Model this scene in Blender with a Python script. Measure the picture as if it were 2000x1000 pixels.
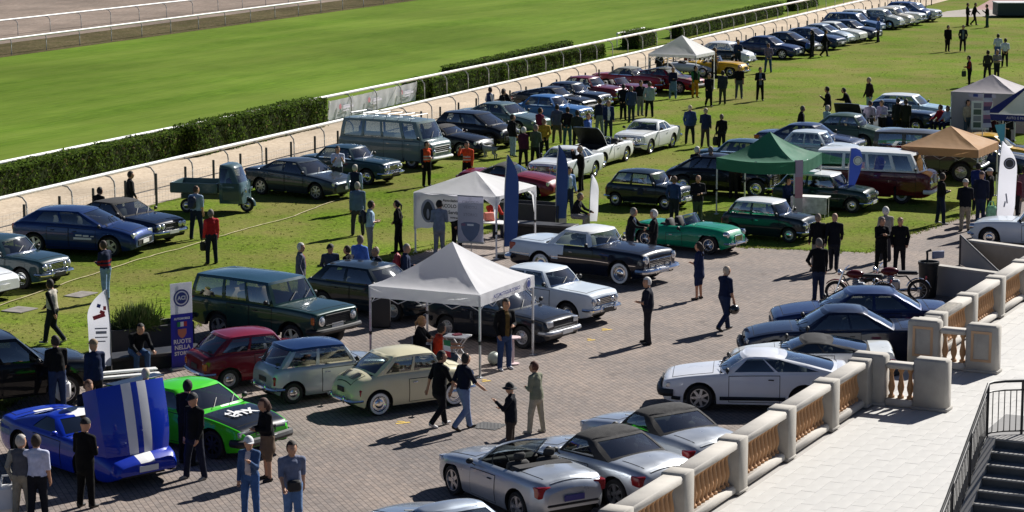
import bpy, bmesh, math, random
import numpy as np
from mathutils import Vector, Matrix

# ------------------------------------------------------------------ clear
for o in list(bpy.data.objects):
    bpy.data.objects.remove(o, do_unlink=True)
SC = bpy.context.scene
COL = SC.collection
R = math.radians
rng = random.Random(7)

# ------------------------------------------------------------------ camera
FPX = 4700.0          # focal length in pixels of the 2000 px wide photograph
CAMH = 12.6
HOR = -278.0          # row of the horizon
PITCH = math.atan((500 - HOR) / FPX)
cam_d = bpy.data.cameras.new('camera')
cam = bpy.data.objects.new('camera', cam_d)
COL.objects.link(cam)
cam.location = (0, 0, CAMH)
cam.rotation_euler = (R(90) - PITCH, 0, 0)
cam_d.sensor_width = 36
cam_d.lens = 36 * FPX / 2000
cam_d.clip_start = 1
cam_d.clip_end = 3000
SC.camera = cam

# ------------------------------------------------------------------ light
SUN_EL, SUN_AZ = R(36), R(39)          # azimuth clockwise from +Y
world = bpy.data.worlds.new('World')
SC.world = world
world.use_nodes = True
wn = world.node_tree.nodes
sky = wn.new('ShaderNodeTexSky')
sky.sky_type = 'NISHITA'
sky.sun_disc = False
sky.sun_elevation = SUN_EL
sky.sun_rotation = SUN_AZ
sky.altitude = 50
sky.air_density = 0.42
sky.dust_density = 0.25
sky.ozone_density = 3.0
bg = wn['Background']
bg.inputs[1].default_value = 0.05
world.node_tree.links.new(sky.outputs[0], bg.inputs[0])
sun_d = bpy.data.lights.new('sun', 'SUN')
sun_d.energy = 5.0
sun_d.angle = R(0.53)
sun_d.color = (1.0, 0.965, 0.91)
sun = bpy.data.objects.new('sun', sun_d)
COL.objects.link(sun)
sdir = Vector((math.sin(SUN_AZ) * math.cos(SUN_EL), math.cos(SUN_AZ) * math.cos(SUN_EL), math.sin(SUN_EL)))
sun.rotation_euler = (-sdir).to_track_quat('-Z', 'Y').to_euler()
vs = SC.view_settings
vs.view_transform = 'Standard'
vs.look = 'None'
vs.exposure = 0.62
vs.gamma = 1

# ------------------------------------------------------------------ coordinates
UA = R(25.6)                              # the racecourse direction
UU = Vector((math.sin(UA), math.cos(UA), 0))
VV = Vector((math.cos(UA), -math.sin(UA), 0))
YAW_U = math.atan2(UU.y, UU.x)
_cp, _sp = math.cos(PITCH), math.sin(PITCH)
def at(px, py, z=0.0):
    """point of the plane z seen at a pixel of the 2000 x 1000 photograph"""
    a = (px - 1000) / FPX; b = -(py - 500) / FPX
    d = Vector((a, _cp + b * _sp, -_sp + b * _cp))
    k = (z - CAMH) / d.z
    return Vector((d.x * k, d.y * k, z))
def pix(p):
    x, y, z = p[0], p[1], p[2] - CAMH
    f = y * _cp - z * _sp; u = y * _sp + z * _cp
    return 1000 + FPX * x / f, 500 - FPX * u / f

# ------------------------------------------------------------------ object helpers
def tag(o, label=None, cat=None, group=None, kind=None):
    if label: o['label'] = label
    if cat: o['category'] = cat
    if group: o['group'] = group
    if kind: o['kind'] = kind
    return o
def empty(name, loc=(0, 0, 0), rz=0.0, label=None, cat=None, group=None):
    o = bpy.data.objects.new(name, None)
    o.empty_display_size = 0.2
    COL.objects.link(o)
    o.location = loc; o.rotation_euler = (0, 0, rz)
    return tag(o, label, cat, group)
def link(name, me, parent=None, loc=None, rot=None, scale=None):
    o = bpy.data.objects.new(name, me)
    COL.objects.link(o)
    if parent: o.parent = parent
    if loc is not None: o.location = loc
    if rot is not None: o.rotation_euler = rot
    if scale is not None: o.scale = scale
    return o
def mesh(name, verts, faces, mats=None, mi=None, smooth=40):
    me = bpy.data.meshes.new(name)
    me.from_pydata([tuple(v) for v in verts], [], [tuple(f) for f in faces])
    if mats:
        for m in (mats if isinstance(mats, (list, tuple)) else [mats]): me.materials.append(m)
    if mi is not None: me.polygons.foreach_set('material_index', mi)
    if smooth:
        me.polygons.foreach_set('use_smooth', [True] * len(me.polygons))
        me.set_sharp_from_angle(angle=R(smooth))
    me.update()
    return me
class MB:
    """collects simple shapes into one mesh"""
    def __init__(s): s.v = []; s.f = []; s.m = []
    def add(s, v, f, m=0):
        n = len(s.v); s.v += [tuple(p) for p in v]
        for q in f: s.f.append(tuple(i + n for i in q)); s.m.append(m)
    def box(s, c, d, m=0, rz=0, bev=0.0, rot=None):
        hx, hy, hz = d[0] / 2, d[1] / 2, d[2] / 2
        if bev <= 0:
            v = [Vector((x, y, z)) for x in (-hx, hx) for y in (-hy, hy) for z in (-hz, hz)]
            f = [(0, 1, 3, 2), (4, 6, 7, 5), (0, 4, 5, 1), (2, 3, 7, 6), (0, 2, 6, 4), (1, 5, 7, 3)]
        else:
            b = min(bev, hx * .95, hy * .95, hz * .95)
            v = []; f = []
            ring = [(-hx + b, -hy), (hx - b, -hy), (hx, -hy + b), (hx, hy - b), (hx - b, hy), (-hx + b, hy), (-hx, hy - b), (-hx, -hy + b)]
            inn = [(-hx + b, -hy + b), (hx - b, -hy + b), (hx - b, -hy + b), (hx - b, hy - b), (hx - b, hy - b), (-hx + b, hy - b), (-hx + b, hy - b), (-hx + b, -hy + b)]
            lv = [(inn, -hz), (ring, -hz + b), (ring, hz - b), (inn, hz)]
            for rr, z in lv: v += [Vector((x, y, z)) for x, y in rr]
            for k in range(3):
                for i in range(8):
                    j = (i + 1) % 8
                    q = (k * 8 + i, k * 8 + j, k * 8 + 8 + j, k * 8 + 8 + i)
                    f.append(q)
            f.append(tuple(range(7, -1, -1))); f.append(tuple(range(24, 32)))
        M = rot.to_matrix() if rot is not None else Matrix.Rotation(rz, 3, 'Z')
        c = Vector(c)
        s.add([M @ p + c for p in v], f, m)
    def tube(s, pts, r, n=8, m=0, cap=True, flat=1.0):
        pts = [Vector(p) for p in pts]
        rs = r if isinstance(r, (list, tuple)) else [r] * len(pts)
        v = []; f = []
        for i, p in enumerate(pts):
            a = pts[max(i - 1, 0)]; b = pts[min(i + 1, len(pts) - 1)]
            t = (b - a).normalized()
            x = t.cross(Vector((0, 0, 1)))
            if x.length < 1e-3: x = t.cross(Vector((0, 1, 0)))
            x.normalize(); y = x.cross(t)
            for k in range(n):
                an = 2 * math.pi * k / n
                v.append(p + x * (math.cos(an) * rs[i]) + y * (math.sin(an) * rs[i] * flat))
        for i in range(len(pts) - 1):
            for k in range(n):
                j = (k + 1) % n
                f.append((i * n + k, i * n + j, (i + 1) * n + j, (i + 1) * n + k))
        if cap:
            f.append(tuple(range(n - 1, -1, -1))); f.append(tuple((len(pts) - 1) * n + k for k in range(n)))
        s.add(v, f, m)
    def lathe(s, prof, n=16, axis='Z', c=(0, 0, 0), m=0, ms=None, cap=True):
        """prof: list of (radius, height)"""
        v = []; f = []; mm = []
        for (r, h) in prof:
            for k in range(n):
                a = 2 * math.pi * k / n
                x, y = r * math.cos(a), r * math.sin(a)
                p = (x, y, h) if axis == 'Z' else ((x, h, y) if axis == 'Y' else (h, x, y))
                v.append((p[0] + c[0], p[1] + c[1], p[2] + c[2]))
        base = len(s.v)
        s.v += v
        for i in range(len(prof) - 1):
            for k in range(n):
                j = (k + 1) % n
                s.f.append(tuple(base + q for q in (i * n + k, i * n + j, (i + 1) * n + j, (i + 1) * n + k)))
                s.m.append(ms[i] if ms else m)
        if not cap: return
        if prof[0][0] > 1e-4: s.f.append(tuple(base + k for k in range(n - 1, -1, -1))); s.m.append(ms[0] if ms else m)
        if prof[-1][0] > 1e-4: s.f.append(tuple(base + (len(prof) - 1) * n + k for k in range(n))); s.m.append(ms[-1] if ms else m)
    def quad(s, a, b, c, d, m=0): s.add([a, b, c, d], [(0, 1, 2, 3)], m)
    def sphere(s, c, r, nu=12, nv=8, m=0):
        r = r if isinstance(r, (tuple, list)) else (r, r, r)
        prof = []
        v = []; f = []
        for i in range(nv + 1):
            th = math.pi * i / nv
            for k in range(nu):
                a = 2 * math.pi * k / nu
                v.append((c[0] + r[0] * math.sin(th) * math.cos(a), c[1] + r[1] * math.sin(th) * math.sin(a), c[2] - r[2] * math.cos(th)))
        for i in range(nv):
            for k in range(nu):
                j = (k + 1) % nu
                f.append((i * nu + k, i * nu + j, (i + 1) * nu + j, (i + 1) * nu + k))
        s.add(v, f, m)
    def me(s, name, mats, smooth=40): return mesh(name, s.v, s.f, mats, s.m, smooth)
    def build(s, name, mats, parent=None, smooth=40, **k): return link(name, s.me(name, mats, smooth), parent, **k)
def copy_tree(o, parent=None):
    c = o.copy(); COL.objects.link(c); c.parent = parent
    for ch in o.children:
        copy_tree(ch, c)
    return c

# ------------------------------------------------------------------ materials
def lin(h):
    h = h.lstrip('#')
    def g(c):
        c /= 255.0
        return c / 12.92 if c <= .04045 else ((c + .055) / 1.055) ** 2.4
    return tuple(g(int(h[i:i + 2], 16)) for i in (0, 2, 4))
def col(c):
    return lin(c) if isinstance(c, str) else tuple(c)
MATS = {}
def N(nt, t, **k):
    n = nt.nodes.new(t)
    for a, b in k.items(): setattr(n, a, b)
    return n
def mat(name, c, rough=.6, metal=0.0, var=.12, vs=3.0, bump=0.0, bs=60.0, coat=0.0, spec=.5, sheen=0.0, dirt=0.0):
    if name in MATS: return MATS[name]
    c = col(c)
    m = bpy.data.materials.new(name); m.use_nodes = True
    nt = m.node_tree; L = nt.links; p = nt.nodes['Principled BSDF']
    p.inputs['Roughness'].default_value = rough
    p.inputs['Metallic'].default_value = metal
    p.inputs['Specular IOR Level'].default_value = spec
    if coat: p.inputs['Coat Weight'].default_value = coat; p.inputs['Coat Roughness'].default_value = .04
    if sheen: p.inputs['Sheen Weight'].default_value = sheen
    tc = N(nt, 'ShaderNodeTexCoord')
    if var > 0:
        ns = N(nt, 'ShaderNodeTexNoise'); ns.inputs['Scale'].default_value = vs; ns.inputs['Detail'].default_value = 5
        L.new(tc.outputs['Object'], ns.inputs['Vector'])
        mr = N(nt, 'ShaderNodeMapRange'); mr.inputs[1].default_value = .25; mr.inputs[2].default_value = .75
        mr.inputs[3].default_value = 1 - var; mr.inputs[4].default_value = 1 + var
        L.new(ns.outputs[0], mr.inputs[0])
        mx = N(nt, 'ShaderNodeVectorMath', operation='SCALE')
        mx.inputs[0].default_value = c
        L.new(mr.outputs[0], mx.inputs['Scale'])
        L.new(mx.outputs[0], p.inputs['Base Color'])
        rr = N(nt, 'ShaderNodeMapRange'); rr.inputs[1].default_value = .3; rr.inputs[2].default_value = .7
        rr.inputs[3].default_value = max(.02, rough - .06); rr.inputs[4].default_value = min(1, rough + .08)
        L.new(ns.outputs[0], rr.inputs[0]); L.new(rr.outputs[0], p.inputs['Roughness'])
    else:
        p.inputs['Base Color'].default_value = (*c, 1)
    if bump > 0:
        n2 = N(nt, 'ShaderNodeTexNoise'); n2.inputs['Scale'].default_value = bs; n2.inputs['Detail'].default_value = 4
        L.new(tc.outputs['Object'], n2.inputs['Vector'])
        b = N(nt, 'ShaderNodeBump'); b.inputs['Strength'].default_value = bump; b.inputs['Distance'].default_value = .02
        L.new(n2.outputs[0], b.inputs['Height']); L.new(b.outputs[0], p.inputs['Normal'])
    MATS[name] = m
    return m
def paint(c, metal=0.0, rough=.32):
    c = col(c)
    return mat('paint_%02d_%02d_%02d' % tuple(int(x * 255) for x in c), c, rough=rough, metal=metal, var=.06, vs=1.7, coat=.75, spec=.12)
def cloth(c):
    c = col(c)
    return mat('cloth_%02d_%02d_%02d' % tuple(int(x * 255) for x in c), c, rough=.9, var=.22, vs=9, bump=.5, bs=18, spec=.2)
def glassmat(name, tint, refl=1.0):
    if name in MATS: return MATS[name]
    m = bpy.data.materials.new(name); m.use_nodes = True
    nt = m.node_tree; L = nt.links; nt.nodes.clear()
    out = N(nt, 'ShaderNodeOutputMaterial')
    tr = N(nt, 'ShaderNodeBsdfTransparent'); tr.inputs[0].default_value = (*tint, 1)
    gl = N(nt, 'ShaderNodeBsdfGlossy'); gl.inputs['Roughness'].default_value = .03
    gl.inputs[0].default_value = (.95, .97, 1, 1)
    fr = N(nt, 'ShaderNodeFresnel'); ge = N(nt, 'ShaderNodeNewGeometry'); mi = N(nt, 'ShaderNodeMapRange'); mi.inputs[3].default_value = 1.52; mi.inputs[4].default_value = 1 / 1.52
    L.new(ge.outputs['Backfacing'], mi.inputs[0]); L.new(mi.outputs[0], fr.inputs[0])
    mp = N(nt, 'ShaderNodeMath', operation='MULTIPLY_ADD'); mp.inputs[1].default_value = 1.6 * refl; mp.inputs[2].default_value = .10 * refl
    mp.use_clamp = True
    mx = N(nt, 'ShaderNodeMixShader')
    L.new(fr.outputs[0], mp.inputs[0]); L.new(mp.outputs[0], mx.inputs[0])
    L.new(tr.outputs[0], mx.inputs[1]); L.new(gl.outputs[0], mx.inputs[2]); L.new(mx.outputs[0], out.inputs[0])
    MATS[name] = m
    return m
GLASS = glassmat('car_glass', (.48, .54, .53))
GLASSD = glassmat('dark_glass', (.20, .23, .24))
CHROME = mat('chrome', (.75, .76, .78), rough=.12, metal=1.0, var=.04)
STEEL = mat('steel', (.42, .43, .45), rough=.38, metal=.9, var=.1)
RUBBER = mat('rubber', (.018, .018, .019), rough=.85, var=.3, vs=6)
BLACK = mat('black_plastic', (.014, .014, .015), rough=.55, var=.2)
SEAM = mat('panel_gap', (.006, .006, .006), rough=.9, var=0)
INTER = mat('car_interior', (.022, .02, .019), rough=.85, var=.3)
SEATD = mat('seat_dark', (.035, .033, .032), rough=.8, var=.25, vs=8)
SEATT = mat('seat_tan', (.36, .21, .10), rough=.7, var=.2, vs=8)
SEATR = mat('seat_light', (.45, .43, .40), rough=.75, var=.15, vs=8)
LAMPW = mat('lamp_glass', (.62, .64, .66), rough=.12, metal=.35, var=.1, vs=20, coat=1)
LAMPR = mat('lamp_red', (.30, .008, .010), rough=.15, var=.1, coat=1)
LAMPO = mat('lamp_orange', (.55, .13, .01), rough=.2, var=.1, coat=1)
PLATE = mat('number_plate', (.72, .72, .70), rough=.4, var=.05)
PLATEB = mat('plate_black', (.02, .02, .022), rough=.4, var=.1)
WHITEP = mat('white_paint', (.78, .78, .76), rough=.45, var=.05)
FABRICB = mat('soft_top_black', (.03, .029, .030), rough=.92, var=.2, vs=12, bump=.3, bs=90)
# ================================================================== cars
def pch(pts):
    """smooth monotone interpolation through (t, value) points"""
    x = np.array([p[0] for p in pts], float); y = np.array([p[1] for p in pts], float)
    h = np.diff(x); d = np.diff(y) / h
    m = np.zeros(len(x)); m[0] = d[0]; m[-1] = d[-1]
    for i in range(1, len(x) - 1):
        if d[i - 1] * d[i] > 0:
            w1 = 2 * h[i] + h[i - 1]; w2 = h[i] + 2 * h[i - 1]
            m[i] = (w1 + w2) / (w1 / d[i - 1] + w2 / d[i])
    def f(t):
        t = min(max(t, x[0]), x[-1]); i = min(int(np.searchsorted(x, t, 'right')) - 1, len(h) - 1); i = max(i, 0)
        s = (t - x[i]) / h[i]
        return float((1 + 2 * s) * (1 - s) ** 2 * y[i] + s * (1 - s) ** 2 * h[i] * m[i] + s * s * (3 - 2 * s) * y[i + 1] + s * s * (s - 1) * h[i] * m[i + 1])
    return f
_wheels = {}
def wheel_meshes(r, tw, kind):
    key = (round(r, 3), round(tw, 3), kind)
    if key in _wheels: return _wheels[key]
    h = tw / 2; rr = r * (.62 if kind not in ('alloy', 'five', 'dark') else .70)
    b = MB()
    b.lathe([(rr, -h * .8), (r * .9, -h), (r * .975, -h * .8), (r, -h * .35), (r, h * .35), (r * .975, h * .8), (r * .9, h), (rr, h * .8)], 24, 'Y', m=0, cap=False)
    if kind == 'whitewall':
        b.lathe([(r * .66, h * .93), (r * .68, h * 1.04), (r * .86, h * 1.06), (r * .88, h * .98)], 24, 'Y', m=1, cap=False)
    ty = b.me('tyre', [RUBBER, WHITEP])
    b = MB()
    if kind in ('cap', 'whitewall', 'steelcap'):
        b.lathe([(rr, h * .55), (rr, h * .86), (rr * .93, h * .88), (rr * .84, h * .60), (rr * .62, h * .62)], 24, 'Y', m=1 if kind != 'steelcap' else 2, cap=False)
        b.lathe([(rr * .66, h * .62), (rr * .6, h * .82), (rr * .35, h * .98), (rr * .12, h * 1.02), (0.0001, h * 1.03)], 24, 'Y', m=1, cap=False)
    elif kind == 'steel':
        b.lathe([(rr, h * .5), (rr, h * .86), (rr * .92, h * .88), (rr * .86, h * .5), (rr * .5, h * .55), (rr * .3, h * .7), (0.0001, h * .72)], 24, 'Y', m=2, cap=False)
        for k in range(10):
            a = k * math.pi / 5
            b.lathe([(rr * .07, h * .56), (rr * .07, h * .63)], 8, 'Y', c=(math.cos(a) * rr * .68, 0, math.sin(a) * rr * .68), m=0)
    elif kind == 'wire':
        b.lathe([(rr, h * .5), (rr, h * .9), (rr * .92, h * .9), (rr * .88, h * .4)], 24, 'Y', m=1, cap=False)
        for k in range(20):
            a = k * math.pi / 10
            b.tube([(math.cos(a) * rr * .9, h * .5, math.sin(a) * rr * .9), (math.cos(a + .25) * rr * .15, h * .85, math.sin(a + .25) * rr * .15)], .008, 4, m=1)
        b.lathe([(rr * .2, h * .3), (rr * .2, h), (.0001, h * 1.1)], 12, 'Y', m=1)
        b.lathe([(rr * .9, h * .1), (.0001, h * .1)], 16, 'Y', m=0)
    else:
        ns = 5 if kind == 'five' else (7 if kind == 'alloy' else 8)
        m = 0 if kind == 'dark' else 2
        b.lathe([(rr, h * .3), (rr, h * .92), (rr * .93, h * .92), (rr * .9, h * .2)], 28, 'Y', m=m, cap=False)
        b.lathe([(rr * .92, h * .15), (.0001, h * .15)], 16, 'Y', m=0)
        for k in range(ns):
            a = k * 2 * math.pi / ns
            ca, sa = math.cos(a), math.sin(a)
            w0, w1 = rr * .16, rr * (.20 if ns == 5 else .12)
            v = []
            for (q, w, y) in ((rr * .12, w0, h * .8), (rr * .94, w1, h * .72)):
                for s in (-1, 1):
                    for yy in (y, y - h * .3):
                        v.append((ca * q - sa * w * s, yy, sa * q + ca * w * s))
            b.add(v, [(0, 4, 6, 2), (0, 1, 5, 4), (2, 6, 7, 3)], m)
        b.lathe([(rr * .22, h * .5), (rr * .2, h * .86), (.0001, h * .9)], 14, 'Y', m=m)
    ri = b.me('rim', [BLACK, CHROME, mat('alloy_silver', (.5, .5, .52), rough=.3, metal=.7, var=.06)])
    _wheels[key] = (ty, ri)
    return ty, ri
def smoothbox(bm_mb, c, d, m=0, bev=.05, rot=None): bm_mb.box(c, d, m, bev=bev, rot=rot)
_seat = {}
def seat_mesh(width, m, head):
    key = (round(width, 2), m.name, head)
    if key not in _seat:
        b = MB()
        b.box((.05, 0, .12), (.52, width, .2), 0, bev=.06)
        from mathutils import Euler
        b.box((-.24, 0, .42), (.16, width, .62), 0, bev=.06, rot=Euler((0, -.22, 0)))
        if head:
            n = 1 if width < .8 else 2
            for k in range(n):
                y = 0 if n == 1 else (-1 + 2 * k) * width * .26
                b.box((-.34, y, .82), (.1, .26, .18), 0, bev=.04, rot=Euler((0, -.22, 0)))
        _seat[key] = b.me('seat', [m], smooth=50)
    return _seat[key]

CARN = {'n': 0}
def car(P, paintmat, loc, yaw, label, group=None, name='parked_car', cat='car', lod=0, **kw):
    """P: shape of the car. Local axes: +x forwards, +y left. Returns the root empty."""
    P = dict(P); P.update(kw)
    g = P.get
    L, W, Hh, wb = P['L'], P['W'], P['H'], P['wb']
    r, tw, gc = g('r', .30), g('tw', .17), g('gc', .20)
    fo = P['fo']
    hw = W / 2
    root = empty(name, loc, yaw, label, cat, group)
    CARN['n'] += 1
    X = lambda t: L / 2 - t * L
    xf = L / 2 - fo; xr = xf - wb
    deck = pch(P['deck'])
    plan = pch(g('plan', [(0, .84), (.03, .91), (.12, .97), (.35, 1.0), (.75, 1.0), (.93, .96), (1, .87)]))
    sr = g('sr', .09); crown = g('crown', .035)
    low = g('low', .93); rz, rw, rl = g('rz', .12), g('rw', .07), g('rl', .14)
    Ra = g('Ra', r * 1.16 + .02)
    cab = P['cab']
    openc = g('open', False)
    tubs = [(cab[0] + .012, cab[3] - .012)] + list(g('tubs', []))
    tubz = g('tubz', None)
    p2 = g('paint2', paintmat)
    # ---- half section
    def zl0(t):
        return gc + g('lift_f', .08) * max(0, (.10 - t) / .10) ** 1.5 + g('lift_r', .10) * max(0, (t - .88) / .12) ** 1.5
    def endk(t):
        s = min(t, 1 - t) * L
        if s >= rl: return 0.0
        q = 1 - s / rl
        return 1 - math.sqrt(max(0, 1 - q * q))
    prof = [(0, low), (.12, low + (1 - low) * .55), (.35, .99), (.55, 1.0), (.78, .992), (1.0, .972)]
    pf = pch(g('prof', prof))
    def sect(t):
        k = endk(t); zl = zl0(t); zd = deck(t); h = zd - zl
        w = hw * plan(t) * (1 - k * rw)
        return w, zl + k * rz * h, zd - k * rz * h
    def arch(x):
        z = 0
        for xw in (xf, xr):
            if g('skirt_r') and xw == xr: continue
            dx = abs(x - xw)
            if dx < Ra: z = max(z, r + math.sqrt(Ra * Ra - dx * dx) * g('archk', 1.0))
        return z
    def side(t, zn):
        """point of the flank (y>0); zn 0 sill .. 1 shoulder"""
        w, zl, zd = sect(t); s = min(sr, (zd - zl) * .4)
        z = zl + zn * (zd - s - zl)
        return Vector((X(t), w * pf(zn), z))
    def decky(t):
        w, zl, zd = sect(t); s = min(sr, (zd - zl) * .4)
        return w * .972 - s
    def deckp(t, f, off=0):
        w, zl, zd = sect(t)
        return Vector((X(t), decky(t) * f, zd + crown * (1 - f * f) + off))
    ts = set(np.round(np.linspace(0, 1, 27 if lod == 0 else 15), 4))
    for e in (0.0, 1.0):
        for s in (.012, .03, .06, .10, .15):
            ts.add(abs(e - s * rl / .14 / L))
    for xw in (xf, xr):
        for a in np.linspace(0, math.pi, 13 if lod == 0 else 9):
            ts.add((L / 2 - (xw + Ra * .9995 * math.cos(a))) / L)
        for s in (-1, 1): ts.add((L / 2 - (xw + s * Ra * 1.015)) / L)
    for a, b in tubs:
        for q in (a, b): ts.add(q - .003); ts.add(q + .003)
    ts = sorted(t for t in ts if 0 <= t <= 1)
    ts = [t for i, t in enumerate(ts) if i == 0 or t - ts[i - 1] > 4e-4]
    zfr = [0, .12, .3, .5, .7, .86, 1.0]
    rows = []
    flags = []
    for t in ts:
        w, zl, zd = sect(t); s = min(sr, (zd - zl) * .4)
        zs = zd - s
        za = min(max(zl, arch(X(t))), zs - .03)
        row = [(w * .84, za + (.0 if za == zl else .0))]
        for f in zfr:
            z = za + f * (zs - za)
            row.append((w * pf((z - zl) / (zs - zl)), z))
        y0 = w * .972
        row.append((y0 - s * .13, zd - s * .55)); row.append((y0 - s * .42, zd - s * .17)); row.append((y0 - s, zd))
        tub = None
        for a, b in tubs:
            if a < t < b: tub = (a, b)
        yd = y0 - s
        if tub:
            zt = tubz if tubz is not None and tub == tubs[0] else max(.34, zd - .55)
            if tub != tubs[0]: zt = zd - .38
            row += [(yd - .02, zd - .03), (yd - .05, zt), (yd * .5, zt), (0, zt)]
        else:
            row += [(yd * f, zd + crown * (1 - f * f)) for f in (.85, .6, .3, 0)]
        rows.append(row); flags.append(tub is not None)
    V = []; Fc = []; Mi = []
    n = len(rows[0])
    tone = g('tone')
    for i, t in enumerate(ts):
        for (y, z) in rows[i]: V.append((X(t), y, z))
        for (y, z) in rows[i]: V.append((X(t), -y, z))
    st = 2 * n
    def znf(i, j):
        w, zl, zd = sect(ts[i]); zz = (rows[i][j][1] + rows[i][min(j + 1, n - 1)][1]) / 2
        return (zz - zl) / max(.05, zd - sr - zl)
    for i in range(len(ts) - 1):
        tm = (ts[i] + ts[i + 1]) / 2
        for j in range(n - 1):
            a, b, c, d = i * st + j, i * st + j + 1, (i + 1) * st + j + 1, (i + 1) * st + j
            m = 0
            if flags[i] and flags[i + 1] or ((flags[i] or flags[i + 1]) and abs(ts[i + 1] - ts[i]) < .012):
                if j >= n - 4: m = 1
            if j == 0: m = 3
            if tone and m == 0: m = tone(tm, j, n, znf(i, j))
            Fc.append((a, d, c, b)); Mi.append(m)
            Fc.append((a + n, b + n, c + n, d + n)); Mi.append(m)
    for i, flip in ((0, False), (len(ts) - 1, True)):
        ring = [i * st + j for j in range(n)] + [i * st + n + j for j in range(n - 2, -1, -1)]
        Fc.append(tuple(ring if flip else ring[::-1])); Mi.append(tone(ts[i], n // 2, n, .5) if tone else 0)
    me = mesh('body', V, Fc, [paintmat, INTER, p2, BLACK], Mi, smooth=38)
    body = link('body', me, root)
    # ---- underbody
    b = MB()
    zc = min(deck(.5) - .15, r * 2 + .1, deck(.06) - .14, deck(.94) - .14)
    b.box((0, 0, (gc + .03 + zc) / 2), (L * .90, 2 * (hw - tw - .10), zc - gc - .03), 0)
    b.build('underbody', [BLACK], root, smooth=0)
    # ---- panels laid on the skin with a dark gap round them
    def skin(fn, u0, u1, v0, v1, nu, nv, off, gap, pname, pm):
        q = MB()
        for (e, o, m) in ((gap, off * .4, 1), (0, off, 0)):
            du = e / (L if fn is side else L); dv = e / .6
            us = np.linspace(u0 - du, u1 + du, nu + 1); vv = np.linspace(v0 - dv, v1 + dv, nv + 1)
            pts = [[fn(u, v) for v in vv] for u in us]
            for sgn in ((1, -1) if fn is side else (1,)):
                pass
            idx = len(q.v)
            for i in range(nu + 1):
                for j in range(nv + 1):
                    p = pts[i][j]
                    q.v.append((p.x, p.y + (o if fn is side else 0), p.z + (0 if fn is side else o)))
            for i in range(nu):
                for j in range(nv):
                    a = idx + i * (nv + 1) + j
                    q.f.append((a, a + nv + 1, a + nv + 2, a + 1)); q.m.append(m)
        return q, [pm, SEAM]
    if lod < 2:
        for (t0, t1) in g('doors', []):
            z0 = .10
            q, ms = skin(side, t0, t1, z0, .985, 6, 7, .007, .014, 'door', paintmat)
            pm = paintmat
            if tone:
                ms = [paintmat, SEAM, p2]
                for fi in range(len(q.f)):
                    if q.m[fi] == 0:
                        c = sum((Vector(q.v[k]) for k in q.f[fi]), Vector()) / 4
                        tt = (L / 2 - c.x) / L; w, zl, zd = sect(tt)
                        fr = (c.z - zl) / (zd - sr - zl)
                        jj = 1 + min(range(len(zfr)), key=lambda k: abs(zfr[k] - fr))
                        if tone(tt, jj, n, fr) == 2: q.m[fi] = 2
            me_d = q.me('door', ms)
            for s in (1, -1):
                d = link('door', me_d, root, scale=(1, s, 1))
                if lod == 0:
                    hb = MB(); p = side(t1 - .045, .86)
                    hb.box((p.x, p.y + .02, p.z), (.13, .03, .025), 0, bev=.008)
                    hb.build('handle', [g('handlemat', CHROME)], d)
        if g('bonnet', True):
            t0, t1 = g('bonnet_t', (.055, cab[0] - .03))
            if not g('bonnet_open'):
                q, ms = skin(lambda u, v: deckp(u, v), t0, t1, -.86, .86, 8, 8, .007, .012, 'bonnet', paintmat)
                if tone:
                    ms = [g('bonnetmat', paintmat), SEAM]
                q.me('bonnet', ms)
                link('bonnet', q.me('bonnet', ms), root)
        if g('boot', True) and cab[3] < .93:
            q, ms = skin(lambda u, v: deckp(u, v), cab[3] + .025, .975, -.84, .84, 5, 8, .007, .012, 'boot_lid', paintmat)
            link('boot_lid', q.me('boot_lid', [g('bootmat', paintmat), SEAM]), root)
    # ---- greenhouse
    um = g('upper', paintmat); rm = g('roofmat', um)
    if not openc:
        yrf = g('wr', .76) * hw
        zr = Hh - g('rc', .06)
        zrf, zrr = zr + g('drf', 0), zr + g('drr', 0)
        cv, cvt = g('cv', .13), g('cvt', .10); rv, rvt = g('rv', .10), g('rvt', .08)
        def belt(x):
            t = (L / 2 - x) / L; w, zl, zd = sect(t); return w * .972 - sr * .42, zd - sr * .18
        xA0, xA1, xC1, xC0 = X(cab[0]), X(cab[1]), X(cab[2]), X(cab[3])
        cols = []   # (bottom, top, tag)
        fr = [0, .35, .68, .91, 1.0]
        yb0, zb0 = belt(xA0 - cv)
        for f in fr:
            x0 = xA0 - cv * f * f; x1 = xA1 - cvt * f * f
            zb = deckp((L / 2 - x0) / L, f * .98).z - .01 if f < .95 else zb0
            cols.append((Vector((x0, yb0 * f, zb)), Vector((x1, yrf * f * .97, zrf - .02 * f * f))))
        wins = g('wins', [(.05, .48), (.53, .9)])
        ss = sorted(set([w[0] for w in wins] + [w[1] for w in wins] + [s for s in (.25, .5, .75) if not any(abs(s - q) < .06 for w in wins for q in w)]))
        xa0, xa1 = xA0 - cv, xA1 - cvt; xc0, xc1 = xC0 + rv, xC1 + rvt
        scol = []
        skew = g('skew', 0.0)
        for s in ss:
            x0 = xa0 + (xc0 - xa0) * s
            x1 = xa1 + (xc1 - xa1) * s
            yb, zb = belt(x0)
            bulge = 4 * s * (1 - s)
            scol.append(len(cols))
            cols.append((Vector((x0, yb, zb)), Vector((x1, yrf * (.97 + .03 * bulge), zrf + (zrr - zrf) * s - .02 * (1 - bulge)))))
        nf = len(cols)
        yb1, zb1 = belt(xC0 + rv)
        rr_ = [1.0, .89, .62, .31, 0]
        for f in rr_:
            x0 = xC0 + rv * f * f; x1 = xC1 + rvt * f * f
            tt = min(1, (L / 2 - x0) / L)
            zb = deckp(tt, f * .98).z - .01 if f < .95 else zb1
            cols.append((Vector((x0, yb1 * f, zb)), Vector((x1, yrf * f * .97, zrr - .02 * f * f))))
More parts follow.
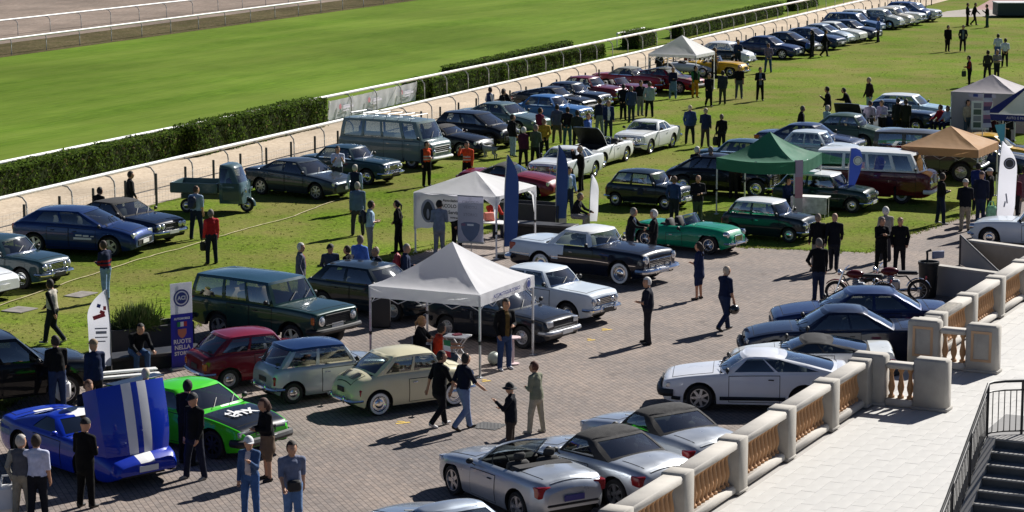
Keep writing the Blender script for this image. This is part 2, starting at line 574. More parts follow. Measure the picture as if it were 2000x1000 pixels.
        v0, v1 = g('vrow', (.09, .88))
        vsr = [0, v0, (v0 + v1) / 2, v1, 1.0]
        bl = g('gbulge', .03)
        def gp(k, v):
            B, T = cols[k]; p = B.lerp(T, v)
            q = bl * 4 * v * (1 - v)
            if k < len(fr) - 1: p = p + Vector((q * .8, 0, q * .3))
            elif k >= nf + 1: p = p + Vector((-q * .8, 0, q * .3))
            else: p = p + Vector((0, q, 0))
            return p
        nc = len(cols)
        V = []; Fc = []; Mi = []
        for sgn in (1, -1):
            for k in range(nc):
                for v in vsr:
                    p = gp(k, v); V.append((p.x, p.y * sgn, p.z))
        nr = len(vsr)
        # column ranges that are glass: (name, k0, k1)
        gl = [('windscreen', 0, 3), ('rear_window', nf + 1, nc - 1)]
        for w in wins: gl.append(('side_window', scol[ss.index(w[0])], scol[ss.index(w[1])]))
        if g('no_rear'): gl = [q for q in gl if q[0] != 'rear_window']
        isg = [any(a <= k < b_ for (_, a, b_) in gl) for k in range(nc - 1)]
        for s in (0, 1):
            o = s * nc * nr
            for k in range(nc - 1):
                for j in range(nr - 1):
                    if isg[k] and 0 < j < 3: continue
                    a, b_, c, d = o + k * nr + j, o + (k + 1) * nr + j, o + (k + 1) * nr + j + 1, o + k * nr + j + 1
                    Fc.append((a, b_, c, d) if s == 0 else (a, d, c, b_))
                    m = 1 if j == 3 else 0
                    if g('chrome_trim') and isg[k] and j == 0: m = 2
                    Mi.append(m)
        # roof
        rc = g('rc', .06) + .012
        nsp = 8
        xs = [cols[k][1].x for k in range(nc)]; cx = (max(xs) + min(xs)) / 2; hx = (max(xs) - min(xs)) / 2
        ymax = max(cols[k][1].y for k in range(nc))
        grid = []
        for k in range(nc):
            rowi = []
            L0 = k * nr + nr - 1; R0 = nc * nr + k * nr + nr - 1
            y1 = V[L0][1]; x1, z1 = V[L0][0], V[L0][2]
            for q in range(nsp + 1):
                f = 1 - 2 * q / nsp
                f = math.sin(f * math.pi / 2)
                if q == 0: rowi.append(L0); continue
                if q == nsp: rowi.append(R0); continue
                y = y1 * f; xi = (x1 - cx) / hx
                zz = zrf + (zrr - zrf) * (.5 - xi / 2) - .02 + (rc + .02) * (1 - abs(y / ymax) ** 2.6) ** .75 * (1 - abs(xi) ** 2.6)
                fl = max(z1, zz)
                rowi.append(len(V)); V.append((x1, y, fl if y1 > .02 else z1))
            grid.append(rowi)
        for k in range(nc - 1):
            for q in range(nsp):
                f = (grid[k][q], grid[k + 1][q], grid[k + 1][q + 1], grid[k][q + 1])
                Fc.append(f); Mi.append(1)
        rt = g('rooftone')
        if rt:
            for i, f in enumerate(Fc):
                if Mi[i] == 1:
                    c = sum((Vector(V[k]) for k in f), Vector()) / len(f)
                    if rt(c): Mi[i] = 3
        me = mesh('roof', V, Fc, [um, rm, CHROME, p2], Mi, smooth=40)
        roof = link('roof', me, root)
        gm = g('glass', GLASS)
        for (nm, a, b_) in gl:
            for s in ((1,) if nm != 'side_window' else (1, -1)):
                Vg = []; Fg = []
                ks = list(range(a, b_ + 1))
                cols_ = [(k, 1) for k in ks] if nm == 'side_window' else ([(k, -1) for k in reversed(ks) if cols[k][0].y > 1e-6] + [(k, 1) for k in ks] if nm == 'windscreen' else [(k, 1) for k in ks] + [(k, -1) for k in reversed(ks) if cols[k][0].y > 1e-6])
                for (k, sg) in cols_:
                    for v in (v0 - .015, (v0 + v1) / 2, v1 + .015):
                        p = gp(k, v)
                        if nm == 'windscreen': p = p + Vector((-.012, 0, -.004))
                        elif nm == 'rear_window': p = p + Vector((.012, 0, -.004))
                        else: p = p + Vector((0, -.012, 0))
                        Vg.append((p.x, p.y * (sg if nm != 'side_window' else s), p.z))
                for i in range(len(cols_) - 1):
                    for j in range(2):
                        q = (i * 3 + j, (i + 1) * 3 + j, (i + 1) * 3 + j + 1, i * 3 + j + 1)
                        Fg.append(q)
                link(nm, mesh(nm, Vg, Fg, [g('rearglass', gm) if nm == 'rear_window' else gm]), root)
        if lod == 0:
            b = MB()
            for s in (.38, -.30):
                k = 0
                B = gp(0, v0); T = gp(0, v1)
                p0 = Vector((X(cab[0]) - cv * s * s + .01, s * yb0 * 1.0, B.z + .01)); p1 = p0 + Vector((-.16 * (xA0 - xA1) / .5 - .01, .30, .19)) * 1.0
                p1 = Vector((p0.x + (xA1 - xA0) * .38 + .02, s * yb0 + .32, p0.z + (T.z - B.z) * .40))
                b.tube([p0, p1], .010, 4)
            b.build('wiper', [BLACK], root)
    else:
        # open car: windscreen frame only
        xA0, xA1 = X(cab[0]), X(cab[1]); cv = g('cv', .16)
        w, zl, zd = sect(cab[0]); yb = decky(cab[0]) * .96; zt = g('wsz', zd + .40)
        Vg = []; Fg = []; fl = [-1, -.66, -.33, 0, .33, .66, 1]
        for f in fl:
            Vg.append((xA0 - cv * f * f, yb * f, deckp(cab[0], f * .95).z)); Vg.append((xA1 - cv * .8 * f * f, yb * .88 * f, zt - .02 * f * f))
        for i in range(len(fl) - 1): Fg.append((2 * i, 2 * i + 2, 2 * i + 3, 2 * i + 1))
        link('windscreen', mesh('windscreen', Vg, Fg, [GLASS]), root)
        b = MB()
        b.tube([Vg[0]] + [Vg[2 * i + 1] for i in range(len(fl))] + [Vg[-2]], .022, 6)
        b.build('windscreen_frame', [g('framemat', CHROME)], root)
        if g('softdown', True):
            t0 = cab[3]
            b = MB(); x0 = X(t0); w, zl, zd = sect(t0)
            b.box((x0 + .10, 0, zd - .02), (.42, decky(t0) * 1.9, .16), 0, bev=.07)
            b.build('folded_hood', [g('hoodmat', FABRICB)], root)
    # ---- seats
    if lod < 2 and g('seats', True):
        sm = g('seatmat', SEATD)
        w, zl, zd = sect((cab[0] + cab[3]) / 2)
        zs = (tubz if tubz is not None else max(.34, zd - .55)) + .0
        tS = g('seat_t', cab[0] + (cab[3] - cab[0]) * (.52 if openc else .40))
        ysz = hw * .40
        hs = min(1, (Hh - .20 - zs) / .95) if not openc else .92
        for s in (1, -1):
            link('seat', seat_mesh(.5 if W > 1.5 else .44, sm, g('headrest', True)), root, (X(tS), s * ysz, zs), scale=(1, 1, hs))
        if g('rear_seat', not openc):
            link('rear_seat', seat_mesh(W * .68, sm, False), root, (X(min(cab[2] + .06, cab[3] - .1, tS + .85 / L)), 0, zs), scale=(1, 1, min(hs, (zd + .12 - zs) / .75)))
        if lod == 0 or openc:
            b = MB(); dx = X(cab[0]) - .32
            b.box((X(cab[0] + .03) - .06, 0, zd - .14), (.24, W * .74, .22), 0, bev=.05)
            b.build('dashboard', [INTER], root)
            b = MB()
            pts = []
            for k in range(17):
                a = 2 * math.pi * k / 16
                pts.append((dx - .10 + .08 * math.sin(a), ysz * g('rhd', 1) + .19 * math.cos(a), zd - .06 + .17 * math.sin(a)))
            b.tube(pts, .015, 5, cap=False); b.tube([(dx - .1, ysz * g('rhd', 1), zd - .06), (dx + .1, ysz * g('rhd', 1), zd - .16)], .02, 5)
            b.build('steering_wheel', [BLACK], root)
    # ---- wheels
    ty, ri = wheel_meshes(r, tw, g('wheel', 'cap'))
    yw = hw * g('track', .985) - tw / 2 - .02
    for xw in (xf, xr):
        for s in (1, -1):
            if lod >= 2 and s == g('hide_side', 0): continue
            wo = link('wheel', ty, root, (xw, s * yw, r), (0, 0, 0 if s > 0 else math.pi))
            link('rim', ri, wo)
    # ---- ends: lamps, bumpers, grille, plates
    def nose(y, z, end):
        """x of the body end surface at height z and side y"""
        for t in (np.linspace(0, .2, 41) if end > 0 else np.linspace(1, .8, 41)):
            w, zl, zd = sect(t)
            if abs(y) <= w * .97 and zl <= z <= zd: return X(t)
        return X(0 if end > 0 else 1)
    for (end, key) in ((1, 'front'), (-1, 'rear')):
        for it in g(key, []):
            k = it[0]
            if k == 'round':       # y, z, radius
                _, y, z, rad = it[:4]; m = it[4] if len(it) > 4 else LAMPW
                for s in (1, -1):
                    x = nose(y, z, end)
                    q = MB(); d = end
                    q.lathe([(rad * 1.16, -.12 * d), (rad * 1.16, .03 * d), (rad * 1.0, .035 * d)], 18, 'X', m=1)
                    q.lathe([(rad * 1.0, .02 * d), (rad * .75, .05 * d), (rad * .4, .065 * d), (.0001, .07 * d)], 18, 'X', m=0)
                    q.build('headlight' if end > 0 else 'tail_light', [m, CHROME], root, loc=(x, s * y, z))
            elif k == 'rect':      # y, z, w, h, mat
                _, y, z, w_, h_ = it[:5]; m = it[5] if len(it) > 5 else LAMPW
                for s in (1, -1):
                    x = nose(y + w_ / 2 * (.8 if end > 0 else .35), z, end)
                    q = MB()
                    x = max(x, X(0) - .07) if end > 0 and m is LAMPO else x
                    q.box((x - end * (.03 if end > 0 else .10), s * y, z), (.11 if end > 0 else .25, w_, h_), 0, bev=.02)
                    q.build({'LAMPW': 'headlight'}.get('', 'headlight' if end > 0 and m is LAMPW else ('indicator' if m is LAMPO else 'tail_light')), [m], root)
            elif k == 'bumper':    # z, height, mat, protrusion
                _, z, h_, m = it[:4]; pr = it[4] if len(it) > 4 else .07
                pts = []
                te = 0 if end > 0 else 1
                yy = hw * plan(te) * 1.02
                x = X(te) + end * pr
                wr_ = .30
                for (fx, fy) in ((-wr_, 1.065), (-wr_ * .55, 1.06), (-.08, 1.03), (-.02, .95), (0, .7), (.015, .35), (.02, 0)):
                    pts.append((x + end * fx, yy * fy, z))
                pts = pts + [(p[0], -p[1], p[2]) for p in reversed(pts[:-1])]
                q = MB(); q.tube(pts, h_ / 2, 8, flat=1.0)
                for i, p in enumerate(q.v): pass
                q.build('bumper', [m], root)
                if len(it) > 5 and it[5]:
                    for s in (1, -1):
                        q = MB(); q.box((x + end * .03, s * hw * .42, z + .03), (.07, .06, h_ + .10), 0, bev=.02)
                        q.build('overrider', [m], root)
            elif k == 'grille':    # z, w, h, slats, framemat
                _, z, w_, h_, ns, fm = it
                x = max(nose(w_ * .4, z, end), nose(0, z, end)) if end > 0 else nose(w_ * .4, z, end)
                gr = MB(); gr.box((x - .02 * end, 0, z), (.07, w_, h_), 0, bev=.02)
                go = gr.build('grille', [BLACK], root)
                if fm:
                    q = MB()
                    hx = x + end * .02
                    for (y0, z0, y1, z1) in ((-w_ / 2, h_ / 2, w_ / 2, h_ / 2), (-w_ / 2, -h_ / 2, w_ / 2, -h_ / 2), (-w_ / 2, -h_ / 2, -w_ / 2, h_ / 2), (w_ / 2, -h_ / 2, w_ / 2, h_ / 2)):
                        q.tube([(hx, y0, z + z0), (hx, y1, z + z1)], .014, 6)
                    q.build('grille_frame', [fm], go)
                    if lod == 0:
                        for i in range(ns):
                            q = MB(); zz = z - h_ / 2 + h_ * (i + 1) / (ns + 1)
                            q.box((x + end * .018, 0, zz), (.02, w_ * .98, .013), 0)
                            q.build('slat', [fm], go, smooth=0)
            elif k == 'plate':
                _, z, m = it[:3]; pr = it[3] if len(it) > 3 else .03
                q = MB(); x = X(0 if end > 0 else 1) + end * pr
                q.box((x, 0, z), (.015, it[4] if len(it) > 4 else .46, .12), 0, bev=.005)
                q.build('number_plate', [m], root)
            elif k == 'band':      # dark plastic band z h
                _, z, w_, h_, m = it
                x = nose(w_ * .45, z, end)
                q = MB(); q.box((x - end * .03, 0, z), (.10, w_, h_), 0, bev=.025); q.build('trim_band', [m], root)
    if lod < 2 and g('mirror', True):
        tm = cab[0] + .05
        p = side(min(tm, .6), 1.0)
        for s in (1, -1):
            if g('mirror') == 'one' and s < 0: continue
            q = MB()
            q.sphere((p.x, s * (p.y + .10), p.z + .16), (.05, .085, .06), 10, 6)
            q.tube([(p.x, s * (p.y - .03), p.z + .05), (p.x, s * (p.y + .08), p.z + .14)], .014, 5)
            q.build('mirror', [g('mirrormat', BLACK)], root)
    if g('stripe'):            # chrome or coloured side moulding: (zn, t0, t1, mat, size)
        for (zn, t0, t1, m, sz) in g('stripe'):
            for s in (1, -1):
                runs = [[]]
                for t in np.linspace(t0, t1, 40):
                    p = side(t, zn(t) if callable(zn) else zn)
                    if p.z - sz < arch(p.x) + .01:
                        if runs[-1]: runs.append([])
                    else: runs[-1].append((p.x, s * (p.y + .006), p.z))
                for pts in runs:
                    if len(pts) < 2: continue
                    q = MB(); q.tube(pts, sz, 5, flat=1.0)
                    q.build('side_trim', [m], root)
    root['_side'] = 0
    del root['_side']
    return root, dict(side=side, deckp=deckp, sect=sect, X=X, nose=nose, root=root, P=P)

def place(px, py, yaw, side, W, foff=0.0):
    """centre of a car whose visible flank (side 'R' or 'L') meets the ground midway between its wheels at a pixel"""
    p = at(px, py)
    a = R(yaw)
    left = Vector((-math.sin(a), math.cos(a), 0))
    return p + left * ((W / 2 - .05) if side == 'R' else -(W / 2 - .05)) + Vector((math.cos(a), math.sin(a), 0)) * foff

# ------------------------------------------------------------------ shapes of cars (t = 0 nose .. 1 tail)
CH = CHROME
K = {}
K['sedan60'] = dict(L=4.14, W=1.56, H=1.43, wb=2.51, fo=.74, r=.31, tw=.16, gc=.21, wheel='cap', sr=.07, crown=.03,
    deck=[(0, .83), (.04, .88), (.27, .95), (.33, .97), (.78, .97), (.96, .92), (1, .88)], cab=(.30, .385, .70, .80), wr=.76, wins=[(.05, .47), (.51, .90)], rc=.05,
    doors=[(.32, .505), (.515, .68)], chrome_trim=True,
    front=[('grille', .66, 1.0, .22, 4, CH), ('round', .52, .68, .085), ('round', .33, .67, .065), ('bumper', .46, .11, CH, .07, True), ('plate', .44, PLATEB, .15)],
    rear=[('rect', .58, .66, .22, .14, LAMPR), ('bumper', .48, .11, CH, .07, True), ('plate', .62, PLATEB, .02)])
K['sedan80'] = dict(L=4.5, W=1.74, H=1.39, wb=2.66, fo=.90, r=.31, tw=.19, gc=.20, wheel='alloy', sr=.07, crown=.025, chrome_trim=False,
    deck=[(0, .64), (.03, .70), (.25, .88), (.30, .90), (.80, .98), (.97, .95), (1, .88)], cab=(.265, .42, .68, .835), wr=.74, wins=[(.06, .48), (.52, .88)], rc=.045,
    doors=[(.33, .52), (.53, .70)], handlemat=BLACK,
    front=[('rect', .56, .62, .44, .13), ('band', .46, 1.5, .16, BLACK), ('plate', .46, PLATE, .05)],
    rear=[('rect', .5, .78, .62, .16, LAMPR), ('band', .5, 1.5, .18, BLACK), ('plate', .62, PLATE, .02)])
K['sedanbig'] = dict(K['sedan80'], L=4.7, W=1.8, H=1.42, deck=[(0, .70), (.03, .76), (.27, .92), (.80, .98), (.97, .95), (1, .88)])
K['sedan2000'] = dict(K['sedan80'], L=4.45, W=1.74, H=1.43, r=.32, deck=[(0, .58), (.03, .68), (.24, .93), (.80, 1.02), (.97, 1.0), (1, .92)], cab=(.235, .42, .66, .86), sr=.11, crown=.05,
    front=[('rect', .54, .64, .36, .16), ('plate', .45, PLATE, .03), ('band', .38, .9, .12, BLACK)])
K['wagon'] = dict(K['sedan80'], L=4.5, H=1.45, cab=(.27, .40, .90, .985), wins=[(.05, .34), (.37, .63), (.66, .92)], boot=False)
K['hatch'] = dict(L=3.9, W=1.66, H=1.41, wb=2.45, fo=.78, r=.30, tw=.17, gc=.20, wheel='steel', sr=.07, crown=.03,
    deck=[(0, .70), (.03, .76), (.28, .90), (.33, .92), (.95, .94), (1, .90)], cab=(.29, .42, .84, .97), wr=.76, wins=[(.06, .47), (.51, .86)], rc=.045, boot=False, handlemat=BLACK,
    doors=[(.34, .57), (.58, .74)],
    front=[('rect', .54, .66, .30, .15), ('grille', .66, .7, .14, 3, BLACK), ('bumper', .46, .14, BLACK, .05), ('plate', .46, PLATE, .14)],
    rear=[('rect', .62, .72, .2, .24, LAMPR), ('bumper', .48, .14, BLACK, .05), ('plate', .62, PLATE, .02)])
K['hatch2010'] = dict(K['hatch'], L=4.3, W=1.78, H=1.46, wb=2.62, fo=.86, r=.33, tw=.21, wheel='five', sr=.13, crown=.06,
    deck=[(0, .62), (.03, .74), (.24, .95), (.32, .99), (.90, 1.06), (1, .98)], cab=(.22, .44, .82, .975), wins=[(.10, .46), (.50, .80)], doors=[(.31, .52), (.53, .70)],
    front=[('rect', .58, .68, .34, .16), ('band', .45, 1.1, .2, BLACK), ('plate', .45, PLATE, .04)], rear=[('rect', .58, .85, .3, .2, LAMPR)])
K['mini'] = dict(L=3.05, W=1.41, H=1.35, wb=2.04, fo=.54, r=.25, tw=.15, gc=.17, wheel='steelcap', sr=.10, crown=.045, rl=.16, rz=.16, chrome_trim=True,
    deck=[(0, .70), (.05, .79), (.20, .85), (.28, .875), (.9, .87), (.97, .83), (1, .76)], plan=[(0, .86), (.05, .93), (.2, .985), (.5, 1), (.85, .98), (1, .84)],
    cab=(.265, .365, .85, .965), wr=.82, wins=[(.05, .50), (.55, .93)], rc=.06, doors=[(.30, .60)], boot=False, headrest=False,
    front=[('round', .49, .60, .095), ('grille', .56, .62, .17, 5, CH), ('bumper', .36, .08, CH, .05, True), ('plate', .37, PLATE, .1, .4)],
    rear=[('rect', .54, .56, .10, .22, LAMPR), ('bumper', .36, .08, CH, .05, True), ('plate', .55, PLATEB, .015, .36)])
K['f126'] = dict(L=3.06, W=1.38, H=1.33, wb=1.84, fo=.60, r=.255, tw=.14, gc=.20, wheel='steelcap', sr=.07, crown=.04, rl=.12,
    deck=[(0, .76), (.05, .82), (.25, .88), (.80, .90), (.93, .86), (1, .80)], cab=(.255, .36, .79, .95), wr=.80, wins=[(.05, .52), (.56, .92)], rc=.06, doors=[(.29, .58)], headrest=False, boot=True,
    front=[('round', .46, .66, .08), ('bumper', .40, .09, BLACK, .04), ('plate', .4, PLATEB, .1, .4)],
    rear=[('rect', .54, .60, .14, .18, LAMPO), ('bumper', .42, .09, CH, .04), ('plate', .56, PLATEB, .015, .36)])
K['f600'] = dict(rear_seat=False, L=3.22, W=1.38, H=1.40, wb=2.0, fo=.58, r=.28, tw=.14, gc=.20, wheel='whitewall', sr=.17, crown=.07, rl=.26, rz=.22, rw=.16, chrome_trim=False,
    deck=[(0, .66), (.05, .80), (.16, .90), (.26, .93), (.74, .95), (.86, .90), (.95, .80), (1, .66)], plan=[(0, .80), (.08, .93), (.3, 1), (.75, 1), (.92, .93), (1, .80)],
    cab=(.215, .315, .685, .85), wr=.79, wins=[(.05, .46), (.51, .88)], rc=.085, doors=[(.27, .56)], headrest=False, seatmat=SEATT,
    front=[('round', .48, .66, .09), ('bumper', .38, .08, CH, .05, True), ('plate', .4, PLATEB, .1, .36)],
    rear=[('rect', .58, .56, .07, .17, LAMPR), ('bumper', .38, .08, CH, .06, True), ('plate', .60, PLATEB, .02, .30)])
K['rover'] = dict(L=4.45, W=1.80, H=1.79, wb=2.54, fo=.82, r=.37, tw=.21, gc=.40, Ra=.47, wheel='five', sr=.06, crown=.02, rl=.10, rz=.05, low=.96, lift_f=.10,
    deck=[(0, 1.07), (.03, 1.10), (.30, 1.15), (.96, 1.15), (1, 1.12)], plan=[(0, .95), (.04, .98), (.2, 1), (.8, 1), (1, .95)], cab=(.305, .375, .955, .995), wr=.82, wins=[(.04, .29), (.32, .57), (.61, .95)], rc=.05,
    cv=.05, cvt=.05, rv=.04, rvt=.03, doors=[(.33, .50), (.51, .68)], boot=False, upper=None, handlemat=BLACK, seatmat=SEATT, tubz=.62,
    front=[('grille', .88, .95, .26, 5, BLACK), ('round', .62, .88, .11), ('rect', .80, .90, .16, .20, LAMPO), ('bumper', .62, .13, BLACK, .08), ('plate', .72, PLATE, .02)],
    rear=[('rect', .76, .95, .16, .36, LAMPR), ('bumper', .60, .14, STEEL, .06)])
K['suv'] = dict(K['rover'], L=4.6, W=1.85, H=1.75, wheel='alloy', sr=.12, gc=.34, r=.37, deck=[(0, .95), (.03, 1.02), (.28, 1.12), (.94, 1.16), (1, 1.1)], cab=(.27, .40, .92, .99), wr=.78,
    front=[('rect', .62, .86, .34, .2), ('grille', .84, .7, .2, 3, CH), ('band', .58, 1.5, .24, BLACK), ('plate', .58, PLATE, .04)], rear=[('rect', .76, .95, .16, .36, LAMPR)], seatmat=SEATD)
K['landie'] = dict(L=4.3, W=1.66, H=1.92, wb=2.6, fo=.70, r=.38, tw=.19, gc=.45, Ra=.48, wheel='steel', sr=.05, crown=.03, rl=.08, rz=.04, low=.98,
    deck=[(0, 1.10), (.04, 1.13), (.33, 1.18), (.97, 1.18), (1, 1.17)], plan=[(0, .96), (.05, .99), (.2, 1), (1, .98)], cab=(.335, .36, .98, .996), wr=.86, wins=[(.04, .24), (.28, .52), (.58, .93)], cv=.02, cvt=.02, rv=.02, rvt=.02, rc=.06,
    doors=[(.36, .52), (.53, .66)], boot=False, tubz=.65, front=[('round', .46, .88, .10), ('grille', .88, .7, .4, 4, STEEL), ('bumper', .62, .13, STEEL, .10)], rear=[('round', .7, .8, .05, LAMPR)])
K['belair'] = dict(L=5.02, W=1.88, H=1.53, wb=2.92, fo=.84, r=.345, tw=.18, gc=.21, wheel='whitewall', sr=.10, crown=.05, rl=.14, chrome_trim=True,
    deck=[(0, .90), (.03, .97), (.25, 1.02), (.34, 1.04), (.62, 1.02), (.72, 1.0), (.92, 1.01), (.98, .98), (1, .92)], plan=[(0, .93), (.05, .97), (.3, 1), (.8, 1), (1, .93)],
    cab=(.345, .40, .625, .745), wr=.78, wins=[(.06, .84)], rc=.07, cv=.22, cvt=.12, rv=.22, rvt=.15, doors=[(.36, .60)], seatmat=SEATR, vrow=(.06, .86),
    front=[('grille', .66, 1.15, .24, 4, CH), ('round', .72, .80, .10), ('bumper', .47, .17, CH, .10, True), ('plate', .45, PLATE, .19)],
    rear=[('rect', .82, .80, .12, .24, LAMPR), ('bumper', .48, .17, CH, .10, True), ('plate', .62, PLATE, .02)])
K['giulietta'] = dict(K['sedan60'], H=1.42, L=4.15)
K['coupe60'] = dict(K['sedan60'], L=4.3, W=1.62, H=1.32, deck=[(0, .78), (.03, .84), (.30, .91), (.78, .92), (.97, .88), (1, .82)], cab=(.33, .43, .64, .77), wins=[(.06, .55), (.59, .88)], doors=[(.36, .62)], wr=.74)
K['gtv'] = dict(L=4.26, W=1.66, H=1.32, wb=2.40, fo=.86, r=.31, tw=.19, gc=.18, wheel='alloy', sr=.06, crown=.03, chrome_trim=False,
    deck=[(0, .66), (.03, .72), (.26, .87), (.33, .90), (.84, .96), (.98, .98), (1, .92)], cab=(.30, .43, .63, .95), wr=.75, wins=[(.08, .47), (.50, .90)], rc=.045, doors=[(.36, .63)], handlemat=BLACK, boot=False,
    front=[('rect', .58, .60, .36, .12), ('grille', .60, .6, .12, 2, BLACK), ('bumper', .42, .18, BLACK, .05), ('plate', .43, PLATE, .12)],
    rear=[('rect', .5, .72, .6, .16, LAMPR), ('bumper', .46, .2, BLACK, .05)])
K['coupe90'] = dict(K['gtv'], L=4.4, W=1.74, H=1.36, wb=2.6, fo=.8, deck=[(0, .62), (.03, .70), (.26, .88), (.80, .95), (.97, .95), (1, .88)], cab=(.29, .44, .66, .83), wins=[(.08, .52), (.55, .90)], boot=True)
K['roadster'] = dict(L=4.0, W=1.72, H=1.28, wb=2.42, fo=.82, r=.31, tw=.21, gc=.17, wheel='five', sr=.14, crown=.06, rl=.30, rz=.20, rw=.16, low=.92,
    deck=[(0, .56), (.05, .70), (.22, .84), (.36, .90), (.80, .93), (.95, .88), (1, .78)], plan=[(0, .78), (.05, .88), (.18, .98), (.4, .985), (.7, 1), (.92, .95), (1, .82)],
    cab=(.36, .48, .62, .76), wr=.72, wins=[(.08, .74)], rc=.07, doors=[(.39, .62)], handlemat=BLACK, seatmat=SEATD, rear_seat=False, boot=True,
    front=[('rect', .58, .62, .30, .14), ('band', .42, .8, .14, BLACK), ('plate', .42, PLATE, .03)], rear=[('rect', .62, .68, .36, .20, LAMPR), ('plate', .50, PLATE, .03)])
K['mga'] = dict(L=3.96, W=1.47, H=1.20, wb=2.39, fo=.70, r=.31, tw=.15, gc=.17, wheel='wire', sr=.20, crown=.02, rl=.30, rz=.20, rw=.16, low=.90, open=True,
    deck=[(0, .62), (.05, .76), (.15, .84), (.36, .87), (.50, .80), (.68, .79), (.80, .84), (.93, .74), (1, .58)], plan=[(0, .74), (.06, .90), (.2, 1), (.5, .95), (.78, 1), (.93, .92), (1, .74)],
    cab=(.40, .44, .60, .66), wsz=1.16, cv=.12, wins=[(.1, .9)], doors=[(.43, .58)], seatmat=SEATD, headrest=False, softdown=True, rear_seat=False,
    front=[('round', .50, .66, .085), ('grille', .52, .44, .20, 4, CH), ('bumper', .38, .08, CH, .07, True)], rear=[('round', .52, .6, .04, LAMPR), ('bumper', .38, .08, CH, .07, True)])
K['spider'] = dict(K['mga'], L=4.1, W=1.6, r=.30, wheel='cap', sr=.10, deck=[(0, .66), (.04, .74), (.2, .84), (.36, .86), (.5, .85), (.75, .85), (.95, .78), (1, .68)], cab=(.37, .43, .66, .74), rear=[('rect', .58, .62, .2, .12, LAMPR), ('bumper', .4, .09, CH, .05)],
    front=[('round', .56, .62, .085), ('grille', .50, .6, .12, 2, CH), ('bumper', .38, .09, CH, .05)])
K['vette'] = dict(rear_seat=False, L=4.48, W=1.80, H=1.19, wb=2.44, fo=1.02, r=.33, tw=.25, gc=.16, wheel='dark', sr=.10, crown=.05, rl=.30, rz=.20, rw=.12,
    deck=[(0, .52), (.05, .62), (.20, .76), (.38, .85), (.78, .88), (.95, .90), (1, .80)], plan=[(0, .84), (.05, .92), (.2, 1), (.8, 1), (1, .88)], cab=(.385, .53, .66, .86), wr=.66, wins=[(.10, .62)], rc=.06, doors=[(.42, .65)], handlemat=BLACK,
    front=[('plate', .40, PLATE, .03)], rear=[('round', .6, .66, .08, LAMPR), ('round', .38, .66, .08, LAMPR)])
K['beetle'] = dict(K['f600'], L=4.05, W=1.54, H=1.5, wb=2.4, fo=.78, r=.32, wheel='cap', deck=[(0, .66), (.05, .82), (.18, .94), (.3, 1.0), (.72, 1.0), (.86, .92), (.95, .78), (1, .62)])
K['van'] = dict(L=4.55, W=1.76, H=2.02, wb=2.4, fo=.95, r=.31, tw=.17, gc=.24, wheel='steelcap', sr=.05, crown=.02, rl=.14, rz=.06, low=.95,
    deck=[(0, 1.02), (.03, 1.10), (.09, 1.17), (.97, 1.17), (1, 1.15)], plan=[(0, .90), (.03, .95), (.12, 1), (.9, 1), (1, .96)], cab=(.07, .15, .965, .995), wr=.84, wins=[(.05, .20), (.235, .46), (.49, .70), (.73, .95)], rc=.08, cv=.12, cvt=.10, rv=.05, rvt=.05,
    doors=[(.12, .28), (.30, .50)], boot=False, bonnet=False, tubz=.75, seat_t=.26, front=[('round', .60, .72, .09), ('bumper', .45, .12, WHITEP, .05), ('grille', .80, .7, .12, 2, CH)], rear=[('rect', .78, .7, .12, .3, LAMPR), ('bumper', .45, .12, WHITEP, .05)])
K['bus'] = dict(K['van'], L=4.45, H=1.95, W=1.72, wb=2.4, fo=1.05, r=.33, sr=.04, rl=.26, rz=.08, rw=.10, deck=[(0, 1.05), (.03, 1.12), (.10, 1.18), (.97, 1.18), (1, 1.14)], wins=[(.05, .21), (.245, .46), (.49, .70), (.73, .95)],
    front=[('round', .62, .80, .10), ('bumper', .48, .16, WHITEP, .06)], chrome_trim=False)
K['traction'] = dict(L=4.45, W=1.65, H=1.53, wb=2.91, fo=.50, r=.36, tw=.15, gc=.22, wheel='cap', sr=.14, crown=.08, rl=.16, Ra=.44, low=.96,
    deck=[(0, .86), (.04, .94), (.30, 1.02), (.36, 1.04), (.80, 1.02), (.92, .86), (1, .58)], plan=[(0, .80), (.05, .90), (.15, .98), (.5, 1), (.85, .97), (1, .72)], cab=(.355, .40, .70, .88), wr=.72, wins=[(.05, .34), (.38, .64), (.68, .88)], rc=.08,
    doors=[(.37, .53), (.54, .70)], front=[('round', .46, .90, .11), ('grille', .68, .5, .44, 4, CH), ('bumper', .40, .09, CH, .14, True)], rear=[('round', .6, .6, .05, LAMPR), ('bumper', .42, .09, CH, .08)])
K['mpv'] = dict(K['hatch2010'], L=3.75, W=1.70, H=1.53, wb=2.45, fo=.68, wheel='alloy', deck=[(0, .68), (.03, .80), (.20, .98), (.3, 1.02), (.92, 1.06), (1, 1.0)], cab=(.16, .40, .86, .98))
for k in K.values():
    if k.get('upper', 0) is None: k.pop('upper')
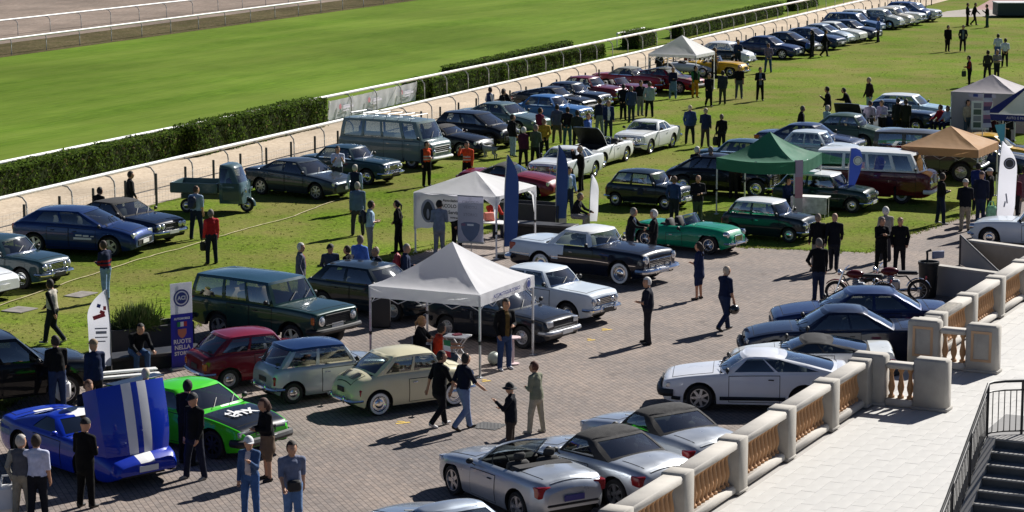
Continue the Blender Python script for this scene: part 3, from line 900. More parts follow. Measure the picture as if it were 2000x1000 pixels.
# ================================================================== the ground and what is fixed to it
def ground_mat(name, stops, patch, patchcol, fine=14.0, mid=1.2, big=.10, rough=.95, bump=.6, stretch=None, rot=0.0, amt=.5):
    """noisy ground: stops = two colours of the fine grain, patch = share of the patch colour"""
    m = bpy.data.materials.new(name); m.use_nodes = True
    nt = m.node_tree; L = nt.links; p = nt.nodes['Principled BSDF']
    p.inputs['Roughness'].default_value = rough; p.inputs['Specular IOR Level'].default_value = .02
    tc = N(nt, 'ShaderNodeTexCoord'); mp = N(nt, 'ShaderNodeMapping'); mp.inputs['Rotation'].default_value = (0, 0, rot)
    L.new(tc.outputs['Object'], mp.inputs[0])
    if stretch:
        m0 = mp; mp = N(nt, 'ShaderNodeMapping'); mp.inputs['Scale'].default_value = stretch; L.new(m0.outputs[0], mp.inputs[0])
    def noise(sc, det=6, src=mp, r=.6):
        n = N(nt, 'ShaderNodeTexNoise'); n.inputs['Scale'].default_value = sc; n.inputs['Detail'].default_value = det; n.inputs['Roughness'].default_value = r
        L.new(src.outputs[0] if src is mp else src.outputs['Object'], n.inputs['Vector']); return n
    def ramp(src, a, b, c0, c1):
        r = N(nt, 'ShaderNodeValToRGB'); r.color_ramp.elements[0].position = a; r.color_ramp.elements[1].position = b
        r.color_ramp.elements[0].color = (*c0, 1); r.color_ramp.elements[1].color = (*c1, 1); L.new(src.outputs[0], r.inputs[0]); return r
    nf = noise(fine, 8); nm = noise(mid, 5); nb = noise(big, 4, tc)
    c = ramp(nf, .32, .68, stops[0], stops[1])
    k = ramp(nm, .50 - .25 * patch, .78 - .25 * patch, (0, 0, 0), (1, 1, 1))
    mx = N(nt, 'ShaderNodeMix', data_type='RGBA'); L.new(k.outputs[0], mx.inputs[0]); L.new(c.outputs[0], mx.inputs[6]); mx.inputs[7].default_value = (*patchcol, 1)
    sc = N(nt, 'ShaderNodeMath', operation='MULTIPLY'); sc.inputs[1].default_value = amt; L.new(k.outputs[0], sc.inputs[0]); L.new(sc.outputs[0], mx.inputs[0])
    k2 = ramp(nb, .35, .65, (.82, .82, .82), (1.18, 1.18, 1.18))
    mu = N(nt, 'ShaderNodeMix', data_type='RGBA'); mu.blend_type = 'MULTIPLY'; mu.inputs[0].default_value = 1
    L.new(mx.outputs[2], mu.inputs[6]); L.new(k2.outputs[0], mu.inputs[7]); L.new(mu.outputs[2], p.inputs['Base Color'])
    b = N(nt, 'ShaderNodeBump'); b.inputs['Strength'].default_value = bump; b.inputs['Distance'].default_value = .05
    L.new(nf.outputs[0], b.inputs['Height']); L.new(b.outputs[0], p.inputs['Normal'])
    MATS[name] = m
    return m
GRASS = ground_mat('field_grass', ((.042, .086, .005), (.178, .272, .023)), .60, (.200, .178, .060), fine=6.5, mid=.28, big=.06, amt=.80, bump=1.0)
TURF = ground_mat('turf_grass', ((.060, .112, .011), (.124, .205, .022)), .5, (.155, .212, .036), fine=3.2, mid=.16, big=.05, stretch=(.16, 1.9, 1), rot=-YAW_U, amt=.75, bump=.7)
DIRT = ground_mat('dirt_path', ((.45, .36, .265), (.64, .54, .42)), .3, (.38, .32, .25), fine=5, mid=.5, amt=.5, bump=.4)
SAND = ground_mat('sand_track', ((.20, .158, .130), (.33, .265, .222)), .4, (.19, .16, .135), fine=2.5, mid=.4, stretch=(.5, 1.4, 1), rot=-YAW_U, amt=.7, bump=1.0)
VERGE = ground_mat('dry_verge', ((.050, .040, .020), (.17, .135, .075)), .45, (.055, .055, .02), fine=4, mid=.9, amt=.8, bump=1.0)
PALE = ground_mat('pale_path', ((.40, .36, .32), (.50, .46, .42)), .3, (.33, .3, .27), fine=3, mid=.4, bump=.2)
PINK = ground_mat('pink_path', ((.36, .24, .22), (.45, .31, .29)), .3, (.33, .24, .22), fine=3, mid=.4, bump=.2)
def paver_mat():
    m = bpy.data.materials.new('pavers'); m.use_nodes = True
    nt = m.node_tree; L = nt.links; p = nt.nodes['Principled BSDF']
    tc = N(nt, 'ShaderNodeTexCoord'); mp = N(nt, 'ShaderNodeMapping'); mp.inputs['Rotation'].default_value = (0, 0, -R(109.4))
    L.new(tc.outputs['Object'], mp.inputs[0])
    br = N(nt, 'ShaderNodeTexBrick'); L.new(mp.outputs[0], br.inputs['Vector'])
    br.inputs['Scale'].default_value = 1.0; br.inputs['Brick Width'].default_value = .22; br.inputs['Row Height'].default_value = .12
    br.inputs['Mortar Size'].default_value = .011; br.inputs['Mortar Smooth'].default_value = .3
    br.inputs['Color1'].default_value = (.275, .228, .198, 1); br.inputs['Color2'].default_value = (.225, .195, .177, 1); br.inputs['Mortar'].default_value = (.125, .105, .094, 1)
    n1 = N(nt, 'ShaderNodeTexNoise'); n1.inputs['Scale'].default_value = .35; n1.inputs['Detail'].default_value = 6; L.new(tc.outputs['Object'], n1.inputs['Vector'])
    r1 = N(nt, 'ShaderNodeValToRGB'); r1.color_ramp.elements[0].position = .3; r1.color_ramp.elements[1].position = .72
    r1.color_ramp.elements[0].color = (.74, .75, .78, 1); r1.color_ramp.elements[1].color = (1.24, 1.18, 1.12, 1); L.new(n1.outputs[0], r1.inputs[0])
    mu = N(nt, 'ShaderNodeMix', data_type='RGBA'); mu.blend_type = 'MULTIPLY'; mu.inputs[0].default_value = 1
    L.new(br.outputs[0], mu.inputs[6]); L.new(r1.outputs[0], mu.inputs[7])
    n2 = N(nt, 'ShaderNodeTexNoise'); n2.inputs['Scale'].default_value = 5; n2.inputs['Detail'].default_value = 5; L.new(tc.outputs['Object'], n2.inputs['Vector'])
    r2 = N(nt, 'ShaderNodeValToRGB'); r2.color_ramp.elements[0].position = .3; r2.color_ramp.elements[1].position = .7
    r2.color_ramp.elements[0].color = (.80, .80, .80, 1); r2.color_ramp.elements[1].color = (1.15, 1.15, 1.15, 1); L.new(n2.outputs[0], r2.inputs[0])
    m2 = N(nt, 'ShaderNodeMix', data_type='RGBA'); m2.blend_type = 'MULTIPLY'; m2.inputs[0].default_value = 1
    L.new(mu.outputs[2], m2.inputs[6]); L.new(r2.outputs[0], m2.inputs[7])
    n3 = N(nt, 'ShaderNodeTexNoise'); n3.inputs['Scale'].default_value = .9; n3.inputs['Detail'].default_value = 7; n3.inputs['Roughness'].default_value = .65; n3.inputs['Distortion'].default_value = .6; L.new(tc.outputs['Object'], n3.inputs['Vector'])
    r3 = N(nt, 'ShaderNodeValToRGB'); r3.color_ramp.elements[0].position = .56; r3.color_ramp.elements[1].position = .70
    r3.color_ramp.elements[0].color = (1, 1, 1, 1); r3.color_ramp.elements[1].color = (.70, .69, .69, 1); L.new(n3.outputs[0], r3.inputs[0])
    m3 = N(nt, 'ShaderNodeMix', data_type='RGBA'); m3.blend_type = 'MULTIPLY'; m3.inputs[0].default_value = 1
    L.new(m2.outputs[2], m3.inputs[6]); L.new(r3.outputs[0], m3.inputs[7]); L.new(m3.outputs[2], p.inputs['Base Color'])
    p.inputs['Roughness'].default_value = .85; p.inputs['Specular IOR Level'].default_value = .3
    b = N(nt, 'ShaderNodeBump'); b.inputs['Strength'].default_value = .5; b.inputs['Distance'].default_value = .01
    L.new(br.outputs[1], b.inputs['Height']); b.invert = True; L.new(b.outputs[0], p.inputs['Normal'])
    return m
PAVE = paver_mat()
def clothy(name, c, tr):
    m = leafy(name, c); m.node_tree.nodes['Mix Shader'].inputs[0].default_value = tr; m.node_tree.nodes['Translucent BSDF'].inputs[0].default_value = (*c, 1)
    return m
def sheet(name, pts, z, m, kind='structure'):
    me = mesh(name, [(p[0], p[1], z) for p in pts], [tuple(range(len(pts)))], [m], smooth=0)
    if me.polygons[0].normal.z < 0: me.flip_normals()
    return tag(link(name, me), kind=kind)
def line(a, b, z=0.0):
    """a straight line of the plane z through two pixels; returns f(s) metres along it from the first point"""
    A, B = at(*a, z), at(*b, z); d = (B - A).normalized()
    return A, d, (B - A).length
def band(name, la, lb, z, m, s0=-60, s1=320):
    (A, d, _), (B, e, _) = la, lb
    return sheet(name, [A + d * s0, A + d * s1, B + e * s1, B + e * s0], z, m)
sheet('ground', [(-500, -60), (500, -60), (500, 1500), (-500, 1500)], 0, GRASS)
Lturf = line((0, 113), (820, 0))
Lrail = line((0, 361), (1500, 33))                       # foot of the white running rail
band('turf_track', Lrail, Lturf, .008, TURF)
A, d, _ = Lturf
nrm = Vector((-d.y, d.x, 0))
band('dry_verge', Lturf, (A + nrm * 6.3, d, 0), .012, VERGE)
band('sand_track', (A + nrm * 6.3, d, 0), (A + nrm * 60, d, 0), .010, SAND)
Lhedge = line((0, 393), (643, 242))
Lfence = line((306, 402), (1720, 36))
band('dirt_path', Lhedge, (Lfence[0] - Lfence[1] * 0 + Vector((-.9, .43, 0)) * .25, Lfence[1], 0), .012, DIRT, s0=-60, s1=150)
# the paved yard
PV = [(-200, 905), (190, 704), (640, 545), (1000, 442), (1200, 462), (1440, 483), (1700, 494), (1780, 458), (1858, 432), (2060, 372)]
pv = [at(*q) for q in PV]
pv = [Vector((-40, 20, 0)), pv[0]] + pv[1:] + [Vector((60, 84, 0)), Vector((60, 20, 0))]
sheet('paved_yard', pv, .006, PAVE)
sheet('pale_path', [at(1806, 34), at(1960, 32), at(2100, 32), at(2100, 19), at(1900, 17), at(1850, 22)], .010, PALE)
sheet('pink_path', [at(1900, 19), at(2100, 21), at(2300, -60), at(1990, -32)], .014, PINK)

# ---- loose tufts that break up the lawn and creep over the edge of the paving
def inside(poly, x, y):
    c = np.zeros(len(x), bool); n = len(poly)
    for i in range(n):
        a, b = poly[i], poly[(i + 1) % n]
        m = ((a.y > y) != (b.y > y)) & (x < (b.x - a.x) * (y - a.y) / (b.y - a.y + 1e-9) + a.x)
        c ^= m
    return c
def tufts(name, n, box, keep, hmin, hmax, cols, seed):
    rs = np.random.RandomState(seed)
    px = rs.uniform(box[0], box[2], n); py = rs.uniform(box[1], box[3], n)
    t = (py + 278) / FPX                                  # spread evenly over the picture, so denser near by
    d = np.array([[*at(a, b)[:2]] for a, b in zip(px, py)])
    k = keep(d[:, 0], d[:, 1]); d = d[k]
    blades(name, d, hmin, hmax, cols, rs)
def leafy(name, c):
    m = mat(name, c, rough=.9, spec=.05, var=.25, vs=2); nt = m.node_tree; p = nt.nodes['Principled BSDF']; out = [n for n in nt.nodes if n.type == 'OUTPUT_MATERIAL'][0]
    t = N(nt, 'ShaderNodeBsdfTranslucent'); t.inputs[0].default_value = (*[min(1, x * 1.5) for x in c], 1); mx = N(nt, 'ShaderNodeMixShader'); mx.inputs[0].default_value = .28
    nt.links.new(p.outputs[0], mx.inputs[1]); nt.links.new(t.outputs[0], mx.inputs[2]); nt.links.new(mx.outputs[0], out.inputs[0])
    return m
def blades(name, d, hmin, hmax, cols, rs, nb=4):
    n = len(d); d = np.repeat(d, nb, 0); m = len(d)
    d = d + rs.normal(0, .05, d.shape); a = rs.uniform(0, 6.283, m); h = rs.uniform(hmin, hmax, m); w = rs.uniform(.012, .03, m)
    V = np.zeros((m, 3, 3)); V[:, 0, 0] = d[:, 0] - np.cos(a) * w; V[:, 0, 1] = d[:, 1] - np.sin(a) * w
    V[:, 1, 0] = d[:, 0] + np.cos(a) * w; V[:, 1, 1] = d[:, 1] + np.sin(a) * w
    V[:, 2, 0] = d[:, 0] + rs.normal(0, .04, m); V[:, 2, 1] = d[:, 1] + rs.normal(0, .04, m); V[:, 2, 2] = h
    me = mesh(name, V.reshape(-1, 3), np.arange(m * 3).reshape(-1, 3), cols, rs.randint(0, len(cols), m), smooth=0)
    tag(link(name, me), 'short loose grass tufts all over the lawn' if 'lawn' in name or True else '', 'grass', kind='stuff')
GB = [leafy('tuft_a', (.09, .14, .016)), leafy('tuft_b', (.16, .21, .03)), leafy('tuft_c', (.20, .18, .07))]
fa, fd = Lfence[0], Lfence[1]
tufts('grass_tufts', 9000, (-20, 20, 2020, 760), lambda x, y: ~inside(pv, x, y) & (((x - fa.x) * fd.y - (y - fa.y) * fd.x) > .1), .02, .045, GB, 4)
rs_ = np.random.RandomState(8); ed = []
for i in range(1, len(pv) - 3):
    a_, b_ = pv[i], pv[i + 1]; n_ = int((b_ - a_).length * 26)
    t_ = rs_.uniform(0, 1, n_); sp = rs_.normal(0, .10, n_)
    nx_ = Vector((-(b_ - a_).y, (b_ - a_).x, 0)).normalized()
    ed += [(a_.x + (b_.x - a_.x) * t + nx_.x * s, a_.y + (b_.y - a_.y) * t + nx_.y * s) for t, s in zip(t_, sp)]
blades('edge_grass', np.array(ed), .03, .08, GB, rs_)

# ---- running rails with curved posts
RAILW = mat('rail_white', (.80, .79, .74), rough=.4, var=.05)
POSTG = mat('post_grey', (.33, .34, .33), rough=.5, var=.15)
def running_rail(lab, a, b, h, n0, n1, step, arm, rad=.075, toward=1, off=0.0, grey=True):
    A, d, _ = line(a, b)                                  # foot line of the rail
    side = Vector((d.y, -d.x, 0)) * toward                # posts stand on this side
    root = empty('running_rail', A, 0, lab, 'rail', 'running rails along the course')
    r = MB(); r.tube([d * (n0 * step - 3) + Vector((0, 0, h)), d * (n1 * step + 3) + Vector((0, 0, h))], rad, 10)
    r.build('rail', [RAILW], root)
    q = MB()
    q.tube([side * arm, side * arm + Vector((0, 0, h * .62)), side * arm * .93 + Vector((0, 0, h * .80)), side * arm * .62 + Vector((0, 0, h * .94)), side * arm * .25 + Vector((0, 0, h * .97)), Vector((0, 0, h - .02))], .030, 7)
    pm = q.me('post', [POSTG if grey else RAILW])
    for i in range(n0, n1 + 1): link('post', pm, root, d * (i * step + off))
    return root
running_rail('white running rail between the turf track and the clipped hedges', (0, 377), (1500, 44), 1.15, -4, 70, 2.9, .42, off=.6)
running_rail('white running rail along the near side of the dirt path', (0, 452), (1700, 24), 1.12, -4, 60, 2.9, .45, off=1.0)
running_rail('white running rail at the far edge of the green turf', (0, 110), (820, -2), 1.05, -2, 34, 4.2, .10, .07, off=1.2)
running_rail('white running rail across the sand, farthest from the cars', (0, 72), (420, 22), 1.15, -2, 24, 4.2, .45, .07, off=1.6)

# ---- post and mesh fence behind the row of cars
def fence():
    A, d, _ = Lfence
    root = empty('mesh_fence', A, 0, 'dark post and wire mesh fence behind the long row of parked cars', 'fence')
    pm = MB(); pm.box((0, 0, .6), (.075, .075, 1.2), 0, bev=.01)
    me = pm.me('post', [mat('fence_post', (.030, .034, .030), rough=.7)])
    n = 0
    for i in range(-5, 62):
        link('post', me, root, d * (i * 2.15), (0, 0, UA * -1))
    w = MB()
    for k in range(6):
        w.tube([d * -11 + Vector((0, 0, .12 + k * .17)), d * 131 + Vector((0, 0, .12 + k * .17))], .004, 4)
    for i in range(-50, 620):
        w.add([d * (i * .215) + Vector((0, 0, 0)), d * (i * .215 + .007), d * (i * .215 + .007) + Vector((0, 0, .98)), d * (i * .215) + Vector((0, 0, .98))], [(0, 1, 2, 3)])
    tag(w.build('wire_mesh', [mat('wire_grey', (.13, .13, .125), rough=.6)], root, smooth=0), kind='stuff')
fence()

# ---- clipped hedges
LEAF = [leafy('hedge_leaf_a', (.048, .085, .012)), leafy('hedge_leaf_b', (.090, .145, .020)), leafy('hedge_leaf_c', (.028, .050, .010)), leafy('hedge_leaf_dry', (.12, .10, .045))]
def hedge(label, a, b, h, w, dens=150, seed=1):
    """front foot line between two pixels; runs back by w"""
    A, B = at(*a), at(*b); d = (B - A); Ln = d.length; d.normalize()
    back = Vector((-d.y, d.x, 0))
    root = empty('clipped_hedge', A, 0, label, 'hedge', 'clipped hedges beside the track')
    rg = random.Random(seed)
    core = MB()
    c = d * (Ln / 2) + back * (w / 2)
    core.box((c.x, c.y, h * .46), (Ln - .16, w - .16, h * .92), 0, rz=math.atan2(d.y, d.x), bev=.06)
    core.build('branches', [mat('hedge_core', (.022, .032, .010), rough=.95, spec=.05)], root)
    V = []; F = []; M = []
    ax, ay, az = d, back, Vector((0, 0, 1))
    def leaf(p, n, s, jit=.6, wts=(5, 3, 4, .5)):
        t = Vector((rg.gauss(0, 1), rg.gauss(0, 1), rg.gauss(0, 1)))
        n = (n * 1.0 + Vector((rg.gauss(0, jit), rg.gauss(0, jit), rg.gauss(0, jit)))).normalized()
        u = n.cross(t).normalized(); v = n.cross(u)
        i = len(V)
        V.extend([p - u * s, p - v * s * .5, p + u * s, p + v * s * .5]); F.append((i, i + 1, i + 2, i + 3))
        M.append(rg.choices((0, 1, 2, 3), wts)[0])
    def wob(x, z): return .05 * math.sin(x * 2.3 + seed) + .035 * math.sin(x * 5.1 + z * 4) 
    for _ in range(int(Ln * h * dens * 1.25)):
        x, z = rg.uniform(0, Ln), rg.uniform(.03, h)
        leaf(ax * x + ay * (wob(x, z) + rg.uniform(-.03, .12)) + az * z, -back, rg.uniform(.05, .10))
    for _ in range(int(Ln * w * dens * 1.7)):
        x, y = rg.uniform(0, Ln), rg.uniform(0, w)
        leaf(ax * x + ay * y + az * (h + wob(x, y) * .6 + rg.uniform(-.05, .06)), az, rg.uniform(.05, .10), .35, (3, 7, 1, .4))  # paler leaf mix on top: sunlight put into the leaf colours
    for _ in range(int(Ln * h * dens * .25)):
        x, z = rg.uniform(0, Ln), rg.uniform(.03, h)
        leaf(ax * x + ay * (w + wob(x, z)) + az * z, back, rg.uniform(.05, .10))
    for e in (0, Ln):
        for _ in range(int(w * h * dens * 1.2)):
            y, z = rg.uniform(0, w), rg.uniform(.03, h)
            leaf(ax * (e + rg.uniform(-.05, .05)) + ay * y + az * z, ax * (-1 if e == 0 else 1), rg.uniform(.05, .10))
    o = link('foliage', mesh('foliage', V, F, LEAF, M, smooth=0), root)
    tag(o, kind='stuff')
hedge('long clipped hedge at the left edge of the photo', (-60, 407), (385, 302), 1.12, 1.05, seed=2)
hedge('clipped hedge ending beside the white advertising banner', (388, 308), (641, 247), 1.32, 1.25, seed=3)
hedge('small hedge block right of the white advertising banner', (815, 197), (845, 190), 1.0, 1.0, seed=4)
hedge('low uneven hedge behind the row of dark and blue cars', (846, 191), (1184, 112), .85, .9, dens=110, seed=5)
hedge('short hedge set back at the turf behind the low hedge', (884, 166), (1120, 112), 1.0, .8, dens=110, seed=6)
hedge('square hedge block left of the far white tent', (1250, 96), (1283, 88), 1.1, 1.4, dens=90, seed=7)
hedge('far hedge running past the distant white tent', (1334, 75), (1532, 29), 1.05, 1.0, dens=80, seed=8)
hedge('last small hedge at the top of the photo', (1556, 22), (1600, 12), 1.0, 1.0, dens=70, seed=9)

# ---- white advertising banner on the rail
def ad_banner():
    A, B = at(645, 238), at(815, 197); d = (B - A); Ln = d.length; d.normalize()
    root = empty('advertising_banner', A, 0, 'long white advertising banner between two clipped hedges', 'banner')
    back = Vector((-d.y, d.x, 0))
    V = []; F = []; n = 40
    for i in range(n + 1):
        s = Ln * i / n; y = .02 * math.sin(i * 1.7)
        for z in (.04, .5, 1.0): V.append(d * s + back * (y + .12 * (1 - z)) + Vector((0, 0, z)))
    for i in range(n):
        for j in (0, 1): F.append((i * 3 + j, i * 3 + 3 + j, i * 3 + 4 + j, i * 3 + 1 + j))
    link('cloth', mesh('cloth', V, F, [clothy('banner_white', (.84, .84, .88), .5)]), root)
    for k in range(5):
        q = MB(); q.tube([d * (Ln * k / 4) + back * .14, d * (Ln * k / 4) + back * .05 + Vector((0, 0, 1.02))], .03, 6)
        q.build('post', [RAILW], root)
    for k, s in enumerate((.10, .42, .80)):
        q = MB()
        rot = Matrix.Rotation(math.atan2(d.y, d.x), 3, 'Z')
        for (dx, dz, w, h, m) in ((0, .08, .30, .30, 0), (0, -.12, .26, .22, 1)):
            pts = []
            for t in range(12):
                a = t * math.pi / 6; pts.append(d * (Ln * s + dx + w / 2 * math.cos(a)) - back * .045 + Vector((0, 0, .55 + dz + h / 2 * math.sin(a))))
            q.add(pts, [tuple(range(12))], m)
        for (x0, w, z, h) in ((.35, .9, .62, .05), (.35, 1.2, .50, .10), (.35, .7, .38, .05)):
            q.add([d * (Ln * s + x0) - back * .045 + Vector((0, 0, z)), d * (Ln * s + x0 + w) - back * .045 + Vector((0, 0, z)), d * (Ln * s + x0 + w) - back * .045 + Vector((0, 0, z + h)), d * (Ln * s + x0) - back * .045 + Vector((0, 0, z + h))], [(0, 1, 2, 3)], 2)
        q.build('emblem', [mat('print_red', (.42, .16, .18)), mat('print_green', (.13, .19, .17)), mat('print_lilac', (.60, .60, .68))], root, smooth=0)
ad_banner()

# ---- barrier rail gap piece beyond the hedge (loose white rail)
q = MB(); a_, b_ = at(1205, 92), at(1258, 80)
q.tube([a_ + Vector((0, 0, .9)), b_ + Vector((0, 0, .9))], .07, 8)
for p in (a_, b_, (a_ + b_) / 2): q.tube([p, p + Vector((0, 0, .9))], .035, 6)
tag(q.build('gap_rail', [RAILW]), 'short loose white rail leading to the square hedge block', 'rail')

# ---- yellow-white tape pegged across the grass
def tape():
    pts = [(-20, 604), (60, 578), (130, 553), (210, 528), (280, 505), (350, 487), (425, 464), (500, 443), (560, 428), (640, 398), (682, 384)]
    V = []; F = []
    P = [at(*q) for q in pts]
    fine = []
    for i in range(len(P) - 1):
        for k in range(6):
            f = k / 6; p = P[i].lerp(P[i + 1], f); p.x += rng.uniform(-.03, .03); p.z = .03 + rng.uniform(-.008, .012); fine.append(p)
    for i, p in enumerate(fine):
        t = (fine[min(i + 1, len(fine) - 1)] - fine[max(0, i - 1)]).normalized(); s = Vector((-t.y, t.x, 0)) * .028
        V += [p + s, p - s]
    for i in range(len(fine) - 1): F.append((2 * i, 2 * i + 1, 2 * i + 3, 2 * i + 2))
    tag(link('marking_tape', mesh('marking_tape', V, F, [mat('tape', (.46, .40, .22), rough=.6, var=.3)])), 'long pale yellow tape pegged across the grass', 'tape')
tape()
for (x, y, w, h, lab) in ((38, 606, .8, .7, 'square concrete cover in the grass beside the white car'), (158, 576, .9, .6, 'square concrete cover in the grass behind the beige vest man')):
    p = at(x, y); q = MB(); q.box((p.x, p.y, .015), (w, h, .03), 0, rz=YAW_U, bev=.008)
    tag(q.build('ground_cover', [mat('cover_concrete', (.23, .21, .19), rough=.9, var=.4)]), lab, 'cover')
p = at(955, 833); q = MB(); q.box((p.x, p.y, .012), (.62, .62, .012), 0, rz=YAW_U)
for i in range(7):
    for j in range(7):
        q.box((p.x + (i - 3) * .08, p.y + (j - 3) * .08, .020), (.05, .05, .006), 1)
tag(q.build('drain_cover', [mat('drain_dark', (.05, .05, .05)), mat('drain_iron', (.17, .165, .16), rough=.6)], smooth=0), 'iron drain cover in the paving behind the walking couple', 'drain')
YEL = mat('yellow_mark', (.62, .42, .08), rough=.8, var=.35, vs=30)
for (x, y, w) in ((787, 827, .34), (1185, 645, .30), (1155, 665, .22), (950, 745, .22)):
    p = at(x, y); q = MB()
    q.box((p.x, p.y, .012), (w, .10, .004), 0, rz=R(25)); q.box((p.x - .05, p.y + .14, .012), (w * .5, .08, .004), 0, rz=R(-15))
    tag(q.build('paint_mark', [YEL], smooth=0), kind='structure')

# ------------------------------------------------------------------ terrace and balustrade
ZT = .45
STONE = mat('cream_stone', (.37, .345, .305), rough=.8, var=.26, vs=1.6, bump=.25, bs=25)
STONE2 = mat('cream_stone_cap', (.45, .42, .375), rough=.8, var=.22, vs=1.4, bump=.2, bs=25)
TERRA = mat('terracotta', (.44, .235, .105), rough=.75, var=.16, vs=3)
TERRAP = mat('panel_frame_paint', (.46, .29, .17), rough=.8, var=.1)
PLASTER = mat('grey_plaster', (.33, .325, .315), rough=.85, var=.1, vs=1)
Pb = at(1442, 966, ZT)                                     # outer foot of a pillar
S_ = 2.87                                                  # bay
B0 = Pb - VV * .21 + UU * .21                              # its centre
def bp(k, v=0.0, z=0.0): return B0 + UU * (k * S_) + VV * v + Vector((0, 0, z - B0.z))
sheet_pts = [bp(-9, -.32), bp(14, -.32), bp(14, 34), bp(-9, 34)]
tr = MB()
c_ = (sheet_pts[0] + sheet_pts[2]) / 2
tr.box((c_.x, c_.y, (ZT - .03) / 2), (23 * S_, 34.32, ZT - .03), 0, rz=YAW_U)
tag(tr.build('terrace', [mat('terrace_base', (.42, .40, .375), rough=.9, var=.1)], smooth=0), kind='structure')
terrace = bpy.data.objects['terrace']
TILE = [mat('terrace_tile_%d' % i, c, rough=.55, var=.05, vs=2) for i, c in enumerate(((.525, .512, .485), (.532, .518, .49), (.52, .507, .48), (.528, .515, .487)))]
def tiles():
    tw, th = .60, .30
    me = []
    for m in TILE:
        q = MB(); q.box((0, 0, .015), (tw - .004, th - .004, .03), 0, bev=.002); me.append(q.me('tile', [m], smooth=0))
    rest = MB(); near = []
    for j in range(int(24 / th)):
        v = .30 + th / 2 + j * th
        for i in range(int(-7 * S_ / tw), int(13.8 * S_ / tw)):
            u = i * tw + (tw / 2 if j % 2 else 0)
            p = B0 + UU * u + VV * v; p.z = ZT - .03
            x, y = pix((p.x, p.y, ZT))
            if x < 1150 or x > 2140 or y > 1130 or y < 480: continue
            near.append((p, x, y))
    near.sort(key=lambda q: -(q[2] if q[1] < 2000 and q[2] < 1000 else -q[2]))
    rg = random.Random(3)
    vis = [q for q in near if q[1] < 1990 and q[2] < 1000]; vis.sort(key=lambda q: -q[2])
    first = set(id(q) for q in vis[:300])
    for q in near:
        p = q[0].copy(); p.z += rg.uniform(-.0015, .0015)
        if id(q) in first:
            o = link('tile', rg.choice(me), terrace, p, (0, 0, YAW_U))
        else:
            rest.box((p.x, p.y, p.z + .015), (tw - .004, th - .004, .03), rg.randrange(4), rz=YAW_U)
    tag(rest.build('tiles', TILE, terrace, smooth=0), kind='stuff')
tiles()
bal_prof = [(.075, 0), (.075, .05), (.05, .07), (.042, .10), (.072, .19), (.080, .26), (.066, .34), (.044, .46), (.034, .55), (.050, .60), (.070, .63), (.070, .68)]
q = MB(); q.lathe([(r_, z) for r_, z in bal_prof], 12, 'Z'); BALME = q.me('baluster', [TERRA], smooth=50)
def balustrade(lab, ks, wing=None, skip=()):
    root = empty('balustrade', (0, 0, 0), 0, lab, 'balustrade', 'cream balustrade of the terrace')
    q = MB(); q.box((0, 0, .54), (.48, .48, 1.08), 0, bev=.022); q.box((0, 0, .03), (.50, .50, .06), 0, bev=.01)
    pm = q.me('pillar', [STONE], smooth=50)
    q = MB(); q.box((0, 0, .97), (S_ - .48, .42, .15), 0, bev=.035); rail_me = q.me('handrail', [STONE2], smooth=50)
    q = MB(); q.box((0, 0, .09), (S_ - .46, .36, .18), 0, bev=.05); pl_me = q.me('plinth', [STONE2], smooth=50)
    for k in ks:
        link('pillar', pm, root, bp(k, 0, ZT), (0, 0, YAW_U))
    for k in ks[:-1]:
        c = bp(k + .5, 0, ZT)
        link('handrail', rail_me, root, c, (0, 0, YAW_U)); link('plinth', pl_me, root, c, (0, 0, YAW_U))
        for i in range(11):
            link('baluster', BALME, root, bp(k + .5, 0, ZT + .18) + UU * ((i - 5) * .215), (0, 0, YAW_U))
    return root, pm
def wing(lab, k, frames):
    root = empty('balustrade_wing', bp(k, 0, ZT), YAW_U - math.pi / 2, lab, 'balustrade')   # local +x = into the terrace
    for i, x in enumerate((0.12, 1.55)):
        q = MB(); q.box((x, 0, .58), (.78, .42, 1.16), 0, bev=.055); q.box((x, 0, .035), (.84, .48, .07), 0, bev=.01)
        pi = q.build('pillar', [STONE], root, smooth=50)
        if frames:
            for (cx, cz, w, h) in ((x, .98, .50, .06), (x, .30, .50, .06), (x - .22, .64, .06, .62), (x + .22, .64, .06, .62)):
                f = MB(); f.box((cx, -.215, cz), (w, .02, h), 0); f.build('panel_frame', [TERRAP], pi, smooth=0)
    q = MB(); q.box((.835, 0, .93), (.66, .34, .14), 0, bev=.05); q.build('handrail', [STONE2], root, smooth=50)
    q = MB(); q.box((.835, 0, .09), (.66, .34, .18), 0, bev=.04); q.build('plinth', [STONE2], root, smooth=50)
    for x in (.62, .835, 1.05): link('baluster', BALME, root, (x, 0, .18))
kE = 3.02; kF = 4.62
balustrade('cream stone balustrade with terracotta balusters, nearer run beside the silver cars', [-4, -3, -2, -1, 0, 1, 2, 2.86])
balustrade('cream stone balustrade with terracotta balusters, farther run beyond the stair gap', [kF + .06, kF + .55 if False else 5.0, 6, 7, 8, 9, 10])
wing('plain grey balustrade wing on the near side of the stair gap', 2.98, False)
wing('balustrade wing with orange painted panel frames beyond the stair gap', kF - .10, True)
for i in range(3):                                        # steps down from the terrace to the yard
    q = MB(); c = bp(3.8, -.55 - .3 * i, 0)
    q.box((c.x, c.y, (ZT - .15 * (i + 1)) / 2 + .005), (4.2, .3, max(.02, ZT - .15 * (i + 1))), 0, rz=YAW_U)
    if i < 2: tag(q.build('terrace_step', [STONE2], smooth=0), kind='structure')

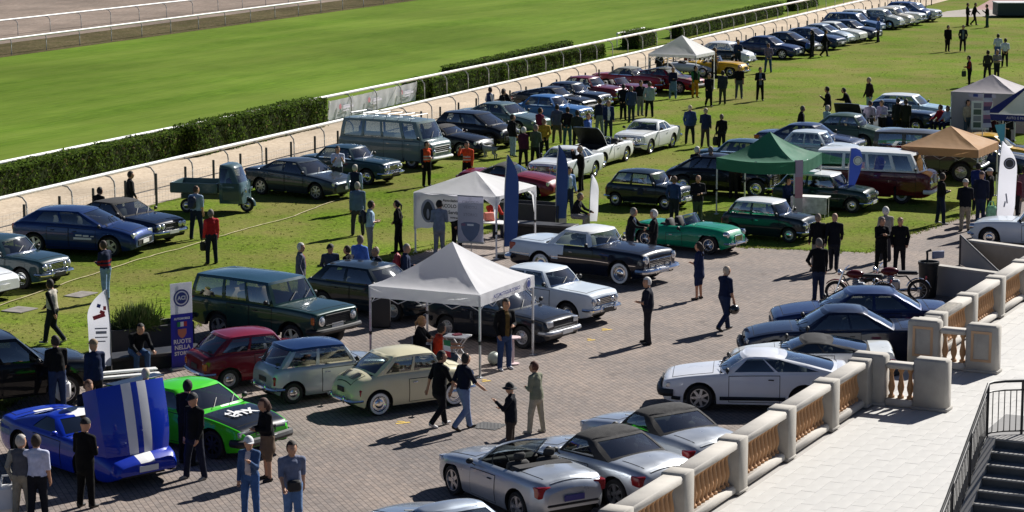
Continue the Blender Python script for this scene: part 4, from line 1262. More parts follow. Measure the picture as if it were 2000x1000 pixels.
# ---- stair up to the stand with black railing
def stair():
    zl = ZT + 1.53; n = 9; rise = 1.53 / n; tread = .30
    top = at(1925, 858, zl)                                # head of the left side
    root = empty('stone_stair', top, YAW_U - math.pi / 2, 'shaded stone stair with black iron railing at the lower right corner', 'stair')   # local x = v, y = u
    DK = mat('stair_stone_shaded', (.10, .095, .09), rough=.85, var=.25, vs=3); TR = mat('stair_tread', (.21, .205, .20), rough=.75, var=.2, vs=3)  # risers darker than treads: their shade is put into the stone colour
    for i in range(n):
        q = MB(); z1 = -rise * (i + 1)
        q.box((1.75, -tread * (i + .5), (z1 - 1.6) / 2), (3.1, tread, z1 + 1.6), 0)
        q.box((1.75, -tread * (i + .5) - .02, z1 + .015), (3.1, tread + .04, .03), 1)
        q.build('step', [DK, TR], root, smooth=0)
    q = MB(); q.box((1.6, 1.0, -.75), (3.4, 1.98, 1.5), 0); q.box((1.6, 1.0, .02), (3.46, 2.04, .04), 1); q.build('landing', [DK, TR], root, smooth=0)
    # side wall below the railing
    q = MB(); ln = n * tread
    v = [(-.10, 0, .05), (-.10, -ln, -1.53 + .05), (-.10, -ln, -1.56), (-.10, 0, -1.56), (.19, 0, .05), (.19, -ln, -1.53 + .05), (.19, -ln, -1.56), (.19, 0, -1.56)]
    q.add(v, [(0, 3, 2, 1), (4, 5, 6, 7), (0, 1, 5, 4), (1, 2, 6, 5), (0, 4, 7, 3)]); q.build('side_wall', [mat('stair_wall', (.30, .29, .28), rough=.85, var=.15)], root, smooth=0)
    IR = mat('black_iron', (.012, .012, .014), rough=.45, var=.1)
    path = [Vector((.02, -ln - .4, -1.53 - .2))] + [Vector((.02, -ln * (1 - f), -1.53 * (1 - f))) for f in np.linspace(0, 1, 8)]
    for a in np.linspace(10, 90, 8):
        path.append(Vector((.02 + 3.2 * (1 - math.cos(R(a))), 1.0 * math.sin(R(a)), 0)))
    for (h, r_) in ((1.05, .028), (.88, .016), (.10, .016)):
        q = MB(); q.tube([p + Vector((0, 0, h)) for p in path], r_, 8); q.build('handrail', [IR], root)
    tot = 0; nb = 0
    bm_ = MB(); bm_.tube([(0, 0, .10), (0, 0, .88)], .010, 5); bme = bm_.me('bar', [IR])
    pmm = MB(); pmm.tube([(0, 0, 0), (0, 0, 1.05)], .026, 6); pme = pmm.me('post', [IR])
    for i in range(len(path) - 1):
        a, b = path[i], path[i + 1]; ln2 = (b - a).length; k = max(1, int(ln2 / .10))
        for j in range(k): link('bar', bme, root, a.lerp(b, j / k))
        if i % 3 == 2: link('post', pme, root, a)
    link('post', pme, root, path[8])
stair()

# ---- ramp walls and litter bin at the right
def wallseg(mb, a, b, za, zb, h, t, m=0, cap=1):
    d = (b - a); L_ = d.length; d.normalize(); s = Vector((-d.y, d.x, 0)) * t / 2
    v = [a + s, b + s, b - s, a - s]
    V = [Vector((p.x, p.y, za if i in (0, 3) else zb)) for i, p in enumerate(v)] + [Vector((p.x, p.y, (za if i in (0, 3) else zb) + h)) for i, p in enumerate(v)]
    mb.add(V, [(0, 1, 5, 4), (1, 2, 6, 5), (2, 3, 7, 6), (3, 0, 4, 7), (4, 5, 6, 7)], m)
    s2 = s * 1.25
    w = [a + s2, b + s2, b - s2, a - s2]
    W_ = [Vector((p.x, p.y, (za if i in (0, 3) else zb) + h)) for i, p in enumerate(w)]
    mb.add(W_ + [p + Vector((0, 0, .06)) for p in W_], [(0, 3, 2, 1), (4, 5, 6, 7), (0, 1, 5, 4), (1, 2, 6, 5), (2, 3, 7, 6), (3, 0, 4, 7)], cap)
q = MB(); a_ = at(1831, 575); b_ = at(1962, 593)
wallseg(q, a_, b_, 0, 0, .82, .22)
tag(q.build('ramp_wall', [PLASTER, STONE2], smooth=0), 'low grey plaster wall behind the litter bin', 'wall')
q = MB(); a_ = at(1893, 522); b_ = at(2080, 548)
wallseg(q, a_, b_, 0, 0, .82, .22)
tag(q.build('ramp_wall', [mat('ramp_wall_tan', (.40, .33, .26), rough=.85, var=.12), STONE2], smooth=0), 'low tan ramp wall beside the white convertible', 'wall')
q = MB(); a_ = at(1874, 518); b_ = at(1950, 553)
V_ = [a_, b_]
q.tube([a_ + Vector((0, 0, .95)), b_ + Vector((0, 0, .35))], .03, 8); q.tube([a_, a_ + Vector((0, 0, .95))], .03, 8)
q.add([a_ + Vector((.02, 0, .02)), b_ + Vector((0, 0, .02)), b_ + Vector((0, 0, .34)), a_ + Vector((.02, 0, .9))], [(0, 1, 2, 3)], 1)
q.add([a_ + Vector((.02, .05, .02)), b_ + Vector((0, .05, .02)), b_ + Vector((0, .05, .34)), a_ + Vector((.02, .05, .9))], [(0, 3, 2, 1)], 1)
tag(q.build('ramp_handrail', [mat('rail_dark', (.06, .06, .065), rough=.4), PLASTER], smooth=0), 'sloping handrail panel at the foot of the ramp', 'handrail')
def bin_():
    p = at(1812, 580)
    root = empty('litter_bin', p, .3, 'tall black litter bin at the end of the grey ramp wall', 'bin')
    BK = mat('bin_black', (.012, .013, .013), rough=.5)
    q = MB(); q.lathe([(.24, .02), (.27, .6), (.29, .95), (.31, .97), (.31, 1.05), (.26, 1.05), (.24, .9), (.2, .5)], 18); q.build('barrel', [BK], root)
    q = MB(); q.tube([(.0, .1, 1.0), (.0, .12, 1.32), (.12, .1, 1.36)], .04, 6); q.build('bracket', [BK], root)
    q = MB(); q.box((.32, .05, 1.22), (.42, .08, .22), 0, bev=.02, rz=.2); q.build('plate', [mat('bin_plate', (.22, .24, .34), rough=.4)], root)
bin_()
# far green skip at the top right
p = at(2010, 32); q = MB(); q.box((p.x, p.y, .6), (5.5, 2.2, 1.0), 0, bev=.05); q.box((p.x, p.y, 1.13), (5.6, 2.3, .08), 1)
tag(q.build('container', [mat('dark_green', (.03, .05, .045), rough=.6), mat('pale_lid', (.5, .5, .5))], smooth=0), 'low dark green container with pale lid at the top right corner', 'container')
# ================================================================== tents, flags, furniture
def text_mesh(s, size, m, name='lettering', align='CENTER', bold=0.0):
    c = bpy.data.curves.new('txt', 'FONT'); c.body = s; c.size = size; c.align_x = align; c.align_y = 'CENTER'; c.resolution_u = 2; c.offset = bold
    o = bpy.data.objects.new('txt', c); COL.objects.link(o)
    bpy.context.view_layer.update()
    me = bpy.data.meshes.new_from_object(o.evaluated_get(bpy.context.evaluated_depsgraph_get()))
    bpy.data.objects.remove(o, do_unlink=True); bpy.data.curves.remove(c)
    me.name = name; me.materials.clear(); me.materials.append(m)
    return me
def put_text(s, size, m, parent, loc, rz, bold=0.0, tilt=0.0):
    """text standing upright, readable from local -y turned by rz"""
    return link('lettering', text_mesh(s, size, m, bold=bold), parent, loc, (R(90) + tilt, 0, rz))
INKB = mat('ink_blue', (.03, .05, .22), rough=.6, var=.05)
INKK = mat('ink_black', (.03, .03, .035), rough=.6, var=.05)
INKR = mat('ink_red', (.45, .03, .04), rough=.6, var=.05)
INKW = mat('ink_white', (.75, .75, .76), rough=.6, var=.05)
INKG = mat('ink_grey', (.30, .30, .36), rough=.6, var=.05)
ALU = mat('tent_pole', (.55, .56, .58), rough=.4, metal=.6, var=.08)
POLEW = mat('tent_pole_white', (.74, .74, .75), rough=.4, var=.05)
def tentcloth(name, c, tr=.35):
    m = mat(name, c, rough=.8, var=.05, vs=1.5, bump=.35, bs=5)
    nt = m.node_tree
    if not any(n.type == 'BSDF_TRANSLUCENT' for n in nt.nodes):
        p = nt.nodes['Principled BSDF']; out = [n for n in nt.nodes if n.type == 'OUTPUT_MATERIAL'][0]
        t = N(nt, 'ShaderNodeBsdfTranslucent'); t.inputs[0].default_value = (*col(c), 1)
        mx = N(nt, 'ShaderNodeMixShader'); mx.inputs[0].default_value = tr
        nt.links.new(p.outputs[0], mx.inputs[1]); nt.links.new(t.outputs[0], mx.inputs[2]); nt.links.new(mx.outputs[0], out.inputs[0])
    return m
def tent(label, Lp, Fp, Rp, ze, zp, cl, vh=.28, pole=ALU, conc=1.3, sag=.0, vcl=None, size=None, truss=True, legs_wide=False, scallop=False, nopole=(), fromL=False):
    L_, F_, R_ = at(*Lp, ze), at(*Fp, ze), at(*Rp, ze)
    c = (L_ + R_) / 2
    a = (F_ - L_); b = (R_ - F_); ex = (a.normalized() + Vector((b.y, -b.x, 0)).normalized()).normalized()
    yaw = math.atan2(ex.y, ex.x)
    sz = size or 2.87
    hx = hy = sz / 2; yaw = -UA
    c = (F_ - VV * hx + UU * hy) if not fromL else (L_ + VV * hx + UU * hy)
    root = empty('canopy_tent', (c.x, c.y, 0), yaw, label, 'tent', 'pop up canopy tents')
    cor = [Vector((-hx, -hy, 0)), Vector((hx, -hy, 0)), Vector((hx, hy, 0)), Vector((-hx, hy, 0))]   # L, F, R, back
    n = 16
    vcl = vcl or cl
    for k in range(4):
        A, B = cor[k], cor[(k + 1) % 4]
        V = []; F = []
        nr = (A + B).normalized()
        for j in range(n + 1):
            s = j / n; f = s ** conc if s > 0 else 0
            for i in range(n + 1):
                e = i / n
                P_ = A.lerp(B, e) * (1 - s)
                z = ze + (zp - ze) * f - sag * math.sin(math.pi * e) * (1 - s) - .03 * math.sin(math.pi * e) * math.sin(math.pi * s)
                z += (.022 * math.sin(e * 31 + k * 2 + s * 7) + .02 * math.sin(e * 13 + k)) * (1 - s) * math.sin(math.pi * s) * abs(2 * e - 1)
                V.append((P_.x, P_.y, z))
        for j in range(n):
            for i in range(n):
                q = j * (n + 1) + i
                F.append((q, q + 1, q + n + 2, q + n + 1))
        link('roof_panel', mesh('roof_panel', V, F, [cl], smooth=60), root)
        V = []; F = []
        for i in range(21):
            e = i / 20; P_ = A.lerp(B, e)
            zt = ze - sag * math.sin(math.pi * e)
            off = nr * (.012 * math.sin(i * 1.9 + k) + .006)
            hh = vh
            if scallop: hh = vh * (.45 + .55 * abs(2 * e - 1) ** 6 + (.9 * max(0, abs(2 * e - 1) - .86) / .14 if abs(2 * e - 1) > .86 else 0))
            V.append((P_.x + nr.x * .006, P_.y + nr.y * .006, zt)); V.append((P_.x + off.x, P_.y + off.y, zt - hh))
        for i in range(20): F.append((2 * i, 2 * i + 1, 2 * i + 3, 2 * i + 2))
        link('valance', mesh('valance', V, F, [vcl], smooth=60), root)
    for k, p_ in enumerate(cor):
        if k in nopole: continue
        p2 = p_ * .985
        q = MB(); q.box((p2.x, p2.y, (ze - .03) / 2), (.045, .045, ze - .03), 0); q.box((p2.x, p2.y, .012), (.14, .14, .024), 0)
        q.box((p2.x, p2.y, ze * .42), (.055, .055, .09), 1)
        q.build('pole', [pole, BLACK], root, smooth=0)
        if legs_wide:
            q = MB()
            for sx in (-1, 1):
                i_ = p2.normalized()
            t1 = Vector((-math.copysign(1, p_.x), 0, 0)); t2 = Vector((0, -math.copysign(1, p_.y), 0))
            for t in (t1, t2):
                q.add([p2 + Vector((0, 0, ze - .1)), p2 + Vector((0, 0, .9)), p2 + t * .12 + Vector((0, 0, ze - .3)), p2 + t * .42 + Vector((0, 0, ze - .1))], [(0, 1, 2, 3)])
            q.build('corner_cloth', [cl], root, smooth=0)
    if truss:
        for k in range(4):
            A, B = cor[k] * .97, cor[(k + 1) % 4] * .97
            q = MB(); m_ = 4
            for i in range(m_):
                p0, p1 = A.lerp(B, i / m_), A.lerp(B, (i + 1) / m_)
                q.tube([p0 + Vector((0, 0, ze - .08)), p1 + Vector((0, 0, ze - .42))], .012, 4); q.tube([p0 + Vector((0, 0, ze - .42)), p1 + Vector((0, 0, ze - .08))], .012, 4)
            q.build('truss', [pole], root, smooth=0)
    return root, hx, hy, yaw
CW = tentcloth('tent_white', (.82, .82, .84), .4)
CG = tentcloth('tent_green', (.045, .20, .12), .3)
CO = tentcloth('tent_beige', (.52, .30, .15), .3)
CB = tentcloth('tent_blue', (.02, .03, .16), .15)
CGY = tentcloth('tent_grey', (.44, .40, .42), .2)
T1, hx, hy, ty = tent('white pointed canopy tent in the middle of the paved yard', (718, 557), (938, 576), (1043, 538), 2.08, 3.07, CW, vh=.30, conc=1.35, size=3.1)
put_text('AUTOMOTOCLUB STORICO', .12, INKB, T1, (hx + .03, -.1, 1.92), R(90), .004)
def emblem(parent, c, rz, r, ms, txt=None):
    q = MB()
    for (rr, o, m) in ((r, .0, 0), (r * .82, .004, 1), (r * .66, .008, 0)):
        ca, sa = math.cos(rz), math.sin(rz)
        pts = [(c[0] + ca * rr * math.cos(t * math.pi / 12) + sa * o, c[1] + sa * rr * math.cos(t * math.pi / 12) - ca * o, c[2] + rr * math.sin(t * math.pi / 12)) for t in range(24)]
        q.add(pts, [tuple(range(24))], m)
    e = q.build('emblem', ms, parent, smooth=0)
    if txt: put_text(txt, r * .62, ms[1], parent, (c[0] + math.sin(rz) * .014, c[1] - math.cos(rz) * .014, c[2]), rz, .006)
    return e
emblem(T1, (hx + .03, hy * .74, 1.93), R(90), .15, [INKB, INKW])
T2, hx2, hy2, ty2 = tent('white canopy tent with club banner and crest poster', (815, 372), (970, 385), (1058, 358), 2.0, 2.58, CW, size=2.95, vh=.20, pole=POLEW, conc=1.0, legs_wide=True, scallop=True, truss=False)
# cloth banner hung across its left front
q = MB(); V_ = []; n_ = 16
for i in range(n_ + 1):
    e = i / n_; x = -hx2 + e * (hx2 * 1.45)
    V_ += [(x, -hy2 - .05 + .02 * math.sin(i), 1.98 + .0 * e), (x, -hy2 - .05 + .03 * math.sin(i * 1.3), 1.98 - 1.22 + .66 * e ** 1.2 + .04 * math.sin(i))]
q.add(V_, [(2 * i, 2 * i + 1, 2 * i + 3, 2 * i + 2) for i in range(n_)])
bn = tag(q.build('club_banner', [tentcloth('banner_cloth', (.74, .73, .77), .45)]), 'white club banner with dark oval badge hung under the tent edge', 'banner')
bn.location = T2.location; bn.rotation_euler = T2.rotation_euler
q = MB(); q.add([(-hx2 + .55 + .26 * math.cos(t * math.pi / 10), -hy2 - .095, 1.42 + .38 * math.sin(t * math.pi / 10)) for t in range(20)], [tuple(range(20))], 0)
q.add([(-hx2 + .55 + .19 * math.cos(t * math.pi / 10) * (1 - .35 * max(0, math.sin(t * math.pi / 10))), -hy2 - .10, 1.42 + .31 * math.sin(t * math.pi / 10)) for t in range(20)], [tuple(range(20))], 1)
q.add([(-hx2 + .55 + .05 * math.cos(t * math.pi / 10), -hy2 - .105, 1.33 + .16 * math.sin(t * math.pi / 10)) for t in range(20)], [tuple(range(20))], 0)
q.build('badge', [INKG, INKK], bn, smooth=0)
for (s, z, x, sz) in (('Associazione', 1.80, 1.40, .12), ('CIRCOLO E MOTORI', 1.62, 1.62, .16), ('Dr. Servizio IT', 1.42, 1.48, .15), ('www.autostoriche.it', 1.26, 1.72, .09)):
    put_text(s, sz, INKK, bn, (-hx2 + x, -hy2 - .10, z), 0, .004)
# crest poster
q = MB(); w_ = .44
V_ = [(-w_, 0, .55), (w_, 0, .55), (w_, 0, 2.0), (-w_, 0, 2.0)]
q.box((0, .012, 1.27), (w_ * 2, .02, 1.46), 0); q.tube([(-w_, 0, 2.02), (w_, 0, 2.02)], .02, 6, 1); q.box((0, .02, .54), (w_ * 2 + .04, .10, .06), 1)
q.tube([(0, .06, .02), (0, .06, 2.0)], .016, 6, 1); q.box((0, .06, .02), (.5, .3, .03), 1)
cp = tag(q.build('crest_poster', [tentcloth('poster_lilac', (.58, .58, .66), .4), STEEL], smooth=0), 'pale poster with a grey blue shield in front of the tent', 'poster')
cp.location = at(919, 506); cp.rotation_euler = (0, 0, R(-22))
q = MB(); sh = [(-.33, 1.13), (-.2, 1.18), (0, 1.19), (.2, 1.18), (.33, 1.13), (.31, .95), (.24, .78), (.13, .65), (0, .56), (-.13, .65), (-.24, .78), (-.31, .95)]
q.add([(x, -.004, z) for x, z in sh], [tuple(range(len(sh)))], 0); q.box((0, -.006, 1.10), (.22, .004, .06), 1); q.box((-.24, -.006, 1.10), (.14, .004, .08), 2)
q.build('shield', [mat('shield_blue', (.12, .16, .26), rough=.5), INKW, mat('shield_plum', (.22, .12, .20))], cp, smooth=0)
for (s, z, sz) in (('CIRCOLO', 1.82, .13), ('VEICOLI', 1.66, .13), ('STORICI', 1.42, .13)): put_text(s, sz, INKG, cp, (0, -.004, z), 0)
tent('dark green canopy tent with drooping edges beside the black saloon', (1398, 303), (1553, 316), (1606, 296), 2.05, 2.9, CG, vh=.42, conc=1.6, sag=.10, size=2.95)
tent('white canopy tent far off near the hedge and yellow car', (1260, 102), (1360, 108), (1388, 98), 2.05, 3.0, CW, vh=.16, pole=POLEW, conc=1.05, size=2.8)
TG, gx, gy, gyaw = tent('grey canopy tent with closed side walls at the right edge', (1863, 175), (1985, 184), (2050, 160), 2.1, 2.82, CGY, vh=.22, conc=1.15, size=3.0, truss=False)
for (x, y, w, d) in ((0, -gy + .03, gx * 2 - .04, .02), (-gx + .03, 0, .02, gy * 2 - .04), (0, gy - .03, gx * 2 - .04, .02)):
    q = MB(); q.box((x, y, 1.04), (w, d, 2.08), 0); q.build('side_wall', [CGY], TG, smooth=0)
q = MB(); q.box((-.05, -gy - .02, 1.96), (1.25, .01, .17), 0); q.box((-.35, -gy - .03, 1.97), (.22, .01, .12), 1); q.build('sign_strip', [mat('strip_lilac', (.42, .38, .48)), INKB], TG, smooth=0)
TB, bx, by, byaw = tent('dark blue and white canopy tent cut by the right edge', (1923, 222), (2075, 236), (2140, 208), 2.05, 3.2, CW, vh=.26, conc=1.05, vcl=CB, size=3.1, fromL=True)
for (ax, ay) in ((-bx, -by), (bx, -by)):
    q = MB(); nrm_ = .035
    q.add([(ax * .52, ay * 1.0 + .0, 2.05 + .03), (ax * .98, ay * .99, 2.05 + .05), (0, 0, 3.2 + .03), (ax * .02, ay * .35 * .0, 3.2 + .03)], [(0, 1, 2)]) 
    q.v = [(ax, ay, 2.09), (ax * .62, ay * 1.0, 2.10), (ax * .02, ay * .08, 3.17), (ax * .06, ay * .06, 3.19)]; q.f = [(0, 1, 2, 3) if ax < 0 else (0, 3, 2, 1)]; q.m = [0]
    q.build('roof_stripe', [CB], TB, smooth=0)
put_text('AUTO E MOTO CLUB', .15, INKW, TB, (.1, -by - .03, 1.92), 0)
TO, ox, oy, oyaw = tent('tan orange canopy tent in front of the old off roader', (1764, 276), (1911, 293), (1957, 272), 2.05, 2.72, CO, vh=.30, conc=1.1, size=2.9)

# ---- flags
def feather(label, base, h, w, cl, rz=0.0, shape='feather', marks=None, name='feather_flag', foot='plate', zb=.35, polec=None):
    p = at(*base)
    root = empty(name, p, rz, label, 'flag', 'upright promotional flags')
    V = []; F = []; n = 24
    for i in range(n + 1):
        s = i / n; z = zb + (h - zb) * s
        bend = .10 * h / 3 * s ** 3
        if shape == 'feather': ww = w * (1 - max(0, (s - .62) / .38) ** 2.2) * (.86 + .14 * min(1, s * 5)) + .02
        elif shape == 'drop': ww = w * (.16 + .84 * math.sin(math.pi * min(1, (s * .86 + .02)) ** 1.6) ** .9) * (1 if s < .97 else .6)
        else: ww = w
        y = .03 * math.sin(s * 9)
        x0 = bend
        V += [(x0, y * .2, z), (x0 + ww * .5, y + .02, z), (x0 + ww, y * .6, z)]
    for i in range(n):
        for j in (0, 1): F.append((i * 3 + j, i * 3 + j + 1, i * 3 + 4 + j, i * 3 + 3 + j))
    fl = link('flag_cloth', mesh('flag_cloth', V, F, [cl], smooth=60), root)
    q = MB(); q.tube([(0, 0, 0)] + [(V[i * 3][0] - .012, 0, V[i * 3][2]) for i in range(0, n + 1, 4)], .016, 6); q.build('pole', [polec or STEEL], root)
    q = MB()
    if foot == 'plate': q.box((0, 0, .015), (.45, .45, .03), 0, bev=.006)
    else: q.box((0, 0, .07), (.52, .42, .14), 0, bev=.02)
    q.build('foot', [BLACK], root)
    return root
FB = tentcloth('flag_blue', (.014, .034, .12), .2); FW = tentcloth('flag_white', (.74, .74, .80), .5)
f1 = feather('white feather flag with red and blue marks beside the black off roader', (218, 742), 2.25, .50, FW, R(-170), 'feather')
for (x, z, w, h, m) in ((-.30, 1.95, .08, .08, INKB), (-.18, 1.93, .06, .10, INKR), (-.28, 1.60, .30, .10, INKR), (-.22, 1.72, .14, .10, INKR), (-.24, .55, .12, .10, INKR)):
    pass
def flagmark(root, x, y, z, w, h, m, rot=0.0):
    q = MB(); c, s = math.cos(rot), math.sin(rot)
    pts = [(-w / 2, -h / 2), (w / 2, -h / 2), (w / 2, h / 2), (-w / 2, h / 2)]
    for yy in (y, ):
        q.add([(x + a * c - b * s, yy, z + a * s + b * c) for a, b in pts], [(0, 1, 2, 3)])
    q.build('print', [m], root, smooth=0)
for (x, z, w, h, m, ro) in ((.26, 1.86, .09, .09, INKB, .3), (.12, 1.80, .07, .10, INKR, 0), (.26, 1.60, .30, .10, INKR, -.3), (.18, 1.70, .12, .08, INKR, .4), (.26, .62, .12, .10, INKR, .7), (.22, 1.30, .30, .035, INKG, 0), (.22, 1.20, .26, .07, INKG, 0), (.22, 1.08, .3, .03, INKG, 0), (.22, .98, .2, .03, INKG, 0)):
    flagmark(f1, x, .06, z, w, h, m, ro)
feather('tall navy blue feather flag standing before the crest poster tent', (985, 503), 3.3, .42, FB, R(8), 'feather', foot='block')
feather('second navy blue feather flag behind the tent near the bench', (1086, 447), 2.9, .38, FB, R(15), 'feather')
feather('small plain white feather flag behind the two tone saloon', (1152, 452), 1.95, .26, FW, R(5), 'feather')
f2 = feather('blue teardrop flag with white disc before the red minibus', (1656, 410), 2.25, .46, tentcloth('flag_royal', (.03, .06, .30), .25), R(5), 'drop')
emblem(f2, (.31, -.05, 1.80), 0, .17, [INKW, INKG])
f3 = feather('tall white feather flag with black round badge by the white convertible', (1946, 452), 3.1, .58, FW, R(-5), 'feather')
emblem(f3, (.36, -.06, 2.35), 0, .20, [INKK, INKG])
flagmark(f3, .30, -.06, 1.15, .05, .34, INKG, .15); flagmark(f3, .24, -.06, .95, .05, .2, INKG, -.2)
# roll-up banners
def rollup(label, base, h, w, rz, parts, texts=()):
    root = empty('rollup_banner', at(*base), rz, label, 'banner')
    q = MB(); q.tube([(0, .05, 0), (0, .04, h)], .012, 6); q.box((0, .0, .04), (w + .06, .16, .08), 0, bev=.02); q.build('stand', [ALU], root)
    for (z0, z1, m) in parts:
        q = MB(); q.box((0, 0, (z0 + z1) / 2), (w, .008, z1 - z0), 0); q.build('panel', [m], root, smooth=0)
    for (s, z, sz, m) in texts: put_text(s, sz, m, root, (0, -.012, z), 0, .004)
    return root
PURP = tentcloth('banner_violet', (.06, .06, .42), .45); BANW = tentcloth('banner_panel_white', (.80, .80, .83), .5)
r1 = rollup('tall blue and white roll-up banner between planter and dark red car', (357, 722), 2.2, .60, R(35), ((.08, 1.42, PURP), (1.42, 2.2, BANW)), (('AUTOMOBILE', 1.30, .07, INKW), ('RUOTE', .72, .15, INKW), ('NELLA', .57, .15, INKW), ('STORIA', .42, .13, INKW)))
emblem(r1, (0, -.012, 1.82), 0, .22, [INKB, INKW], 'ACI')
q = MB(); q.box((-.09, -.014, 1.16), (.09, .004, .12), 0); q.box((0, -.014, 1.16), (.09, .004, .12), 1); q.box((.09, -.014, 1.16), (.09, .004, .12), 2)
sh = [(-.12, 1.04), (.12, 1.04), (.12, .92), (.07, .84), (0, .80), (-.07, .84), (-.12, .92)]
q.add([(x, -.016, z) for x, z in sh], [tuple(range(len(sh)))], 3)
q.build('crest', [mat('flag_green', (.02, .22, .08)), INKW, INKR, mat('crest_orange', (.52, .17, .10))], r1, smooth=0)
rollup('narrow pink and mauve roll-up banner beside the green canopy tent', (1558, 428), 2.1, .34, R(20), ((.08, .75, mat('roll_pale', (.55, .46, .55))), (.75, 1.5, mat('roll_pink', (.50, .22, .33))), (1.5, 2.1, mat('roll_mauve', (.42, .30, .48)))))
# patterned flag and light blue flag by the beige tent
root = empty('hanging_flag', at(1916, 340), R(10), 'patterned purple and white flag hanging at the tan tent corner', 'flag')
q = MB(); q.tube([(0, 0, 0), (0, 0, 3.3)], .018, 6); q.build('pole', [STEEL], root)
q = MB()
for i in range(8):
    z = 3.25 - i * .17; q.add([(.0, .02 * (i % 2), z), (.34 + .05 * math.sin(i), .05 * math.sin(i * 2), z), (.34 + .05 * math.sin(i + 1), .05 * math.sin(i * 2 + 2), z - .17), (.0, .02 * ((i + 1) % 2), z - .17)], [(0, 1, 2, 3)], i % 3)
q.build('flag_cloth', [mat('jack_navy', (.06, .05, .16)), mat('jack_white', (.5, .48, .55)), mat('jack_mauve', (.25, .10, .18))], root, smooth=0)
root = empty('hanging_flag', at(1960, 352), R(10), 'light blue flag hanging behind the tall white feather flag', 'flag')
q = MB(); q.tube([(0, 0, 0), (0, 0, 2.3)], .018, 6); q.build('pole', [STEEL], root)
q = MB(); q.add([(0, 0, 2.25), (-.42, .05, 2.2), (-.25, .08, 1.75), (-.05, .0, 1.2)], [(0, 1, 2, 3)]); q.build('flag_cloth', [mat('flag_sky', (.10, .38, .62), rough=.7)], root, smooth=0)
root = empty('notice_board', at(1916, 275), R(-10), 'white framed notice board with photographs beside the blue tent', 'board')
q = MB(); q.box((0, 0, 1.15), (.95, .04, 1.3), 0, bev=.01); q.build('frame', [WHITEP], root)
for s in (-1, 1):
    q = MB(); q.tube([(s * .4, .1, 0), (s * .4, 0, 1.8)], .02, 6); q.build('leg', [ALU], root)
for i in range(2):
    for j in range(4):
        q = MB(); q.box((-.2 + .4 * i, -.024, .72 + .29 * j), (.34, .008, .24), 0); q.build('picture', [mat('picture_%d' % ((i + j * 2) % 4), ((.10, .14, .11), (.22, .16, .28), (.30, .30, .33), (.12, .10, .16))[(i + j * 2) % 4])], root, smooth=0)

# ---- tables, chairs, planters, benches
def table(label, c, rz, w, d, h, m, xlegs=True, cloth_m=None):
    root = empty('folding_table', at(*c), rz, label, 'table')
    q = MB(); q.box((0, 0, h - .02), (w, d, .04), 0, bev=.008); q.build('table_top', [m], root)
    for sx in (-1, 1):
        for sy in (-1, 1):
            q = MB()
            if xlegs: q.tube([(sx * w * .42, sy * d * .40, 0), (-sx * w * .38, sy * d * .40, h - .04)], .014, 6)
            else: q.tube([(sx * w * .45, sy * d * .42, 0), (sx * w * .45, sy * d * .42, h - .04)], .018, 6)
            q.build('leg', [ALU], root)
    if cloth_m:
        q = MB(); q.box((0, -d / 2 - .004, h - .30), (w + .01, .006, .58), 0); q.build('front_cloth', [cloth_m], root, smooth=0)
    return root
table('small white folding table under the middle canopy tent', (893, 708), R(-20), .62, .48, .70, WHITEP)
q = MB(); q.box((0, 0, .02), (.22, .16, .03), 0, bev=.004); o = tag(q.build('booklet', [mat('booklet_red', (.45, .10, .12))]), 'red booklet lying on the small folding table', 'booklet'); pt = at(893, 708); o.location = (pt.x, pt.y + .03, .70); o.rotation_euler = (0, 0, .5)
table('long white table under the crest poster tent', (966, 476), R(-22), 1.5, .65, .74, WHITEP, False)
q = MB(); q.box((0, 0, .14), (.36, .28, .26), 0, bev=.03); o = tag(q.build('red_bag', [mat('bag_coral', (.55, .16, .12), rough=.7)]), 'coral red bag on the white table under the tent', 'bag'); pt = at(956, 474); o.location = (pt.x, pt.y, .74); o.rotation_euler = (0, 0, .3)
table('white stall table with printed cloth beside the green saloon', (1583, 424), R(-22), 1.3, .6, .76, WHITEP, False, mat('table_cloth_print', (.58, .58, .60), rough=.7, var=.3, vs=8))
def chair(label, p, rz, m):
    root = empty('folding_chair', p, rz, label, 'chair')
    q = MB(); q.box((0, 0, .45), (.42, .42, .03), 0, bev=.01); q.build('seat', [m], root)
    q = MB(); q.box((-.22, 0, .72), (.03, .42, .34), 0, bev=.01); q.build('backrest', [m], root)
    for sx in (-1, 1):
        for sy in (-1, 1):
            q = MB(); q.tube([(sx * .2, sy * .2, 0), (sx * .2 - (.04 if sx < 0 else 0), sy * .2, .45 if sx > 0 else .88)], .013, 5); q.build('leg', [ALU], root)
    return root
DK = mat('chair_dark', (.03, .03, .04), rough=.7)
SEATA = at(828, 722); SEATB = at(862, 738)
chair('dark folding chair of the woman in black under the tent', SEATA, R(-15), DK)
chair('dark folding chair of the man in the orange shirt', SEATB, R(0), DK)
q = MB(); q.lathe([(.16, .02), (.16, .04), (.03, .06), (.03, .66), (.20, .68), (.20, .71), (.0001, .715)], 16); o = tag(q.build('bistro_stool', [mat('stool_pinkish', (.68, .52, .52), rough=.4)]), 'round pale topped stool behind the standing man', 'stool'); o.location = at(1002, 712)
q = MB(); q.sphere((0, 0, .16), (.17, .22, .17), 14, 8); q.box((.1, 0, .06), (.2, .3, .1), 1, bev=.03); o = tag(q.build('pale_bag', [mat('bag_palegreen', (.42, .47, .40), rough=.5), BLACK]), 'pale green bag on the paving under the middle tent', 'bag'); o.location = at(965, 712)
p = at(745, 640); q = MB(); q.box((0, 0, .55), (.5, .3, 1.05), 0, bev=.03); o = tag(q.build('dark_stand', [mat('stand_black', (.02, .02, .025), rough=.6)]), 'dark box stand beside the left tent pole', 'stand'); o.location = p
BENCHM = mat('bench_black', (.022, .022, .024), rough=.5, var=.2)
